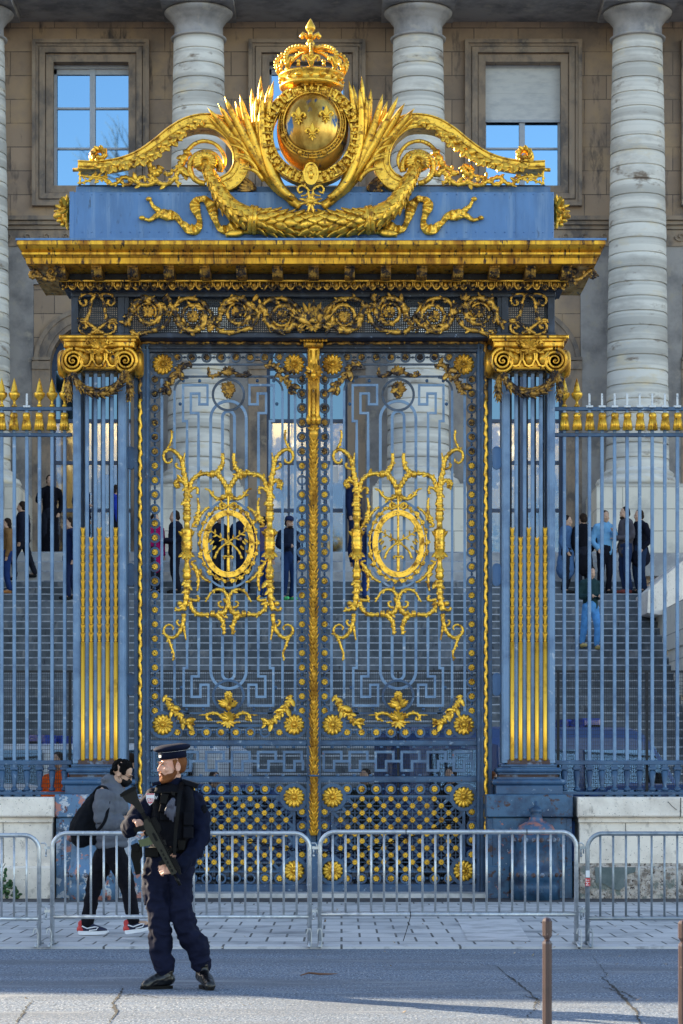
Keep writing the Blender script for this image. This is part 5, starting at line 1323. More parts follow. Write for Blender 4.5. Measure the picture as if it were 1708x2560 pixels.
# crown
cr_ = empty('crown', (PX(780, D), D+.02, PZ(222, D)), parent=cst)
cx0 = PX(779, D); cyD = D+.02; q = lambda y: PZ(y, D)
m = MB(); m.lathe([(76*s, q(223)), (80*s, q(220)), (79*s, q(215)), (75*s, q(213)), (77*s, q(203)), (80*s, q(196)), (83*s, q(193)), (82*s, q(189)), (76*s, q(187)), (70*s, q(190)), (66*s, q(215))], (cx0, cyD, 0), 48)
for k in range(24):
    a = 2*PI*k/24; r_ = 78*s
    if k % 3 == 0: m.ell((cx0+r_*math.cos(a), cyD+r_*math.sin(a), q(205)), (5*s, 5*s, 4.5*s), 8, 6)
    elif k % 3 == 1: m.ell((cx0+r_*math.cos(a+.12), cyD+r_*math.sin(a+.12), q(205)), (10*s, 10*s, 5.5*s), 8, 6)
m.build('band', GOLD, cr_)
for k in range(8):
    a = 2*PI*k/8+R(-90); ca, sa = math.cos(a), math.sin(a)
    m = MB()
    P3 = lambda r, y: Vector((cx0+r*s*ca, cyD+r*s*sa, q(y)))
    path = cr([P3(79, 188), P3(86, 172), P3(87, 158), P3(78, 143), P3(60, 132), P3(38, 125), P3(16, 124), P3(6, 120)], 4)
    m.tube(path, 4.2*s, 6)
    for i in range(2, len(path)-2, 2): m.ell(path[i]+Vector((ca*3*s, sa*3*s, 3.5*s)), 4.3*s, 7, 5)
    m.build('arch', GOLD, cr_)
    # fleurons and pearls standing on the rim
    m = MB(); Q = P3(84, 172); tgv = Vector((-sa, ca, 0))
    m.leaf(P3(83, 180), (ca*.05, sa*.05, 1), 32*s, 15*s, nrm=(ca, sa, 0), curl=.1, n=6, th=.5)
    for sg in (-1, 1):
        m.tube([P3(83, y_)+tgv*sg*x_*s for x_, y_ in ((2,184),(5,172),(12,163),(19,164),(20,172),(15,174))], [4*s, 5*s, 5.5*s, 5*s, 4*s, 3.5*s], 7)
    m.box(0, 0, 0, 0, 0, 0) if False else None
    m.build('fleuron', GOLD, cr_)
    a2 = a+PI/8; m = MB(); c_ = Vector((cx0+82*s*math.cos(a2), cyD+82*s*math.sin(a2), q(174)))
    m.ell(c_, 5.5*s, 8, 6); m.tube([c_-Vector((0, 0, 12*s)), c_], [5*s, 2.5*s], 6); m.build('pearl', GOLD, cr_)
m = MB(); m.lathe([(3*s, q(126)), (15*s, q(121)), (12*s, q(116)), (9*s, q(112)), (12*s, q(108)), (8*s, q(104)), (6*s, q(96)), (9*s, q(92)), (6*s, q(84)), (5*s, q(82)), (7*s, q(79)), (12.5*s, q(72)), (12*s, q(66)), (7*s, q(56)), (2.5*s, q(48)), (.3*s, q(45))], (PX(776.5, D), cyD, 0), 12)
for k in range(4):
    a = k*PI/2; m.tube([(PX(776.5, D)+r_*s*math.cos(a), cyD+r_*s*math.sin(a), q(y_)) for r_, y_ in ((5,96),(12,88),(19,84),(23,90),(19,96))], [5*s, 5.5*s, 6*s, 5*s, 4*s], 7)
m.build('finial', GOLD, cr_)
# ================================================================ PEOPLE toolkit
def fuse(mb, name, mat, parent, voxel=.012, smooth=4, wr=None, seed=0, subd=0):
    """grow one continuous skin over overlapping volumes (voxel union), smooth it, then push in cloth folds"""
    t = mb.build('tmp_volume', None)
    r = t.modifiers.new('r', 'REMESH'); r.mode = 'VOXEL'; r.voxel_size = voxel; r.use_smooth_shade = True
    sm = t.modifiers.new('s', 'SMOOTH'); sm.iterations = smooth; sm.factor = .5
    dg = bpy.context.evaluated_depsgraph_get(); dg.update()
    me = bpy.data.meshes.new_from_object(t.evaluated_get(dg)); old = t.data
    bpy.data.objects.remove(t); bpy.data.meshes.remove(old)
    if wr:
        amp, sc, st = wr; off = Vector((seed*3.1, seed*1.7, 0))
        nrm = [v.normal.copy() for v in me.vertices]
        for v, n_ in zip(me.vertices, nrm):
            p = Vector((v.co.x*st[0], v.co.y*st[1], v.co.z*st[2]))*sc+off
            q = noise.noise(p)+.5*noise.noise(p*2.3); q = 1-abs(q)*2.4
            v.co += n_*amp*q
    l = wloc(parent); 
    for v in me.vertices: v.co -= l
    me.name = name; me.polygons.foreach_set('use_smooth', [True]*len(me.polygons))
    me.materials.clear()
    return link(name, me, mat, parent, l)
def limb(m, pts, rad, seg=12, sq=1.0, n=4):
    q = cr([Vector(tuple(p)+(r,)) for p, r in zip(pts, rad)], n)
    m.tube([Vector(p[:3]) for p in q], [p[3] for p in q], seg, sq)
    for p, r in ((pts[0], rad[0]), (pts[-1], rad[-1])): m.ell(p, (r, r*sq, r), 10, 8)
SKIN = M('fair_skin', (.62, .34, .24), .5, 0, [((.68, .30, .21), 9, .5, .7)], bump=(90, .1, .002), pos=False)
SKINB = M('light_skin', (.5, .30, .2), .55)
def cloth(name, c, c2=None, rough=.85): return M(name, c, rough, 0, [(c2 or tuple(x*.7 for x in c), 7, .45, .7)], bump=(140, .25, .002), spec=.12, pos=False)
NAVY = cloth('navy_uniform_cloth', (.004, .0065, .022), (.003, .0045, .013)); NAVYP = cloth('navy_trouser_cloth', (.0075, .0095, .027), (.0045, .006, .018))
VEST = cloth('black_vest_fabric', (.005, .0055, .009)); BLKL = M('black_leather', (.004, .004, .005), .28, 0, [((.02, .02, .022), 20, .5, .7)], bump=(40, .2, .003), pos=False)
BLK = M('black_polymer', (.0035, .0035, .004), .5, spec=.12); GUN = M('dark_gun_metal', (.006, .006, .006), .42, .1, spec=.2); GUNG = M('olive_gun_polymer', (.018, .018, .012), .45, spec=.25); MAGG = M('translucent_green_magazine', (.05, .07, .022), .35)
HAIRR = cloth('reddish_hair', (.13, .045, .016), (.22, .085, .03), .8); HAIRB = M('black_curly_hair', (.003, .0027, .003), .8, 0, (), bump=(60, 1.0, .01), spec=.08); HAIRD = cloth('dark_brown_hair', (.03, .018, .012))
WHITEP = M('white_piping', (.75, .75, .78), .5); REDP = M('red_print', (.6, .03, .05), .5)
EYEW = M('eye_white', (.7, .68, .66), .2); IRIS = M('iris', (.06, .09, .12), .15); LIPS = M('lips', (.5, .2, .17), .45)
def head_parts(m, T):
    """T maps local head coordinates (face toward -y) to world"""
    Rm = T.to_3x3()
    def e(c, r, seg=14, rg=10): m.ell(T @ Vector(c), r, seg, rg, Rm)
    e((0, .015, .03), (.076, .097, .1)); e((0, -.03, -.03), (.062, .068, .082)); e((0, -.042, -.082), (.046, .05, .032)); e((0, -.08, -.1), (.02, .016, .016))
    m.tube([T @ Vector(p) for p in ((0, -.086, .026), (0, -.1, .006), (0, -.115, -.016), (0, -.109, -.027))], [.0075, .0085, .0095, .008], 8)
    for sx in (-1, 1):
        e((sx*.009, -.108, -.028), (.008, .009, .007)); e((sx*.028, -.085, .03), (.024, .012, .009)); e((sx*.04, -.068, -.02), (.024, .024, .022)); e((sx*.05, -.02, -.065), (.02, .035, .03))
    e((0, -.094, -.052), (.02, .009, .006)); e((0, -.092, -.064), (.017, .009, .006))
def ears(m, T):
    Rm = T.to_3x3()
    for sx in (-1, 1):
        pts = [T @ Vector((sx*(.077+.008*math.sin(a*.5)), .012+.018*math.cos(a), -.005+.03*math.sin(a))) for a in [i*2*PI/14 for i in range(14)]]
        m.tube(pts, .0062, 6, closed=True); m.ell(T @ Vector((sx*.074, .008, -.008)), (.008, .015, .024), 8, 6, Rm); m.ell(T @ Vector((sx*.077, -.002, -.03)), (.006, .008, .009), 8, 6, Rm)
def hand(m, wrist, d, palmn, side, s=1.0, curl=(.5, .6, .7, .8), thumb=.4, spread=.12):
    """wrist point, d: finger direction, palmn: palm normal, side: direction of the thumb"""
    d = Vector(d).normalized(); pn = Vector(palmn); pn = (pn-d*pn.dot(d)).normalized(); sd_ = Vector(side); sd_ = (sd_-d*sd_.dot(d)-pn*sd_.dot(pn)).normalized()
    W_ = Vector(wrist)
    for k in range(4):
        o = (k-1.5)*.019*s; a = W_+sd_*o*.7; b = W_+d*.085*s+sd_*o
        m.tube([a, (a+b)/2-pn*.002, b], [.015*s, .0145*s, .0125*s], 8); 
    m.ell(W_+d*.045*s, (.03*s, .03*s, .03*s), 8, 6)
    L = [(.036, .024, .019), (.043, .028, .02), (.04, .026, .02), (.031, .019, .017)]
    for k in range(4):   # index nearest the thumb side
        o = (1.5-k)*.0195*s; p = W_+d*.088*s+sd_*o; an = 0; q = [p-d*.01*s, p]; dirn = (d+sd_*spread*(1.5-k)/1.5).normalized()
        for j in range(3):
            an += curl[k]*(1.0, 1.1, .8)[j]; q.append(q[-1]+(dirn*math.cos(an)+pn*math.sin(an))*L[k][j]*s)
        m.tube(q, [.0105*s, .0105*s, .0098*s, .009*s, .0072*s], 8); m.ell(q[-1], .0072*s, 8, 6)
    p = W_+d*.025*s+sd_*.03*s; q = [p-sd_*.015*s]; q.append(p+sd_*.012*s+d*.012*s); q.append(q[-1]+(d*.75+sd_*.55*(1-thumb)+pn*thumb).normalized()*.034*s); q.append(q[-1]+(d*.9+pn*thumb*1.1).normalized()*.027*s)
    m.tube(q, [.016*s, .0135*s, .011*s, .0085*s], 8); m.ell(q[-1], .0085*s, 8, 6)
def hT(c, yaw, pitch=0, roll=0): return Matrix.Translation(Vector(c)) @ Matrix.Rotation(yaw, 4, 'Z') @ Matrix.Rotation(pitch, 4, 'X') @ Matrix.Rotation(roll, 4, 'Y')
# ================================================================ POLICE OFFICER
OD = 18.05
def O(px, py, dy=0): return Vector((PX(px, OD), OD+dy, PZ(py, OD)))
os_ = OD/F
off = empty('person', O(425, 2472), 'police officer in navy uniform and round cap holding a rifle, standing in the road', 'person')
off.location.z = 0
HT = hT(O(431, 1916, -.02), R(-62), R(3))
bd = MB(); head_parts(bd, HT); ears(bd, HT)
limb(bd, [O(433, 1935, .02), O(436, 1962, .03), O(436, 1985, .03)], [.056, .056, .075])
limb(bd, [O(432, 2000, .03), O(430, 2060, .02), O(428, 2125, .02)], [.13, .13, .12])
for pts, rr in (([O(385,2000,.02), O(328,2074,.0), O(334,2058,-.12), O(342,2052,-.17)], [.06,.045,.036,.028]), ([O(485,2005,.02), O(508,2085,.02), O(480,2140,-.1), O(450,2166,-.2)], [.06,.045,.036,.028]),
        ([O(405,2150,.02), O(396,2230,-.02), O(401,2300,-.03), O(405,2370,.0), O(412,2440,.0)], [.09,.075,.055,.055,.04]), ([O(450,2150,.02), O(450,2230,-.02), O(460,2300,-.02), O(488,2370,.04), O(508,2440,.06)], [.09,.075,.055,.055,.04])): limb(bd, pts, rr)
limb(bd, [O(412,2440,.0), O(395,2458,-.02), O(370,2466,-.03)], [.04,.035,.03]); limb(bd, [O(508,2440,.06), O(520,2455,-.02), O(530,2463,-.06)], [.04,.035,.03])
# right hand on the grip with the index laid along the receiver; left hand under the fore-end
hand(bd, O(340, 2049, -.20), (.80, -.12, -.42), (-.35, .1, -.9), (.5, -.3, .9), 1.02, curl=(.12, .75, .85, .95), thumb=.75)
hand(bd, O(447, 2168, -.26), (-.95, -.12, -.05), (.15, .85, -.3), (.1, -.2, .95), 1.02, curl=(.62, .7, .75, .8), thumb=.2)
fuse(bd, 'body', SKIN, off, .0052, 2)
# face details
def face(parent, T, beard=None, brow=HAIRR, lips=True):
    Rm = T.to_3x3()
    for sx in (-1, 1):
        m = MB(); m.ell(T @ Vector((sx*.030, -.0885, .012)), (.0125, .006, .0062), 10, 8, Rm); e = m.build('eye', EYEW, parent)
        m = MB(); m.ell(T @ Vector((sx*.031-.003, -.0945, .012)), (.0062, .0028, .0062), 8, 6, Rm); m.build('iris', IRIS, e)
        m = MB(); m.tube([T @ Vector(p) for p in ((sx*.012, -.1, .03), (sx*.03, -.099, .035), (sx*.048, -.086, .03))], [.0045, .0055, .003], 6); m.build('eyebrow', HAIRD, parent)
        m = MB(); m.tube([T @ Vector(p) for p in ((sx*.016, -.0935, .0155), (sx*.03, -.097, .0195), (sx*.045, -.088, .0145))], [.002, .003, .002], 6); m.build('eyelid', HAIRD, parent)
    if lips:
        m = MB(); m.ell(T @ Vector((0, -.1015, -.054)), (.019, .005, .0035), 10, 6, Rm); m.ell(T @ Vector((0, -.1, -.061)), (.016, .005, .004), 10, 6, Rm); m.build('lips', LIPS, parent)
face(off, HT)
m = MB(); Rm = HT.to_3x3()
for sx in (-1, 1):
    m.tube([HT @ Vector(p) for p in ((sx*.072, .0, -.02), (sx*.069, -.008, -.05), (sx*.058, -.035, -.082), (sx*.035, -.072, -.102), (0, -.088, -.108))], [.009, .016, .02, .02, .021], 8)
    m.tube([HT @ Vector(p) for p in ((sx*.06, -.03, -.06), (sx*.045, -.06, -.07), (sx*.028, -.083, -.078))], [.014, .017, .012], 8)
    m.tube([HT @ Vector(p) for p in ((0, -.103, -.043), (sx*.018, -.1, -.046), (sx*.028, -.09, -.064), (sx*.022, -.09, -.085))], [.0055, .006, .007, .009], 8)
m.ell(HT @ Vector((0, -.05, -.1)), (.045, .045, .02), 12, 8, Rm); m.ell(HT @ Vector((0, -.088, -.09)), (.026, .014, .016), 10, 8, Rm)
fuse(m, 'beard', HAIRR, off, .005, 2, wr=(.0018, 90, (1, 1, 1)))
m = MB(); m.ell(HT @ Vector((0, .04, .03)), (.0805, .078, .085), 16, 12, Rm); m.ell(HT @ Vector((0, .05, -.015)), (.068, .058, .045), 14, 10, Rm)
for sx in (-1, 1): m.tube([HT @ Vector(p) for p in ((sx*.074, -.012, .05), (sx*.076, -.01, .01), (sx*.073, -.006, -.02))], [.016, .01, .006], 8)
fuse(m, 'hair', HAIRR, off, .006, 2, wr=(.0012, 120, (1, 1, 1)))
# cap
CT = HT @ Matrix.Translation((0, .008, .105)) @ Matrix.Rotation(R(4), 4, 'X')
def capmb(prof, sy=1.12):
    m = MB(); m.lathe(prof, (0, 0, 0), 40); m.v = [tuple(CT @ Vector((v[0], v[1]*sy, v[2]))) for v in m.v]; return m
cap = capmb([(.090, -.045), (.093, -.045), (.096, .012), (.092, .014)]).build('cap', NAVY, off)
m = capmb([(.096, .008), (.11, .014), (.120, .022), (.129, .032), (.126, .040), (.110, .052), (.07, .062), (.03, .058), (.0, .054)]); m.build('crown', NAVY, cap)
capmb([(.0975, .0075), (.0988, .0085), (.0975, .0095)]).build('piping', WHITEP, cap)
m = MB(); c_ = CT @ Vector((-.03+.04, -.106, -.02)); m.obox(CT @ Vector((.012, -.109, -.018)), CT.to_3x3() @ Vector((1, .1, 0)), CT.to_3x3() @ Vector((0, 1, 0)), CT.to_3x3() @ Vector((0, 0, 1)), .015, .003, .008); m.build('badge', WHITEP, cap)
# jacket
m = MB()
limb(m, [O(432, 1990, .03), O(430, 2035, .02), O(428, 2090, .02), O(428, 2132, .02)], [.13, .165, .152, .142], sq=.72)
limb(m, [O(385, 1996, .03), O(432, 1984, .03), O(482, 1998, .03)], [.068, .082, .072])
limb(m, [O(383, 2000, .02), O(350, 2036, .01), O(328, 2072, .0)], [.078, .075, .068]); limb(m, [O(326, 2070, .0), O(330, 2063, -.08), O(337, 2052, -.17)], [.066, .056, .044])
limb(m, [O(481, 2004, .02), O(497, 2040, .02), O(502, 2088, .01)], [.078, .076, .068]); limb(m, [O(502, 2088, .0), O(485, 2130, -.08), O(458, 2162, -.2)], [.07, .06, .046])
limb(m, [O(435, 1975, .03), O(435, 1958, .025)], [.078, .068])
jk = fuse(m, 'jacket', NAVY, off, .009, 3, wr=(.014, 8, (1, 1, .8)), seed=2)
m = MB()
for sx in (0, 1):
    o_, d_ = ((O(338, 2052, -.175), Vector((.3, -.6, .2))), (O(456, 2163, -.205), Vector((-.6, -.5, -.1))))[sx]
    for k in range(3):
        d = d_.normalized(); a = d.cross(Vector((0, 0, 1))).normalized(); b = d.cross(a); c = o_+d*(.012*k-.012)
        m.tube([c+a*.044*math.cos(t)+b*.044*math.sin(t) for t in [i*2*PI/16 for i in range(16)]], .0055, 6, closed=True)
m.build('cuffs', NAVY, jk)
# vest
m = MB()
limb(m, [O(433, 1998, .01), O(431, 2040, -.0), O(430, 2092, -.0)], [.145, .17, .158], sq=.74)
limb(m, [O(400, 1975, -.04), O(397, 2000, -.07), O(400, 2040, -.07)], [.035, .04, .05]); limb(m, [O(470, 1975, -.04), O(474, 2000, -.07), O(470, 2040, -.07)], [.035, .04, .05])
limb(m, [O(470, 1972, -.02), O(475, 1972, .06)], [.03, .03]); limb(m, [O(399, 1972, -.02), O(397, 1972, .06)], [.03, .03])
vs = fuse(m, 'tactical_vest', VEST, off, .009, 3, wr=(.003, 14, (1, 1, 1)), seed=5)
VY = -.135
def vb(nm, x0, x1, y0, y1, d0, d1, mat, par=vs, b=.006, rot=0):
    m = MB(); p0, p1 = O(x0, y1), O(x1, y0); m.box(p0.x, p1.x, OD+d0, OD+d1, p0.z, p1.z, b)
    if rot:
        c = (p0+p1)/2; rm = Matrix.Rotation(R(rot), 3, 'Y'); m.v = [tuple(c+rm @ (Vector(v)-c)) for v in m.v]
    return m.build(nm, mat, par)
vb('radio_pouch', 405, 424, 1984, 2010, -.18, -.12, BLK, rot=8); vb('radio', 403, 419, 2008, 2030, -.165, -.11, VEST, rot=14); vb('pouch', 462, 486, 2030, 2062, -.155, -.10, VEST); vb('pouch', 462, 486, 2066, 2094, -.155, -.10, VEST); vb('pouch', 404, 428, 2030, 2050, -.15, -.1, VEST)
vb('webbing_strap', 376, 452, 1978, 1984, -.145, -.1, BLK); vb('rank_tab', 386, 402, 1984, 2000, -.16, -.12, NAVY, rot=0); 
m = MB()
for k in (0, 1): m.bar([(O(391+k*4, 0).x, O(0, 1997).z), (O(394+k*4, 0).x, O(0, 1990).z)], .0035, OD-.164, OD-.158)
m.build('rank_bars', WHITEP, vs)
vb('buckle', 433, 441, 1978, 1990, -.165, -.13, BLK); vb('shoulder_board', 455, 496, 1953, 1966, -.06, .05, VEST, rot=18); vb('shoulder_board', 381, 407, 1954, 1962, -.06, .05, NAVY, rot=-14)
m = MB(); sh = [(370,1983),(391,1983),(391,1992),(389,2002),(384,2009),(379,2013),(373,2005),(370,1996)]
q = [(O(a, 0).x, O(0, b).z) for a, b in sh]; m.prism(q, OD-.172, OD-.165); pt = m.build('shield_patch', WHITEP, vs)
def flattext(txt, size, loc, mat, name, parent, rz=0, ext=.0008):
    cu = bpy.data.curves.new('txt', 'FONT'); cu.body = txt; cu.size = size; cu.extrude = ext; cu.align_x = 'CENTER'; cu.align_y = 'CENTER'
    o = bpy.data.objects.new('txt', cu); col.objects.link(o); dg = bpy.context.evaluated_depsgraph_get(); dg.update()
    me = bpy.data.meshes.new_from_object(o.evaluated_get(dg)); bpy.data.objects.remove(o); bpy.data.curves.remove(cu)
    for v in me.vertices:
        c, s_ = math.cos(rz), math.sin(rz); x, y = v.co.x, v.co.y; v.co = Vector((x*c-y*s_, -v.co.z, x*s_+y*c))
    me.materials.clear(); me.materials.append(mat); me.name = name; return link(name, me, None, parent, loc)
flattext('CRS', .028, O(380.5, 1998.5, -.174), REDP, 'lettering', pt)
m = MB(); m.box(O(371,0).x, O(390,0).x, OD-.174, OD-.17, O(0,1986).z, O(0,1983.5).z)
for k in range(3): m.bar([(O(375+k*5.2, 0).x, O(0, 2003).z), (O(377+k*3, 0).x, O(0, 2009-abs(k-1)*2).z)], .008, OD-.174, OD-.17)
m.build('red_stripe', REDP, pt)
# black round arm patch, gloves tucked in the vest, sling
m = MB(); m.ell(O(512, 2022, -.052), (.022, .012, .034), 14, 10); m.build('arm_patch', VEST, jk)
m = MB()
for (x0, y0, x1, y1, r_) in ((437,2000,436,2022,.02),(428,2018,424,2040,.011),(433,2020,430,2047,.011),(438,2020,437,2052,.011),(443,2018,444,2040,.011),(425,2012,417,2034,.009),(432,2005,424,2020,.018)): limb(m, [O(x0, y0, -.185), O((x0+x1)/2-1, (y0+y1)/2, -.19), O(x1, y1, -.18)], [r_, r_*.95, r_*.8], 8)
fuse(m, 'gloves', M('grey_blue_gloves', (.05, .055, .085), .55), vs, .005, 2)
m = MB()
q = cr([O(457, 1955, -.06), O(453, 1985, -.16), O(449, 2030, -.2), O(444, 2080, -.2), O(441, 2135, -.22)], 6)
for i in range(len(q)-1): m.obox((q[i]+q[i+1])/2, (1, 0, .05), (0, 1, 0), q[i+1]-q[i], .0085*2-.006*(i/len(q)), .002, (q[i+1]-q[i]).length/2*1.08)
m.build('rifle_sling', BLK, vs)
# belt, holster
m = MB(); c_ = O(428, 2124, .02)
for z_ in (0,):
    m.tube([c_+Vector((.152*math.cos(t), .112*math.sin(t), 0)) for t in [i*2*PI/36 for i in range(36)]], .022, 8, closed=True, up=(0, 0, 1), sq=1.2)
bl = m.build('belt', BLK, off)
vb('buckle', 404, 432, 2116, 2134, -.135, -.09, BLK, bl); vb('belt_pouch', 365, 400, 2118, 2142, -.11, -.05, BLK, bl); vb('belt_pouch', 395, 410, 2106, 2118, -.12, -.08, GUN, bl); vb('belt_pouch', 448, 466, 2098, 2125, -.12, -.04, BLK, bl)
m = MB(); D0 = -.07
pr = [(338,2112),(356,2108),(358,2140),(352,2150),(354,2178),(352,2184),(342,2186),(336,2160),(330,2140),(331,2124)]
m.prism([(O(a, 0).x, O(0, b).z) for a, b in pr], OD-.10, OD-.03); 
m.prism([(O(a, 0).x, O(0, b).z) for a, b in ((330,2112),(345,2106),(352,2118),(348,2128),(334,2126))], OD-.115, OD-.02)
m.build('holster', BLK, bl)
# trousers
m = MB()
limb(m, [O(428, 2130, .02), O(428, 2160, .02)], [.14, .138], sq=.82)
limb(m, [O(402, 2158, .02), O(391, 2205, -.01), O(396, 2255, -.03), O(401, 2296, -.04), O(401, 2345, .0), O(404, 2385, .01), O(409, 2402, .0)], [.108, .101, .088, .078, .080, .076, .074])
limb(m, [O(452, 2158, .02), O(449, 2205, -.01), O(452, 2250, -.03), O(458, 2296, -.03), O(476, 2338, .0), O(490, 2365, .03), O(497, 2385, .04)], [.104, .09, .086, .088, .086, .09, .072])
limb(m, [O(410, 2402, .0), O(411, 2424, .0)], [.072, .062]); limb(m, [O(496, 2380, .04), O(503, 2414, .05)], [.074, .066])
tru = fuse(m, 'trousers', NAVYP, off, .009, 2, wr=(.017, 6, (1, 1, 1.5)), seed=8)
m = MB(); m.box(O(362,0).x, O(374,0).x, OD-.07, OD+.04, O(0,2262).z, O(0,2205).z, .01); m.build('cargo_pocket', NAVYP, tru)
# boots
def boot(ax, ay, dy, tx, ty, tdy, name='boot'):
    m = MB(); A = O(ax, ay, dy); T_ = O(tx, ty, tdy)
    limb(m, [A+Vector((0, 0, .13)), A+Vector((0, 0, .05)), A], [.052, .05, .052])
    d = (T_-A); limb(m, [A+Vector((0, 0, .0)), A+d*.5+Vector((0, 0, .012)), T_], [.054, .05, .042], sq=.9)
    limb(m, [A-d.normalized()*.02+Vector((0, 0, -.01)), A+d*.4], [.046, .045])
    return m, A, T_
m, A, T_ = boot(417, 2446, .0, 368, 2462, -.05); b1 = fuse(m, 'boot', BLKL, off, .007, 3, wr=(.0025, 30, (1, 1, 1)))
def sole(A, T_, par, zt=.024):
    d = (T_-A); L = d.length; d2 = Vector((d.x, d.y, 0)).normalized(); n_ = Vector((-d2.y, d2.x, 0)); m = MB()
    pts = []
    for k in range(24):
        a = 2*PI*k/24; u = math.cos(a); v_ = math.sin(a); c = (A+T_)/2; wd = .042 if u > 0 else .037
        pts.append((c.x+d2.x*u*(L/2+.046)+n_.x*v_*wd, c.y+d2.y*u*(L/2+.046)+n_.y*v_*wd))
    m.prismz(pts, 0.002, zt); return m.build('sole', BLK, par)
sole(A, T_, b1)
def laces(A, T_, par):
    m = MB(); 
    for k in range(6):
        c = A+Vector((0, 0, .10-.03*k))+(T_-A)*(.02+.08*max(0, k-2)); d = Vector((T_.x-A.x, T_.y-A.y, 0)).normalized(); n_ = Vector((-d.y, d.x, 0))
        m.tube([c+d*.045+n_*.03+Vector((0, 0, .004)), c+d*.056, c+d*.045-n_*.03-Vector((0, 0, .004))], .0035, 5)
    m.build('laces', BLK, par)
laces(A, T_, b1)
m, A, T_ = boot(505, 2440, .05, 528, 2461, -.12); b2 = fuse(m, 'boot', BLKL, off, .007, 3, wr=(.0025, 30, (1, 1, 1))); sole(A, T_, b2); laces(A, T_, b2)
# ---- rifle
RB = Vector((333, 1977)); RDv = Vector((125, 233)).normalized(); RN = Vector((-RDv.y, RDv.x))
def RP(u, v): p = RB+RDv*u+RN*v*1.08; return (PX(p.x, OD), PZ(p.y, OD))
rd = -.30
rf = empty('rifle', O(395, 2095, rd), 'black assault rifle with green magazine held diagonally across the officer', 'rifle')
def rp(nm, poly, hw, mat, par=rf, dy=0):
    m = MB(); q = [RP(*p) for p in poly]
    ar = sum(q[i][0]*q[(i+1) % len(q)][1]-q[(i+1) % len(q)][0]*q[i][1] for i in range(len(q)))
    if ar < 0: q = q[::-1]
    m.prism(q, OD+rd+dy-hw, OD+rd+dy+hw); return m.build(nm, mat, par)
rp('butt_plate', [(-4,-17),(2,-18),(5,-8),(5,14),(3,24),(-4,23),(-6,10),(-6,-8)], .02, BLK)
rp('stock', [(4,-14),(30,-9),(62,-8),(62,2),(34,8),(20,18),(4,21)], .016, GUN)
rp('buffer_tube', [(50,-7),(88,-7),(88,2),(50,2)], .014, BLK)
rc = rp('receiver', [(80,-9),(158,-9),(158,4),(150,9),(122,10),(112,12),(88,8),(80,2)], .017, GUNG)
rp('ejection_port', [(118,-5),(140,-5),(140,1),(118,1)], .0185, BLK, rc); rp('charging_handle', [(76,-11),(92,-12),(92,-7),(76,-6)], .02, BLK, rc)
rp('pistol_grip', [(90,7),(104,10),(96,34),(84,32)], .013, BLK); rp('trigger_guard', [(104,10),(120,10),(119,16),(106,17)], .006, BLK)
rp('magazine', [(122,8),(142,7),(140,22),(134,38),(116,36),(120,22)], .012, MAGG)
hg = rp('handguard', [(156,-9),(232,-7),(232,6),(156,7)], .019, GUNG)
for k in range(6): rp('vent_slot', [(163+k*11,-2),(170+k*11,-2),(170+k*11,2),(163+k*11,2)], .0197, BLK, hg)
rl = rp('top_rail', [(92,-13),(230,-11.5),(230,-8),(92,-9.5)], .011, BLK)
for k in range(20): rp('rail_tooth', [(98+k*6.5,-15),(101+k*6.5,-15),(101+k*6.5,-12),(98+k*6.5,-12)], .0115, BLK, rl)
rp('rear_sight', [(86,-24),(104,-24),(108,-14),(84,-12)], .014, BLK); rp('optic', [(104,-26),(122,-22),(124,-13),(104,-13)], .017, BLK); rp('front_sight', [(196,-19),(204,-19),(208,-12),(192,-12)], .01, BLK)
rp('laser_box', [(200,-20),(224,-19),(240,-14),(240,-10),(200,-10)], .016, BLK); rp('fore_grip', [(186,6),(200,6),(197,20),(188,19)], .014, BLK); rp('bipod_lug', [(146,-19),(160,-16),(158,-13),(146,-14)], .01, GUN)
m = MB(); a, b = RP(230, 0), RP(263, 0); y_ = OD+rd
m.tube([(lerp(a[0], b[0], t), y_, lerp(a[1], b[1], t)) for t in (0, .35, .36, .7, .71, 1)], [.009, .009, .0125, .0125, .011, .0125], 10); m.build('barrel', GUN, rf)
# ================================================================ PEDESTRIAN behind the barrier
QD = 23.7
def Q(px, py, dy=0): return Vector((PX(px, QD), QD+dy, PZ(py, QD)))
ped = empty('person', (Q(270, 2330).x, QD, .02), 'dark-haired man in grey puffer jacket and black face mask walking right behind the barrier', 'person')
PT = hT(Q(306, 1934), R(82), R(32))
bd = MB(); head_parts(bd, PT); ears(bd, PT)
limb(bd, [Q(298, 1942), Q(278, 1962)], [.055, .065]); limb(bd, [Q(275, 1985), Q(272, 2050), Q(278, 2110)], [.11, .11, .11])
limb(bd, [Q(262,1980,-.15), Q(262,2053,-.17), Q(300,2050,-.16), Q(322,2044,-.1)], [.05,.04,.035,.028]); limb(bd, [Q(262,1980,.15), Q(268,2053,.17), Q(300,2050,.1), Q(322,2040,.0)], [.05,.04,.035,.028])
limb(bd, [Q(262,2120,.09), Q(236,2212,.09), Q(218,2300,.08), Q(214,2322,.08)], [.08,.06,.045,.035]); limb(bd, [Q(286,2120,-.09), Q(316,2200,-.09), Q(334,2290,-.09), Q(338,2308,-.09)], [.08,.06,.045,.035])
limb(bd, [Q(214,2322,.08), Q(250,2328,.08)], [.035,.03]); limb(bd, [Q(338,2308,-.09), Q(365,2308,-.09)], [.035,.03])
hand(bd, Q(318, 2046, -.10), (1, .1, .25), (0, .6, .4), (.1, -.2, 1), .95, curl=(.4, .45, .5, .55))
fuse(bd, 'body', SKINB, ped, .0065, 2); face(ped, PT, brow=HAIRB, lips=False)
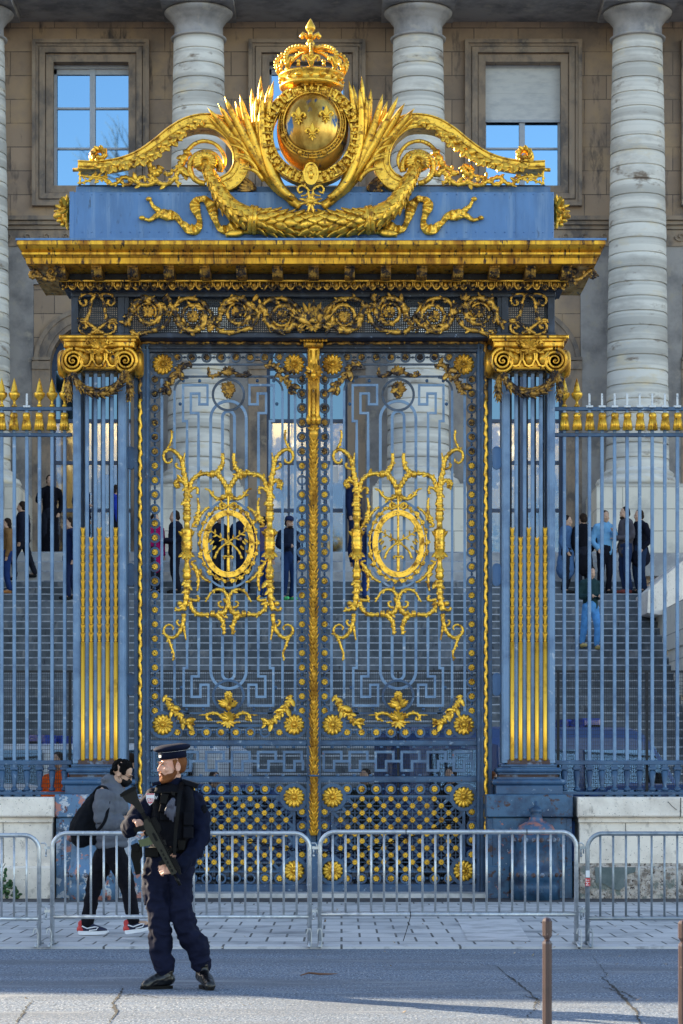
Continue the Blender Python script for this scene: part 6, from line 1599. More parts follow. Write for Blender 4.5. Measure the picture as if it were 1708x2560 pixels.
m = MB(); Rm = PT.to_3x3(); m.ell(PT @ Vector((0, -.062, -.052)), (.065, .062, .058), 16, 12, Rm); m.ell(PT @ Vector((0, -.11, -.03)), (.024, .022, .024), 10, 8, Rm)
mk = fuse(m, 'face_mask', BLK, ped, .006, 2)
m = MB()
for sx in (-1, 1): m.tube([PT @ Vector((sx*.06, -.06, -.05)), PT @ Vector((sx*.078, .0, -.02))], .002, 5); m.tube([PT @ Vector((sx*.056, -.05, -.085)), PT @ Vector((sx*.078, .01, -.03))], .002, 5)
m.build('ear_loop', BLK, mk)
m = MB()
for sx in (-1, 1):
    m.tube([PT @ Vector((sx*.031+.021*math.cos(a), -.108+.01*abs(math.cos(a)), .01+.019*math.sin(a))) for a in [i*2*PI/14 for i in range(14)]], .0018, 5, closed=True); m.tube([PT @ Vector((sx*.052, -.098, .012)), PT @ Vector((sx*.08, .0, .008))], .0018, 5)
m.tube([PT @ Vector((-.01, -.108, .012)), PT @ Vector((.01, -.108, .012))], .0018, 5); m.build('glasses', BLK, ped)
m = MB(); rnd = random.Random(4)
for k in range(150):
    th = rnd.uniform(0, PI*.6); ph = rnd.uniform(0, 2*PI); p = Vector((.076*math.sin(th)*math.cos(ph), .018+.088*math.sin(th)*math.sin(ph), .035+.082*math.cos(th)))
    if p.y < -.03 and p.z < .075: continue
    m.ell(PT @ (p*1.04), rnd.uniform(.017, .028), 7, 5)
for k in range(40): m.ell(PT @ Vector((rnd.uniform(-.06, .06), rnd.uniform(.05, .1), rnd.uniform(-.05, .03))), .018, 6, 5)
fuse(m, 'hair', HAIRB, ped, .006, 1)
GREYJ = cloth('grey_padded_jacket', (.11, .12, .145), (.085, .09, .115))
m = MB()
def puff(pts, rad, n, amp=.06, sq=1.0):
    q = cr([Vector(tuple(p)+(r,)) for p, r in zip(pts, rad)], 12); N = len(q)
    m.tube([Vector(p[:3]) for p in q], [p[3]*(1-amp+amp*2*abs(math.sin(PI*n*i/N))) for i, p in enumerate(q)], 16, sq)
puff([Q(282,1962), Q(280,1985), Q(278,2040), Q(279,2090), Q(280,2120)], [.10,.155,.165,.165,.15], 6, .05, 1.2)
puff([Q(268,1976,-.16), Q(262,2015,-.19), Q(264,2056,-.2)], [.085,.095,.085], 3); puff([Q(262,2054,-.2), Q(285,2056,-.19), Q(312,2049,-.14)], [.085,.075,.05], 3)
puff([Q(268,1976,.16), Q(264,2015,.19), Q(268,2056,.2)], [.085,.09,.08], 3); puff([Q(268,2056,.2), Q(290,2054,.15), Q(316,2046,.05)], [.08,.07,.05], 3)
limb(m, [Q(275,1955,.0), Q(285,1968,.0)], [.085,.09]); m.ell(Q(268, 1950), (.06, .09, .05), 12, 8)
fuse(m, 'jacket', GREYJ, ped, .011, 1, wr=(.004, 10, (1, 1, 1)))
m = MB(); BLKT = cloth('black_jeans', (.006, .006, .010))
limb(m, [Q(275,2105), Q(275,2125)], [.135,.13]); limb(m, [Q(264,2125,.08), Q(250,2170,.09), Q(234,2214,.09), Q(224,2262,.09), Q(217,2308,.08)], [.11,.1,.078,.068,.062]); limb(m, [Q(286,2125,-.08), Q(304,2165,-.09), Q(318,2205,-.09), Q(328,2255,-.09), Q(336,2298,-.09)], [.11,.1,.078,.066,.062])
fuse(m, 'trousers', BLKT, ped, .011, 2, wr=(.009, 7, (1, 1, 1.3)), seed=3)
NAVS = M('navy_mesh_shoe', (.01, .015, .05), .6); REDS = M('red_heel', (.5, .03, .03), .5); WHS = M('white_rubber_sole', (.75, .77, .82), .5)
def shoe(hx, hy, tx, ty, dy):
    A, B_ = Q(hx, hy, dy), Q(tx, ty, dy); d = (B_-A).normalized(); up = Vector((0, 1, 0)).cross(d)*-1
    if up.z < 0: up = -up
    L = (B_-A).length; m = MB()
    limb(m, [A+d*.04+up*.075, A+d*.09+up*.07, A+d*L*.6+up*.045, B_-d*.04+up*.03], [.042,.047,.042,.03]); limb(m, [A+d*.06+up*.1, A+d*.06+up*.06], [.042, .045])
    s_ = fuse(m, 'shoe', NAVS, ped, .007, 2)
    m = MB(); pr = [(0,.0),(.05,-.004),(L*.6,-.004),(L-.03,.004),(L,.02),(L-.01,.034),(L*.6,.03),(.05,.034),(-.012,.036),(-.012,.01)]
    pts = [A+d*a+up*b for a, b in pr]; n = len(pts); v = [p+Vector((0, -.048, 0)) for p in pts]+[p+Vector((0, .048, 0)) for p in pts]
    m.add(v, [tuple(range(n)), tuple(range(2*n-1, n-1, -1))]+[(i, n+i, n+(i+1) % n, (i+1) % n) for i in range(n)]); m.build('sole', WHS, s_)
    m = MB(); limb(m, [A+d*.012+up*.05, A+d*.03+up*.075], [.042,.038]); limb(m, [A+d*.02+up*.105, A+d*.1+up*.1], [.036,.03]); fuse(m, 'heel_panel', REDS, s_, .007, 2)
    m = MB(); m.tube([A+d*a+up*b+Vector((0, -.054, 0)) for a, b in ((.03,.085),(.08,.06),(.16,.075),(.19,.07),(.17,.045),(.10,.04))], .006, 6, .5); m.build('side_flash', WHS, s_)
shoe(197, 2337, 270, 2336, .08); shoe(319, 2333, 384, 2322, -.09)
BPM = cloth('black_backpack_fabric', (.005, .006, .009))
bp_ = empty('backpack', Q(215, 2100), 'slouching black backpack on the back of the man in the grey jacket', 'backpack')
m = MB(); limb(m, [Q(238,1996,0), Q(222,2035,0), Q(208,2075,0), Q(205,2092,0)], [.06,.11,.14,.11], sq=1.15); limb(m, [Q(235,2010,0), Q(238,2090,0)], [.09,.09], sq=1.4)
fuse(m, 'bag', BPM, bp_, .011, 3, wr=(.007, 9, (1, 1, 1)))
for sg in (-1, 1):
    m = MB(); q = cr([Q(236,1985,sg*.1), Q(252,1968,sg*.13), Q(272,1972,sg*.2), Q(278,2000,sg*.235), Q(270,2050,sg*.29 if sg < 0 else .3), Q(246,2080,sg*.22)], 5)
    m.tube(q, .016, 8, .5); m.build('shoulder_strap', BPM, bp_)
ph = empty('phone', Q(326, 2038, -.08), 'dark phone held in front of the masked man', 'phone')
m = MB(); m.obox(Q(328, 2034, -.07), (.9, 0, .5), (0, 1, 0), (-.5, 0, .9), .045, .038, .005); m.build('case', BLK, ph)
m = MB(); m.obox(Q(327.3, 2032.2, -.07), (.9, 0, .5), (0, 1, 0), (-.5, 0, .9), .042, .034, .0008); m.build('screen', CARGL, ph)
# ================================================================ PEOPLE on the steps
CL = {}
def cm(c):
    c = tuple(x*1.0 for x in c)
    if c not in CL: CL[c] = cloth('cloth_%d' % len(CL), c)
    return CL[c]
def figure(px, D, z, h, yaw, label, top=(.02,.02,.03), legs=(.015,.016,.025), hair=HAIRD, coat=0, arms=('down', 'down'), walk=0, shoes=(.02,.02,.02), longhair=0, hat=None, skirt=0, group='people on the palace steps', beard=0, bend=0, skin=SKINB):
    s = h/1.75; o = empty('person', (PX(px, D), D, z), label, 'person', group)
    T0 = Matrix.Translation((PX(px, D), D, z)) @ Matrix.Rotation(R(yaw), 4, 'Z') @ Matrix.Scale(s, 4)
    J = lambda x, y, zz: T0 @ Vector((x, y, zz))
    r = lambda q: q*s
    wk = walk
    legsP = []
    for sx in (-1, 1):
        f = wk*sx; legsP.append([J(sx*.085, 0, .9), J(sx*.1, -.03-.18*f, .5+.02*abs(wk)), J(sx*.1, .04-.25*f, .09+(.10*wk if f < 0 else 0))])
    armP = []
    for sx, mode in zip((-1, 1), arms):
        sh = (sx*.185, .0, 1.4)
        if mode == 'down': q = [sh, (sx*.225, .02, 1.13), (sx*.22, -.03, .88)]
        elif mode == 'pocket': q = [sh, (sx*.26, .05, 1.13), (sx*.19, -.06, .95)]
        elif mode == 'bent': q = [sh, (sx*.225, .02, 1.14), (sx*.1, -.24, 1.12)]
        elif mode == 'up': q = [sh, (sx*.23, -.08, 1.16), (sx*.08, -.24, 1.3)]
        else: q = [sh, (sx*.27, -.12, 1.2), (sx*.28, -.42, 1.15)]
        armP.append([J(*p) for p in q])
    HTm = T0 @ Matrix.Translation((0, -.03-bend*.05, 1.62)) @ Matrix.Rotation(R(8+bend*25), 4, 'X')
    b = MB()
    n0 = len(b.v); head_parts(b, Matrix.Identity(4)); b.v[n0:] = [tuple(HTm @ Vector(v)) for v in b.v[n0:]]
    limb(b, [J(0, 0, 1.56), J(0, .0, 1.44)], [r(.055), r(.07)], 8); limb(b, [J(0, 0, 1.35), J(0, 0, .95)], [r(.11), r(.11)], 8)
    for q in armP:
        limb(b, q, [r(.045), r(.035), r(.027)], 8); d = (q[2]-q[1]).normalized()
        b.ell(q[2]+d*r(.05), (r(.028), r(.028), r(.045)), 8, 6)
        for k in range(4): b.tube([q[2]+d*r(.06)+Vector(((k-1.5)*r(.018), 0, 0)), q[2]+d*r(.13)+Vector(((k-1.5)*r(.02), 0, -r(.01)))], r(.01), 5)
    for q in legsP: limb(b, q, [r(.07), r(.05), r(.035)], 8); limb(b, [q[2], q[2]+(J(0, -.13, 0)-J(0, 0, 0))+Vector((0, 0, -r(.04)))], [r(.035), r(.025)], 8)
    fuse(b, 'body', skin, o, .013, 1)
    j = MB(); limb(j, [J(0, .0, 1.40), J(0, 0, 1.2), J(0, 0, 1.0), J(0, 0, .88)], [r(.15), r(.165), r(.155), r(.165)], 12, .75); limb(j, [J(-.15, 0, 1.41), J(0, 0, 1.44), J(.15, 0, 1.41)], [r(.07), r(.08), r(.07)], 10)
    for q in armP: limb(j, q, [r(.072), r(.062), r(.05)], 10)
    if coat: limb(j, [J(0, 0, .95), J(0, .01, .95-coat*.5), J(0, .02, .95-coat)], [r(.17), r(.19), r(.21)], 12, .75)
    fuse(j, 'coat' if coat else 'jacket', cm(top), o, .018, 1, wr=(.008, 6, (1, 1, 1)), seed=px)
    t = MB(); limb(t, [J(0, 0, .95), J(0, 0, .86)], [r(.145), r(.14)], 10)
    for q in legsP: limb(t, [q[0], q[1], q[2]+Vector((0, 0, r(.03)))], [r(.1), r(.075), r(.058)], 10)
    fuse(t, 'trousers', cm(legs), o, .018, 1, wr=(.007, 6, (1, 1, 1)), seed=px+1)
    for q in legsP:
        m = MB(); a = q[2]+Vector((0, 0, -r(.045))); f_ = J(0, -.18, 0)-J(0, 0, 0); limb(m, [a, a+f_], [r(.045), r(.036)], 8); m.build('shoe', cm(shoes), o)
    hm = MB()
    def HE(c, rr): 
        n0 = len(hm.v); hm.ell(c, rr, 12, 9); hm.v[n0:] = [tuple(HTm @ Vector(v)) for v in hm.v[n0:]]
    HE((0, .03, .05), (.085, .09, .09)); HE((0, .05, -.01), (.08, .07, .08))
    if longhair: HE((0, .065, -.1), (.08, .045, .13)); HE((0, .07, -.2), (.065, .035, .09))
    fuse(hm, 'hair', hair, o, .014, 1, wr=(.004, 30, (1, 1, 1)))
    if hat:
        m = MB(); m.lathe([(.1, 0), (.095, .05), (.07, .085), (.0, .1)], (0, .01, .055), 16); m.prismz([(.07*math.cos(a), -.09-.09*math.sin(a)) for a in [i*PI/8 for i in range(9)]], .055, .065)
        m.v = [tuple(HTm @ Vector(v)) for v in m.v]; m.build('cap', cm(hat), o)
    if beard:
        m = MB(); m.ell((0, -.06, -.08), (.056, .056, .035), 12, 8); m.v = [tuple(HTm @ Vector(v)) for v in m.v]; m.build('beard', hair, o)
    return o
def onstep(py):  # feet pixel row -> depth, height on the flight
    D = 129600/(3000-(1940-py)); k = max(0, min(NST-1, round((D-40)/TR-.45))); return 40+TR*k+.17, stepz(k)
PE = 1.72
def st_fig(px, feet, h, yaw, label, **k):
    D, z = onstep(feet); return figure(px, D, z, h, yaw, label, **k)
def top_fig(px, h, yaw, label, dd=.7, **k): return figure(px, PLY+dd, PLZ, h, yaw, label, **k)
BLU = (.10, .26, .48)
st_fig(1416, 1488, 1.66, 70, 'woman in long blue-grey coat at the left of the group on the right steps', top=(.07,.14,.28), coat=.42, hair=HAIRD, longhair=0, arms=('pocket','pocket'))
st_fig(1459, 1490, 1.70, 200, 'person in long black coat seen from behind in the group on the right steps', top=(.006,.006,.010), coat=.35, arms=('pocket','pocket'))
st_fig(1512, 1488, 1.76, 20, 'long-haired woman in light blue sweater holding a cup on the right steps', top=(.16,.36,.58), legs=(.008,.009,.016), longhair=1, arms=('pocket','up'))
st_fig(1565, 1488, 1.84, -70, 'man in grey-brown shearling jacket on the right steps', top=(.08,.072,.085), legs=(.02,.035,.09), shoes=(.2,.05,.04), arms=('pocket','bent'), beard=1)
st_fig(1600, 1488, 1.78, -60, 'man in black hooded coat at the right end of the group on the right steps', top=(.008,.009,.018), coat=.2, legs=(.015,.03,.07), arms=('bent','pocket'))
st_fig(1476, 1630, 1.66, 20, 'person in dark green jacket and light blue jeans walking down the right steps', top=(.018,.045,.05), legs=(.10,.30,.62), shoes=(.55,.42,.16), arms=('bent','bent'), walk=.6, bend=.5)
st_fig(20, 1502, 1.60, -80, 'woman in tan jacket and blue jeans on the left steps', top=(.25,.13,.05), legs=(.02,.045,.15), shoes=(.4,.17,.06), longhair=1, arms=('down','down'))
st_fig(58, 1468, 1.70, -95, 'man in dark pullover and black trousers climbing on the far left steps', top=(.012,.014,.028), walk=.8)
top_fig(125, 1.80, 15, 'person in wide black robe standing at the top left of the steps', top=(.005,.005,.009), coat=.86, arms=('out','pocket'))
top_fig(205, 1.82, 60, 'man in navy coat standing at the palace door behind the left pillar', top=(.008,.012,.035), coat=.4, arms=('bent','down'), dd=1.2)
st_fig(176, 1510, 1.74, -60, 'man in navy suit stepping down beside the left pillar', top=(.010,.02,.07), legs=(.012,.02,.06), walk=.5)
top_fig(290, 1.62, 100, 'person in bright blue top with a pink bag behind the left pillar', top=(.02,.05,.4), dd=1.0)
st_fig(386, 1500, 1.70, 40, 'woman in magenta coat seen through the left border of the gate', top=(.35,.008,.11), coat=.3, longhair=1)
st_fig(440, 1488, 1.76, -75, 'man in dark suit gesturing left of the left medallion', top=(.012,.014,.028), arms=('bent','bent'))
st_fig(550, 1498, 1.72, 30, 'blonde person in black coat seen inside the left oval medallion', top=(.008,.010,.02), coat=.45, hair=HAIRR, arms=('bent','down'))
st_fig(606, 1494, 1.78, -20, 'person in black coat and light blue shirt seen at the right of the left oval', top=(.010,.015,.04), coat=.35, arms=('bent','bent'))
st_fig(660, 1516, 1.76, 140, 'person in purple patterned top and blue jeans right of the left medallion', top=(.10,.08,.16), legs=(.02,.06,.22), shoes=(.3,.5,.6))
st_fig(722, 1505, 1.76, 30, 'bearded man in navy cap and jacket with bright green shoes', top=(.010,.016,.035), legs=(.012,.03,.09), shoes=(.12,.6,.2), hat=(.02,.03,.08), beard=1, arms=('bent','down'))
top_fig(885, 1.80, 60, 'man in dark blue clothing at the top of the steps behind the right leaf', top=(.008,.015,.05), legs=(.01,.02,.06), dd=.6)
st_fig(902, 1520, 1.7, 160, 'person in blue jeans behind the left stem of the right medallion', top=(.012,.02,.06), legs=(.015,.04,.15))
# ================================================================ FENCES
FND = 31.6; fs = FND/F
FIN = MB(); FIN.lathe([(4*fs, 0), (6.5*fs, .5*fs), (6.5*fs, 5*fs), (3.6*fs, 8*fs), (3.6*fs, 16*fs), (7*fs, 19*fs), (13*fs, 26*fs), (14.5*fs, 33*fs), (13.5*fs, 36*fs), (10*fs, 36.5*fs), (9*fs, 40*fs), (6*fs, 54*fs), (2.5*fs, 66*fs), (.4*fs, 73*fs)], (0, 0, 0), 12)
FIN = proto_mesh(FIN, 'spear_finial', GOLD)
tb = MB(); tb.lathe([(4*fs, 44*fs), (8*fs, 43*fs), (10*fs, 38*fs), (9.5*fs, 33*fs), (7.5*fs, 29*fs)], (0, 0, 0), 14)
for k in range(14):
    a = 2*PI*k/14; tb.tube([(7*fs*math.cos(a), 7*fs*math.sin(a), 31*fs), (9*fs*math.cos(a), 9*fs*math.sin(a), 16*fs), (10.5*fs*math.cos(a), 10.5*fs*math.sin(a), 0)], [1.8*fs, 2.4*fs, 2.8*fs], 5)
TAS = proto_mesh(tb, 'tassel', GOLD)
sp = MB(); sp.box(-2.5*fs, 2.5*fs, -.013, .013, 0, 34*fs); sp.box(-9*fs, 9*fs, -.03, .03, -6*fs, 4*fs, .006); SPK = proto_mesh(sp, 'bare_spike', WHITE)
bb = MB(); h0 = (PZ(1912, FND)-PZ(1978, FND)); q = h0/66
bb.lathe([(5*q, 0), (8.5*q, 2*q), (8.5*q, 7*q), (5*q, 9*q), (4.5*q, 14*q), (9.5*q, 50*q), (6*q, 52*q), (6*q, 53*q)], (0, 0, 0), 8); bb.box(-10*q, 10*q, -10*q, 10*q, 53*q, 60*q, .006); bb.box(-7*q, 7*q, -7*q, 7*q, 60*q, 66*q)
BAL = proto_mesh(bb, 'baluster', IRON)
bm = MB(); bm.box(-4.1*fs, 4.1*fs, -.022, .022, PZ(1904, FND), PZ(1021, FND), .006); BARM = proto_mesh(bm, 'fence_bar', IRONL)
def fence(x0, x1, xs, label, finials, dyy=0):
    D = FND; o = empty('iron_fence', (PX((x0+x1)/2, D), D, PZ(1985, D)), label, 'fence', 'blue iron fences beside the gate')
    m = MB(); m.box(PX(x0, D), PX(x1, D), D-.03, D+.03, PZ(1027, D), PZ(1018, D), .005); m.build('top_rail', IRON, o)
    m = MB(); m.box(PX(x0, D), PX(x1, D), D-.034, D+.034, PZ(1092, D), PZ(1083, D), .005); m.build('second_rail', IRON, o)
    m = MB(); m.box(PX(x0, D), PX(x1, D), D-.045, D+.045, PZ(1912, D), PZ(1901, D), .006); m.build('lower_rail', IRON, o)
    m = MB(); m.box(PX(x0, D), PX(x1, D), D-.05, D+.05, PZ(1987, D), PZ(1979, D), .005); m.build('base_rail', IRON, o)
    for i, x in enumerate(xs):
        b = bpy.data.objects.new('fence_bar', BARM); col.objects.link(b); b.parent = o; b.location = Vector((PX(x, D), D, 0))-wloc(o)
        put('tassel', TAS, o, x, 1077, D, -.045); put('baluster', BAL, o, x, 1978, D, 0)
        put('spear_finial' if i in finials else 'bare_spike', FIN if i in finials else SPK, o, x, 1018, D, 0)
    # welded mesh panel behind the bars
    m = MB(); m.box(PX(x0, D+.15), PX(x1, D+.15), D+.15, D+.152, PZ(1975, D), PZ(1680, D)); m.build('mesh_panel', MESH, o)
    m = MB(); m.box(PX(x0, D), PX(x1, D), D+.13, D+.16, PZ(1682, D+.15), PZ(1676, D+.15))
    for x in ([172] if x0 < 0 else [1398, 1621]): m.box(PX(x-3.5, D), PX(x+3.5, D), D+.125, D+.17, PZ(1985, D), PZ(1674, D))
    m.build('mesh_frame', BLACKF, o)
    return o
xsL = [162-31.5*k for k in range(-0, 9)]
fence(-1155, 181, xsL, 'blue iron fence with gilded spear tips left of the gate', {i for i in range(40) if i != 3})
xsR = [1411+31.4*k for k in range(0, 11)]
fence(1386, 3000, xsR, 'blue iron fence with mostly bare white spikes right of the gate', {0, 1})
# ================================================================ CAST-IRON GUARD POSTS before the pillars
DOMEM = M('worn_dome_paint', (.36, .15, .12), .5, 0, [((.05, .11, .2), 9, .42, .55), ((.1, .03, .02), 20, .6, .68)], bump=(25, .5, .006))
GUARDM = M('dark_blue_cast_iron', (.03, .085, .17), .42, 0, [((.015, .035, .075), 4, .45, .6), ((.10, .18, .28), 7, .6, .72), ((.10, .035, .025), 8, .60, .66)], bump=(22, .6, .008))
def guard(px, label, mat):
    D = 30.85; s = D/F; o = empty('guard_post', (PX(px, D), D, .014), label, 'bollard', 'cast iron guard posts before the pillars')
    q = lambda y: (PZ(y, D))
    m = MB(); m.lathe([(60*s, 0.014), (60*s, q(2215)), (59*s, q(2200)), (62*s, q(2198)), (62*s, q(2174)), (59*s, q(2172)), (55*s, q(2150)), (53*s, q(2112)), (55*s, q(2110)), (55*s, q(2088)), (52*s, q(2086))], (PX(px, D), D, 0), 32)
    m.build('shaft', mat, o); m = MB(); m.lathe([(52*s, q(2087)), (49*s, q(2076)), (42*s, q(2064)), (28*s, q(2056)), (18*s, q(2052)), (16*s, q(2046)), (16*s, q(2043))], (PX(px, D), D, 0), 32); m.build('dome', DOMEM, o)
    m = MB(); m.lathe([(16*s, q(2044)), (15*s, q(2040)), (11*s, q(2037)), (17*s, q(2030)), (17*s, q(2024)), (9*s, q(2018)), (4*s, q(2014)), (3.5*s, q(2003)), (.5*s, q(2002))], (PX(px, D), D, 0), 20); m.build('finial', mat, o)
    for (yy, rr) in ((2099, 55), (2186, 62)):
        for k in range(10):
            a = R(180+k*20); m = MB(); m.ell((PX(px, D)+rr*s*math.cos(a), D+rr*s*math.sin(a), q(yy)), (6*s,)*3, 8, 6)
            if math.sin(a) <= .01: m.build('stud', SOOT, o)
guard(1340, 'blue rusted cast iron guard post with knob on top before the right pillar', GUARDM)
guard(232, 'peeling blue cast iron guard post behind the masked man', RUSTL)
# ================================================================ CROWD BARRIERS
BD = 22.4; bs = BD/F
def barrier(x0, x1, ytop, yb, label, steel=STEEL, n=0, zgap=0):
    D = BD; s = bs; o = empty('crowd_barrier', (PX((x0+x1)/2, D), D, .02), label, 'barrier', 'steel crowd barriers along the kerb')
    r = 5.6*s; cr_ = 38
    pts = [(x0, 2364), (x0, ytop+cr_+8)] + [(x0+cr_-cr_*math.cos(R(a)), ytop+cr_-cr_*math.sin(R(a))) for a in range(0, 91, 10)]
    pts += [(x1-cr_+cr_*math.sin(R(a)), ytop+cr_-cr_*math.cos(R(a))) for a in range(0, 91, 10)] + [(x1, ytop+cr_+8), (x1, 2364)]
    m = MB(); m.tube([(PX(a, D), D, PZ(b, D)) for a, b in pts], r, 10); m.build('tube_frame', steel, o)
    m = MB(); m.tube([(PX(x0, D), D, PZ(yb, D)), (PX(x1, D), D, PZ(yb, D))], r*.95, 10); m.build('bottom_rail', steel, o)
    k = 1; sp = (x1-x0)/round((x1-x0)/32.0); x = x0+sp
    while x < x1-sp*.5:
        if -60 < x < 1770:
            m = MB(); yt = ytop; m.tube([(PX(x, D), D, PZ(yt+2, D)), (PX(x, D), D, PZ(yb-2, D))], 2.9*s, 6); m.build('bar', steel, o)
        x += sp
    for sx, x in ((1, x0), (-1, x1)):   # folded flat feet
        m = MB()
        m.bar([(PX(x-6, D), PZ(2330, D)), (PX(x-3, D), PZ(2318, D)), (PX(x+3, D), PZ(2318, D)), (PX(x+6, D), PZ(2330, D)), (PX(x+5, D), PZ(2366, D))], .007, D-.26, D-.22)
        m.tube([(PX(x, D), D+.28, .028), (PX(x, D), D+.05, .05), (PX(x, D), D-.05, .05), (PX(x, D), D-.28, .028)], .014, 6)
        m.build('foot', steel, o)
    # hooks
    for yy in (2108, 2288-22):
        m = MB(); m.tube([(PX(x1+a, D), D, PZ(yy+b, D)) for a, b in ((4, 0), (14, 0), (18, 4), (18, 26))], 1.9*s, 6); m.build('hook', steel, o)
        m = MB(); m.box(PX(x0-20, D), PX(x0-3, D), D-.008, D+.008, PZ(yy+15, D), PZ(yy+8, D)); m.tube([(PX(x0-16, D), D, PZ(yy+12, D)), (PX(x0-16, D), D, PZ(yy+30, D))], 2*s, 6); m.ell((PX(x0-16, D), D, PZ(yy+31, D)), 3.4*s, 7, 5); m.build('hook_eye', steel, o)
    return o
barrier(-560, 98, 2088, 2297, 'steel crowd barrier cut by the left edge, before the stone wall')
barrier(131, 774, 2083, 2292, 'steel crowd barrier before the left gate leaf, passing behind the officer')
b3 = barrier(800, 1441, 2080, 2286, 'steel crowd barrier standing before the right gate leaf')
b4 = barrier(1469, 2110, 2084, 2296, 'duller steel crowd barrier with a red sticker before the pitted wall', STEELD)
m = MB(); m.box(PX(1463, BD), PX(1475, BD), BD-.027, BD-.022, PZ(2215, BD), PZ(2195, BD)); stk = m.build('sticker', M('red_sticker', (.55, .03, .03), .5), b4)
flattext('MT', .048, (PX(1469, BD), BD-.0275, PZ(2205, BD)), WHITEP, 'lettering', stk, rz=PI/2)
m = MB(); m.box(PX(1464, BD), PX(1474, BD), BD-.026, BD-.021, PZ(2193, BD), PZ(2176, BD)); m.build('paper_scrap', PAPER, b4)
m = MB()
for x, y in ((1317, 2080), (1015, 2080), (1026, 2286)): m.tube([(PX(x+6.5*bs*0, BD)+.001, BD+.026*math.cos(t), PZ(y, BD)+.026*math.sin(t)) for t in [i*2*PI/12 for i in range(12)]], .0035, 5, closed=True, up=(1, 0, 0))
m.tube([(PX(1027, BD), BD-.03, PZ(2288, BD)), (PX(1018, BD), BD-.04, PZ(2320, BD)), (PX(1008, BD), BD-.04, PZ(2352, BD))], .0035, 5)
m.build('cable_ties', BLK, b3)
# chain behind the lattice
m = MB(); D = 31.9
for i in range(64):
    t = i/63; x = lerp(560, 1130, t); y = 2085+46*math.sin(PI*t)+ (-30 if t > .5 else 0)*(t-.5)*2
    c = Vector((PX(x, D), D-.14, PZ(y, D))); ax = Vector((1, 0, 0)); b_ = Vector((0, 0, 1)) if i % 2 else Vector((0, 1, 0))
    m.tube([c+ax*.032*math.cos(a)+b_*.016*math.sin(a) for a in [j*2*PI/8 for j in range(8)]], .006, 4, closed=True, up=(.3, 1, .2))
tag(m.build('chain', BLK), 'black iron chain looped across the lower part of both gate leaves', 'chain')
# ================================================================ BOLLARDS
def bollard(px, ytop, label, D=12.5):
    s = D/F; o = empty('bollard', (PX(px, D), D, 0), label, 'bollard', 'brown street bollards at the front')
    q = lambda y: PZ(ytop+y, D); X0 = PX(px, D)
    m = MB(); m.lathe([(12.6*s, 0), (12.6*s, q(66)), (11*s, q(60)), (7*s, q(57)), (7*s, q(54.5)), (12.8*s, q(46)), (13*s, q(10)), (9*s, q(3)), (2*s, q(0))], (X0, D, 0), 8, smooth=False, rot=R(22.5)); m.build('post', BOLL, o)
    m = MB(); m.lathe([(24*s, 0), (24*s, .02), (14*s, .03)], (X0, D, 0), 16); m.build('base_flange', BOLL, o)
bollard(1368, 2293, 'brown metal bollard with faceted tip left of the other, in the foreground')
bollard(1708, 2299, 'brown metal bollard cut by the right edge of the photo')
# ================================================================ VEHICLES in the courtyard
VB = M('dark_blue_vehicle_paint', (.01, .045, .16), .35, 0, (), coat=.15); VB2 = M('blue_vehicle_trim', (.02, .09, .33), .35, 0, (), coat=.15); VW = M('white_vehicle_paint', (.6, .62, .65), .3, 0, (), coat=.5)
TYRE = M('tyre_rubber', (.015, .015, .015), .8); RIM = M('wheel_rim', (.3, .31, .33), .35, .7); LBLUE = M('blue_beacon_plastic', (.004, .03, .28), .2, 0, (), coat=.5); HL = M('headlight_glass', (.6, .65, .7), .1)
def vehicle(name, x, y, L, W_, Hh, yaw, prof, label, cat, paint, group=None, beacon=False, stripe=None):
    """side profile (u forward, z) lofted across the width with rounded shoulders and inset greenhouse"""
    o = empty(name, (x, y, 0), label, cat, group); T = Matrix.Translation((x, y, 0)) @ Matrix.Rotation(R(yaw), 4, 'Z')
    n = len(prof); ws = (-.5, -.47, -.4, .4, .47, .5)
    m = MB(); v = []; f = []
    for w_ in ws:
        k = {.5: .93, .47: .985, .4: 1}[abs(w_)]
        for (u, z) in prof:
            inn = 1-.22*max(0, (z-Hh*.55)/Hh)
            v.append(T @ Vector((u*(1 if k == 1 else (.99 if k > .95 else .975)), w_*W_*inn, z*(k if z > Hh*.5 else 1))))
    for j in range(len(ws)-1):
        for i in range(n): f.append((j*n+i, j*n+(i+1) % n, (j+1)*n+(i+1) % n, (j+1)*n+i))
    f += [tuple(range(n-1, -1, -1)), tuple((len(ws)-1)*n+i for i in range(n))]
    m.add(v, f, False); m.build('body', paint, o)
    return o, T
def tb_(T, u0, u1, w0, w1, z0, z1, name, mat, par, b=0):
    m = MB(); m.box(u0, u1, w0, w1, z0, z1, b); m.v = [tuple(T @ Vector(v)) for v in m.v]; return m.build(name, mat, par)
def tq(T, pts, name, mat, par, th=.012):
    """panel through four points, thickened"""
    a, b, c, d = [Vector(p) for p in pts]; n_ = (b-a).cross(d-a).normalized()*th; m = MB()
    v = [T @ p for p in (a, b, c, d, a+n_, b+n_, c+n_, d+n_)]; m.add(v, [(0,3,2,1),(4,5,6,7),(0,1,5,4),(1,2,6,5),(2,3,7,6),(3,0,4,7)]); return m.build(name, mat, par)
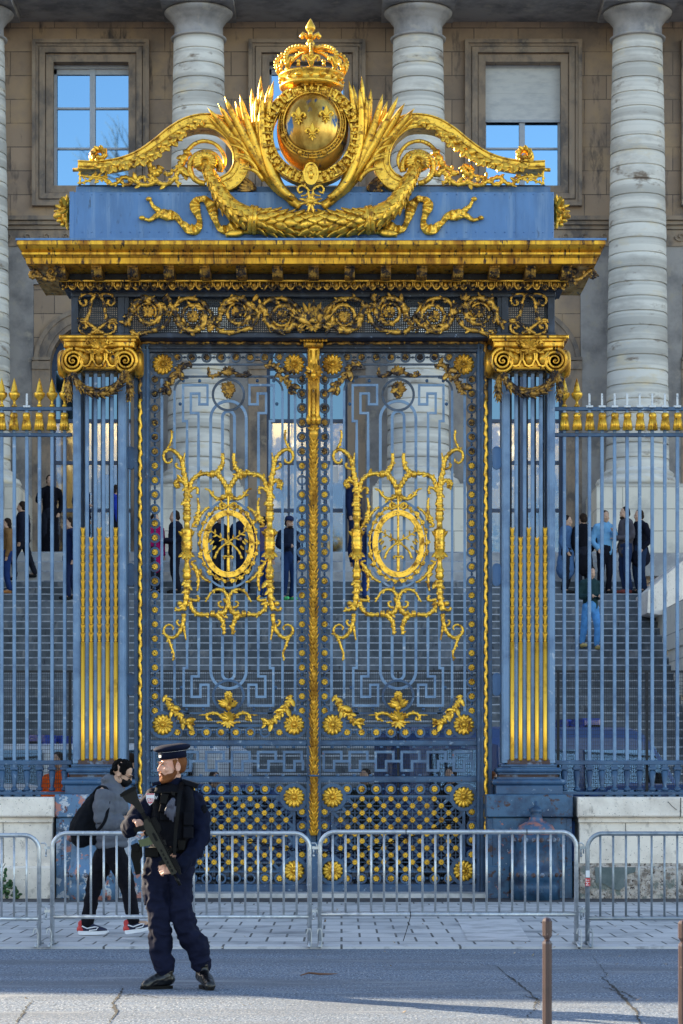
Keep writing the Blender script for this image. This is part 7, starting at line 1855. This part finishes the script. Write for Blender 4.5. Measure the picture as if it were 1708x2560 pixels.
def wheels(o, T, us, W_, r=.34):
    for u in us:
        for sg in (-1, 1):
            m = MB(); m.lathe([(r*.6, -.11), (r*.95, -.11), (r, -.07), (r, .07), (r*.95, .11), (r*.6, .11)], (u, sg*(W_/2-.12), r), 20, axis='y'); m.v = [tuple(T @ Vector(v)) for v in m.v]; w_ = m.build('wheel', TYRE, o)
            m = MB(); m.lathe([(0.01, -.05*sg), (r*.3, -.08*sg), (r*.6, -.1*sg)], (u, sg*(W_/2-.12), r), 16, axis='y'); m.v = [tuple(T @ Vector(v)) for v in m.v]; m.build('rim', RIM, w_)
def van(x, y, yaw, label, Hh=2.35, paint=VB, group='police vans in the courtyard'):
    L, W_ = 5.2, 2.0; prof = [(-2.6,.35),(2.45,.35),(2.6,.55),(2.58,.95),(2.4,1.15),(1.95,1.28),(1.42,2.1),(1.25,Hh-.06),(1.05,Hh),(-2.4,Hh),(-2.6,Hh-.15)]
    o, T = vehicle('police_van', x, y, L, W_, Hh, yaw, prof, label, 'van', paint, group)
    tq(T, [(1.93,-.82,1.34),(1.93,.82,1.34),(1.46,.74,2.07),(1.46,-.74,2.07)], 'windscreen', CARGL, o)
    for sg in (-1, 1):
        h = W_/2
        for (a, b) in ((.25,1.5),(-.95,.1),(-2.2,-1.1)):
            w_ = MB(); y0, y1 = sg*(h*.997+.004), sg*(h*.938+.008); pts = [(a,y0,1.35),(b+(.25 if a > 0 else 0),y0,1.35),(b-(.15 if a > 0 else 0),y1,2.0),(a,y1,2.0)]
            tq(T, pts if sg < 0 else pts[::-1], 'side_window', CARGL, o, .01)
        tb_(T, 1.35, 1.5, sg*(h+.02), sg*(h+.2), 1.35, 1.65, 'mirror', BLK, o, .02)
        tb_(T, 2.42, 2.6, sg*.6, sg*.9, .75, .95, 'headlight', HL, o, .02)
    for (u, w_) in ((.55, -.35),): 
        tb_(T, .35, .65, -.6, -.1, Hh, Hh+.14, 'beacon', LBLUE, o, .03); tb_(T, .35, .65, .1, .6, Hh, Hh+.14, 'beacon', LBLUE, o, .03); tb_(T, .4, .6, -.7, .7, Hh-.01, Hh+.04, 'beacon_bar', BLK, o)
    tb_(T, 2.56, 2.66, -.8, .8, .4, .6, 'bumper', BLK, o); wheels(o, T, (-1.6, 1.6), W_)
    return o
def carv(x, y, yaw, label, paint, sp=None):
    Hh = 1.5; W_ = 1.75; prof = [(-2.0,.3),(2.0,.3),(2.1,.5),(2.05,.72),(1.9,.82),(1.0,.95),(.35,1.42),(.1,1.48),(-1.2,Hh),(-1.75,1.4),(-2.05,.95),(-2.1,.5)]
    o, T = vehicle('parked_car', x, y, 4.2, W_, Hh, yaw, prof, label, 'car', paint, 'cars parked in the courtyard')
    tq(T, [(.98,-.74,1.0),(.98,.74,1.0),(.4,.66,1.41),(.4,-.66,1.41)], 'windscreen', CARGL, o)
    for sg in (-1, 1):
        h = W_/2
        for (a, b, c) in ((-.55, .6, .2), (-1.6, -.65, -.65)):
            y0, y1 = sg*(h*.985), sg*(h*.925+.005); pts = [(a,y0,.98),(b,y0,.98),(c,y1,1.4),(a,y1,1.4)]; tq(T, pts if sg < 0 else pts[::-1], 'side_window', CARGL, o, .01)
        tb_(T, .62, .78, sg*(h+.01), sg*(h+.16), .95, 1.08, 'mirror', BLK, o, .02); tb_(T, 1.9, 2.08, sg*.55, sg*.82, .6, .76, 'headlight', HL, o, .02)
    wheels(o, T, (-1.3, 1.3), W_, .31); return o
van(PX(1370, 37.5), 37.5, 15, 'dark blue police van with blue beacons standing right of the right pillar')
van(PX(200, 37.8), 37.8, 165, 'blue and white police van behind the left pillar', 2.1, VW)
van(PX(1195, 38.6), 38.9, 75, 'grey-blue van standing behind the gap between gate and right pillar', 2.25)
carv(PX(1560, 35.4), 35.4, 172, 'dark car parked behind the right fence balusters', VB)
carv(PX(1740, 36.8), 37.6, 12, 'blue car farther back behind the right fence', VB2)
carv(PX(60, 35.2), 35.2, 8, 'pale car parked behind the left fence balusters', VW)
carv(PX(620, 37.0), 37.0, 4, 'dark blue car behind the left gate leaf', VB)
ORG = (.9, .13, .01)
figure(147, 34.0, .0, 1.93, -30, 'person in orange high visibility vest behind the left fence', top=ORG, arms=('bent','bent'), group='people in the courtyard')
figure(318, 35.0, .0, 1.92, 120, 'person in navy jacket bending behind the gap left of the gate', top=(.01,.02,.07), bend=.6, group='people in the courtyard')
figure(1228, 34.0, .0, 1.66, 70, 'blonde person with blue jacket behind the gap right of the gate', top=(.03,.06,.14), hair=HAIRR, group='people in the courtyard', longhair=0)
figure(535, 34.5, .0, 1.66, 30, 'officer in navy jacket standing behind the greek key band of the left leaf', top=(.01,.03,.12), group='people in the courtyard')
figure(915, 34.8, .0, 1.70, -30, 'person in dark green coat standing behind the greek key band of the right leaf', top=(.02,.03,.025), coat=.4, group='people in the courtyard')
figure(1128, 34.5, .0, 1.72, -30, 'person in black jacket standing behind the right end of the greek key band', top=(.007,.007,.01), group='people in the courtyard')
# colourful leaflets and scraps lying along the top of the right wall
# ================================================================ IVY, TWIGS, LEAVES
rnd = random.Random(12); LEAFM = M('dark_green_leaf', (.03, .09, .035), .45, 0, [((.07, .14, .03), 20, .5, .6)]); STM = M('plant_stem', (.05, .045, .02), .8)
iv = empty('ivy_plant', (PX(10, 31), 30.95, .014), 'small leafy green plant growing at the foot of the left wall', 'plant')
m = MB(); st_ = MB()
for (pts, n) in (([(0,2245),(4,2220),(10,2200),(6,2178),(16,2158)], 9), ([(-12,2245),(8,2232),(24,2236),(36,2240)], 16), ([(0,2246),(16,2222),(30,2214),(40,2240)], 18), ([(-20,2244),(-10,2215),(4,2208)], 10)):
    q = cr([Vector((PX(a, 31.0), 30.95+rnd.uniform(-.04, .02), PZ(b, 31.0))) for a, b in pts], 5); st_.tube(q, .004, 4)
    for k in range(n*2):
        p = rnd.choice(q)+Vector((rnd.uniform(-.05, .05), rnd.uniform(-.08, .03), rnd.uniform(-.03, .05))); m.leaf(p, (rnd.uniform(-1, 1), rnd.uniform(-.6, .1), rnd.uniform(-.5, .8)), rnd.uniform(.04, .075), rnd.uniform(.035, .055), n=3, th=.08)
m.build('leaves', LEAFM, iv); st_.build('stems', STM, iv)
m = MB(); q = [gp(*p) for p in ((752,2442),(772,2438),(800,2441),(826,2439),(844,2436))]; m.tube([(a, b, .012+.008*math.sin(i)) for i, (a, b) in enumerate(q)], [.004, .008, .009, .006, .002], 6)
tag(m.build('twig', M('dry_bark', (.16, .075, .04), .8)), 'short reddish dry twig lying on the road before the gate', 'twig')
m = MB(); n0 = 0; DRY = M('dry_leaf', (.30, .2, .1), .7, 0, [((.5, .45, .38), 9, .5, .6)])
for k in range(36):
    px, py = rnd.uniform(-20, 1720), rnd.choice([rnd.uniform(2370, 2400), rnd.uniform(2250, 2360), rnd.uniform(2400, 2540)]); a, b = gp(px, py, .02)
    m.leaf((a, b, .026), (rnd.uniform(-1, 1), rnd.uniform(-1, 1), .1), rnd.uniform(.02, .045), .018, nrm=(0, 0, 1), n=3, th=.1)
tag(m.build('fallen_leaves', DRY), 'scattered tiny dry leaves on road and pavement', 'leaves', kind='stuff')
# lanterns added to brighten the dark vestibule, the middle one at an orange glow
LAMP, t_, b_, N_, L_ = nodes('added_lantern_glow'); b_.inputs['Emission Color'].default_value = (1, .42, .12, 1); b_.inputs['Emission Strength'].default_value = 3
for c in bays[1:4]:
    o = empty('added_lantern', (X_ := PX(c-48 if c == 768 else c, FD), FD+1.3, PZ(945, FD)), {228: 'added lantern brightening the inside of the left arched door', 768: 'added orange lantern standing in for the glow in the middle arched door', 1308: 'added lantern brightening the inside of the right arched door'}[c], 'lantern', 'added lanterns in the palace vestibule')
    m = MB(); m.lathe([(.05, -.35), (.2, -.28), (.24, .25), (.1, .35)], (X_, FD+1.3, PZ(945, FD)), 8); m.build('lamp_glass', LAMP, o)
    m = MB(); m.tube([(X_, FD+1.3, PZ(945, FD)+.35), (X_, FD+1.3, PZ(945, FD)+2.2)], .02, 6); m.build('chain', BLK, o)
    pl = bpy.data.lights.new('vestibule_fill_light', 'POINT'); pl.energy = 110; pl.color = (1, .78, .48); pl.shadow_soft_size = .25
    po = bpy.data.objects.new('vestibule_fill_light', pl); col.objects.link(po); po.parent = o; po.location = (0, -.1, -.6)

# tall bare tree in the courtyard, left of the frame: only its reflection in the upper left window shows
bt = empty('bare_tree', (-9.9, 45, 0), 'tall leafless tree in the courtyard, reflected in the upper left window', 'tree')
BARK = M('pale_plane_bark', (.22, .2, .17), .85, 0, [((.07, .065, .06), 3, .45, .6)])
m = MB(); m.tube(cr([Vector(p) for p in ((-9.9, 45, 0), (-9.5, 45.1, 5), (-9.2, 45, 10), (-9.3, 45, 15))], 6), [.42-.2*i/18 for i in range(19)], 10); m.build('trunk', BARK, bt)
m = MB(); rnd = random.Random(21)
def twigs(p, d, L, r, n):
    q = [p]; dd = d.normalized()
    for k in range(4): dd = (dd+Vector((rnd.uniform(-.16, .16), rnd.uniform(-.2, .2), rnd.uniform(-.1, .12)))).normalized(); q.append(q[-1]+dd*L/4)
    m.tube(q, [r*(1-.15*k) for k in range(5)], 5)
    if n > 0:
        for k in range(3): twigs(q[2+(k % 3)], (dd+Vector((rnd.uniform(-.7, .7), rnd.uniform(-.4, .4), rnd.uniform(-.1, .5)))), L*.68, r*.55, n-1)
for d in ((-.5, .3, 1), (-.9, -.3, .8), (.1, -.6, 1)): twigs(Vector((-9.3, 45, 14.5)), Vector(d), 3.2, .17, 3)
q = cr([Vector(p) for p in ((-9.3, 45, 13), (-8.4, 45, 17), (-7.1, 45, 20), (-6.9, 45, 21.8))], 5); m.tube(q, [.16-.006*i for i in range(len(q))], 6)
for d in ((-.5, 0, .75), (-.75, .1, .5), (-.15, .1, 1), (-.9, 0, .35), (-.35, -.1, .8)): twigs(q[-1]+Vector((0, 0, -.35)), Vector(d), 1.25, .05, 2)
m.build('crown', BARK, bt)
# cast brackets, rivets and seams on the blue attic plates
m = MB(); rnd = random.Random(3)
for x in list(range(182, 1385, 24)):
    m.ell((PX(x, AD), AD-.002, PZ(486, AD)), (.010, .006, .010), 6, 4); m.ell((PX(x, AD), AD-.002, PZ(590, AD)+.05), (.010, .006, .010), 6, 4)
m.build('rivet_rows', PLATE, cst)
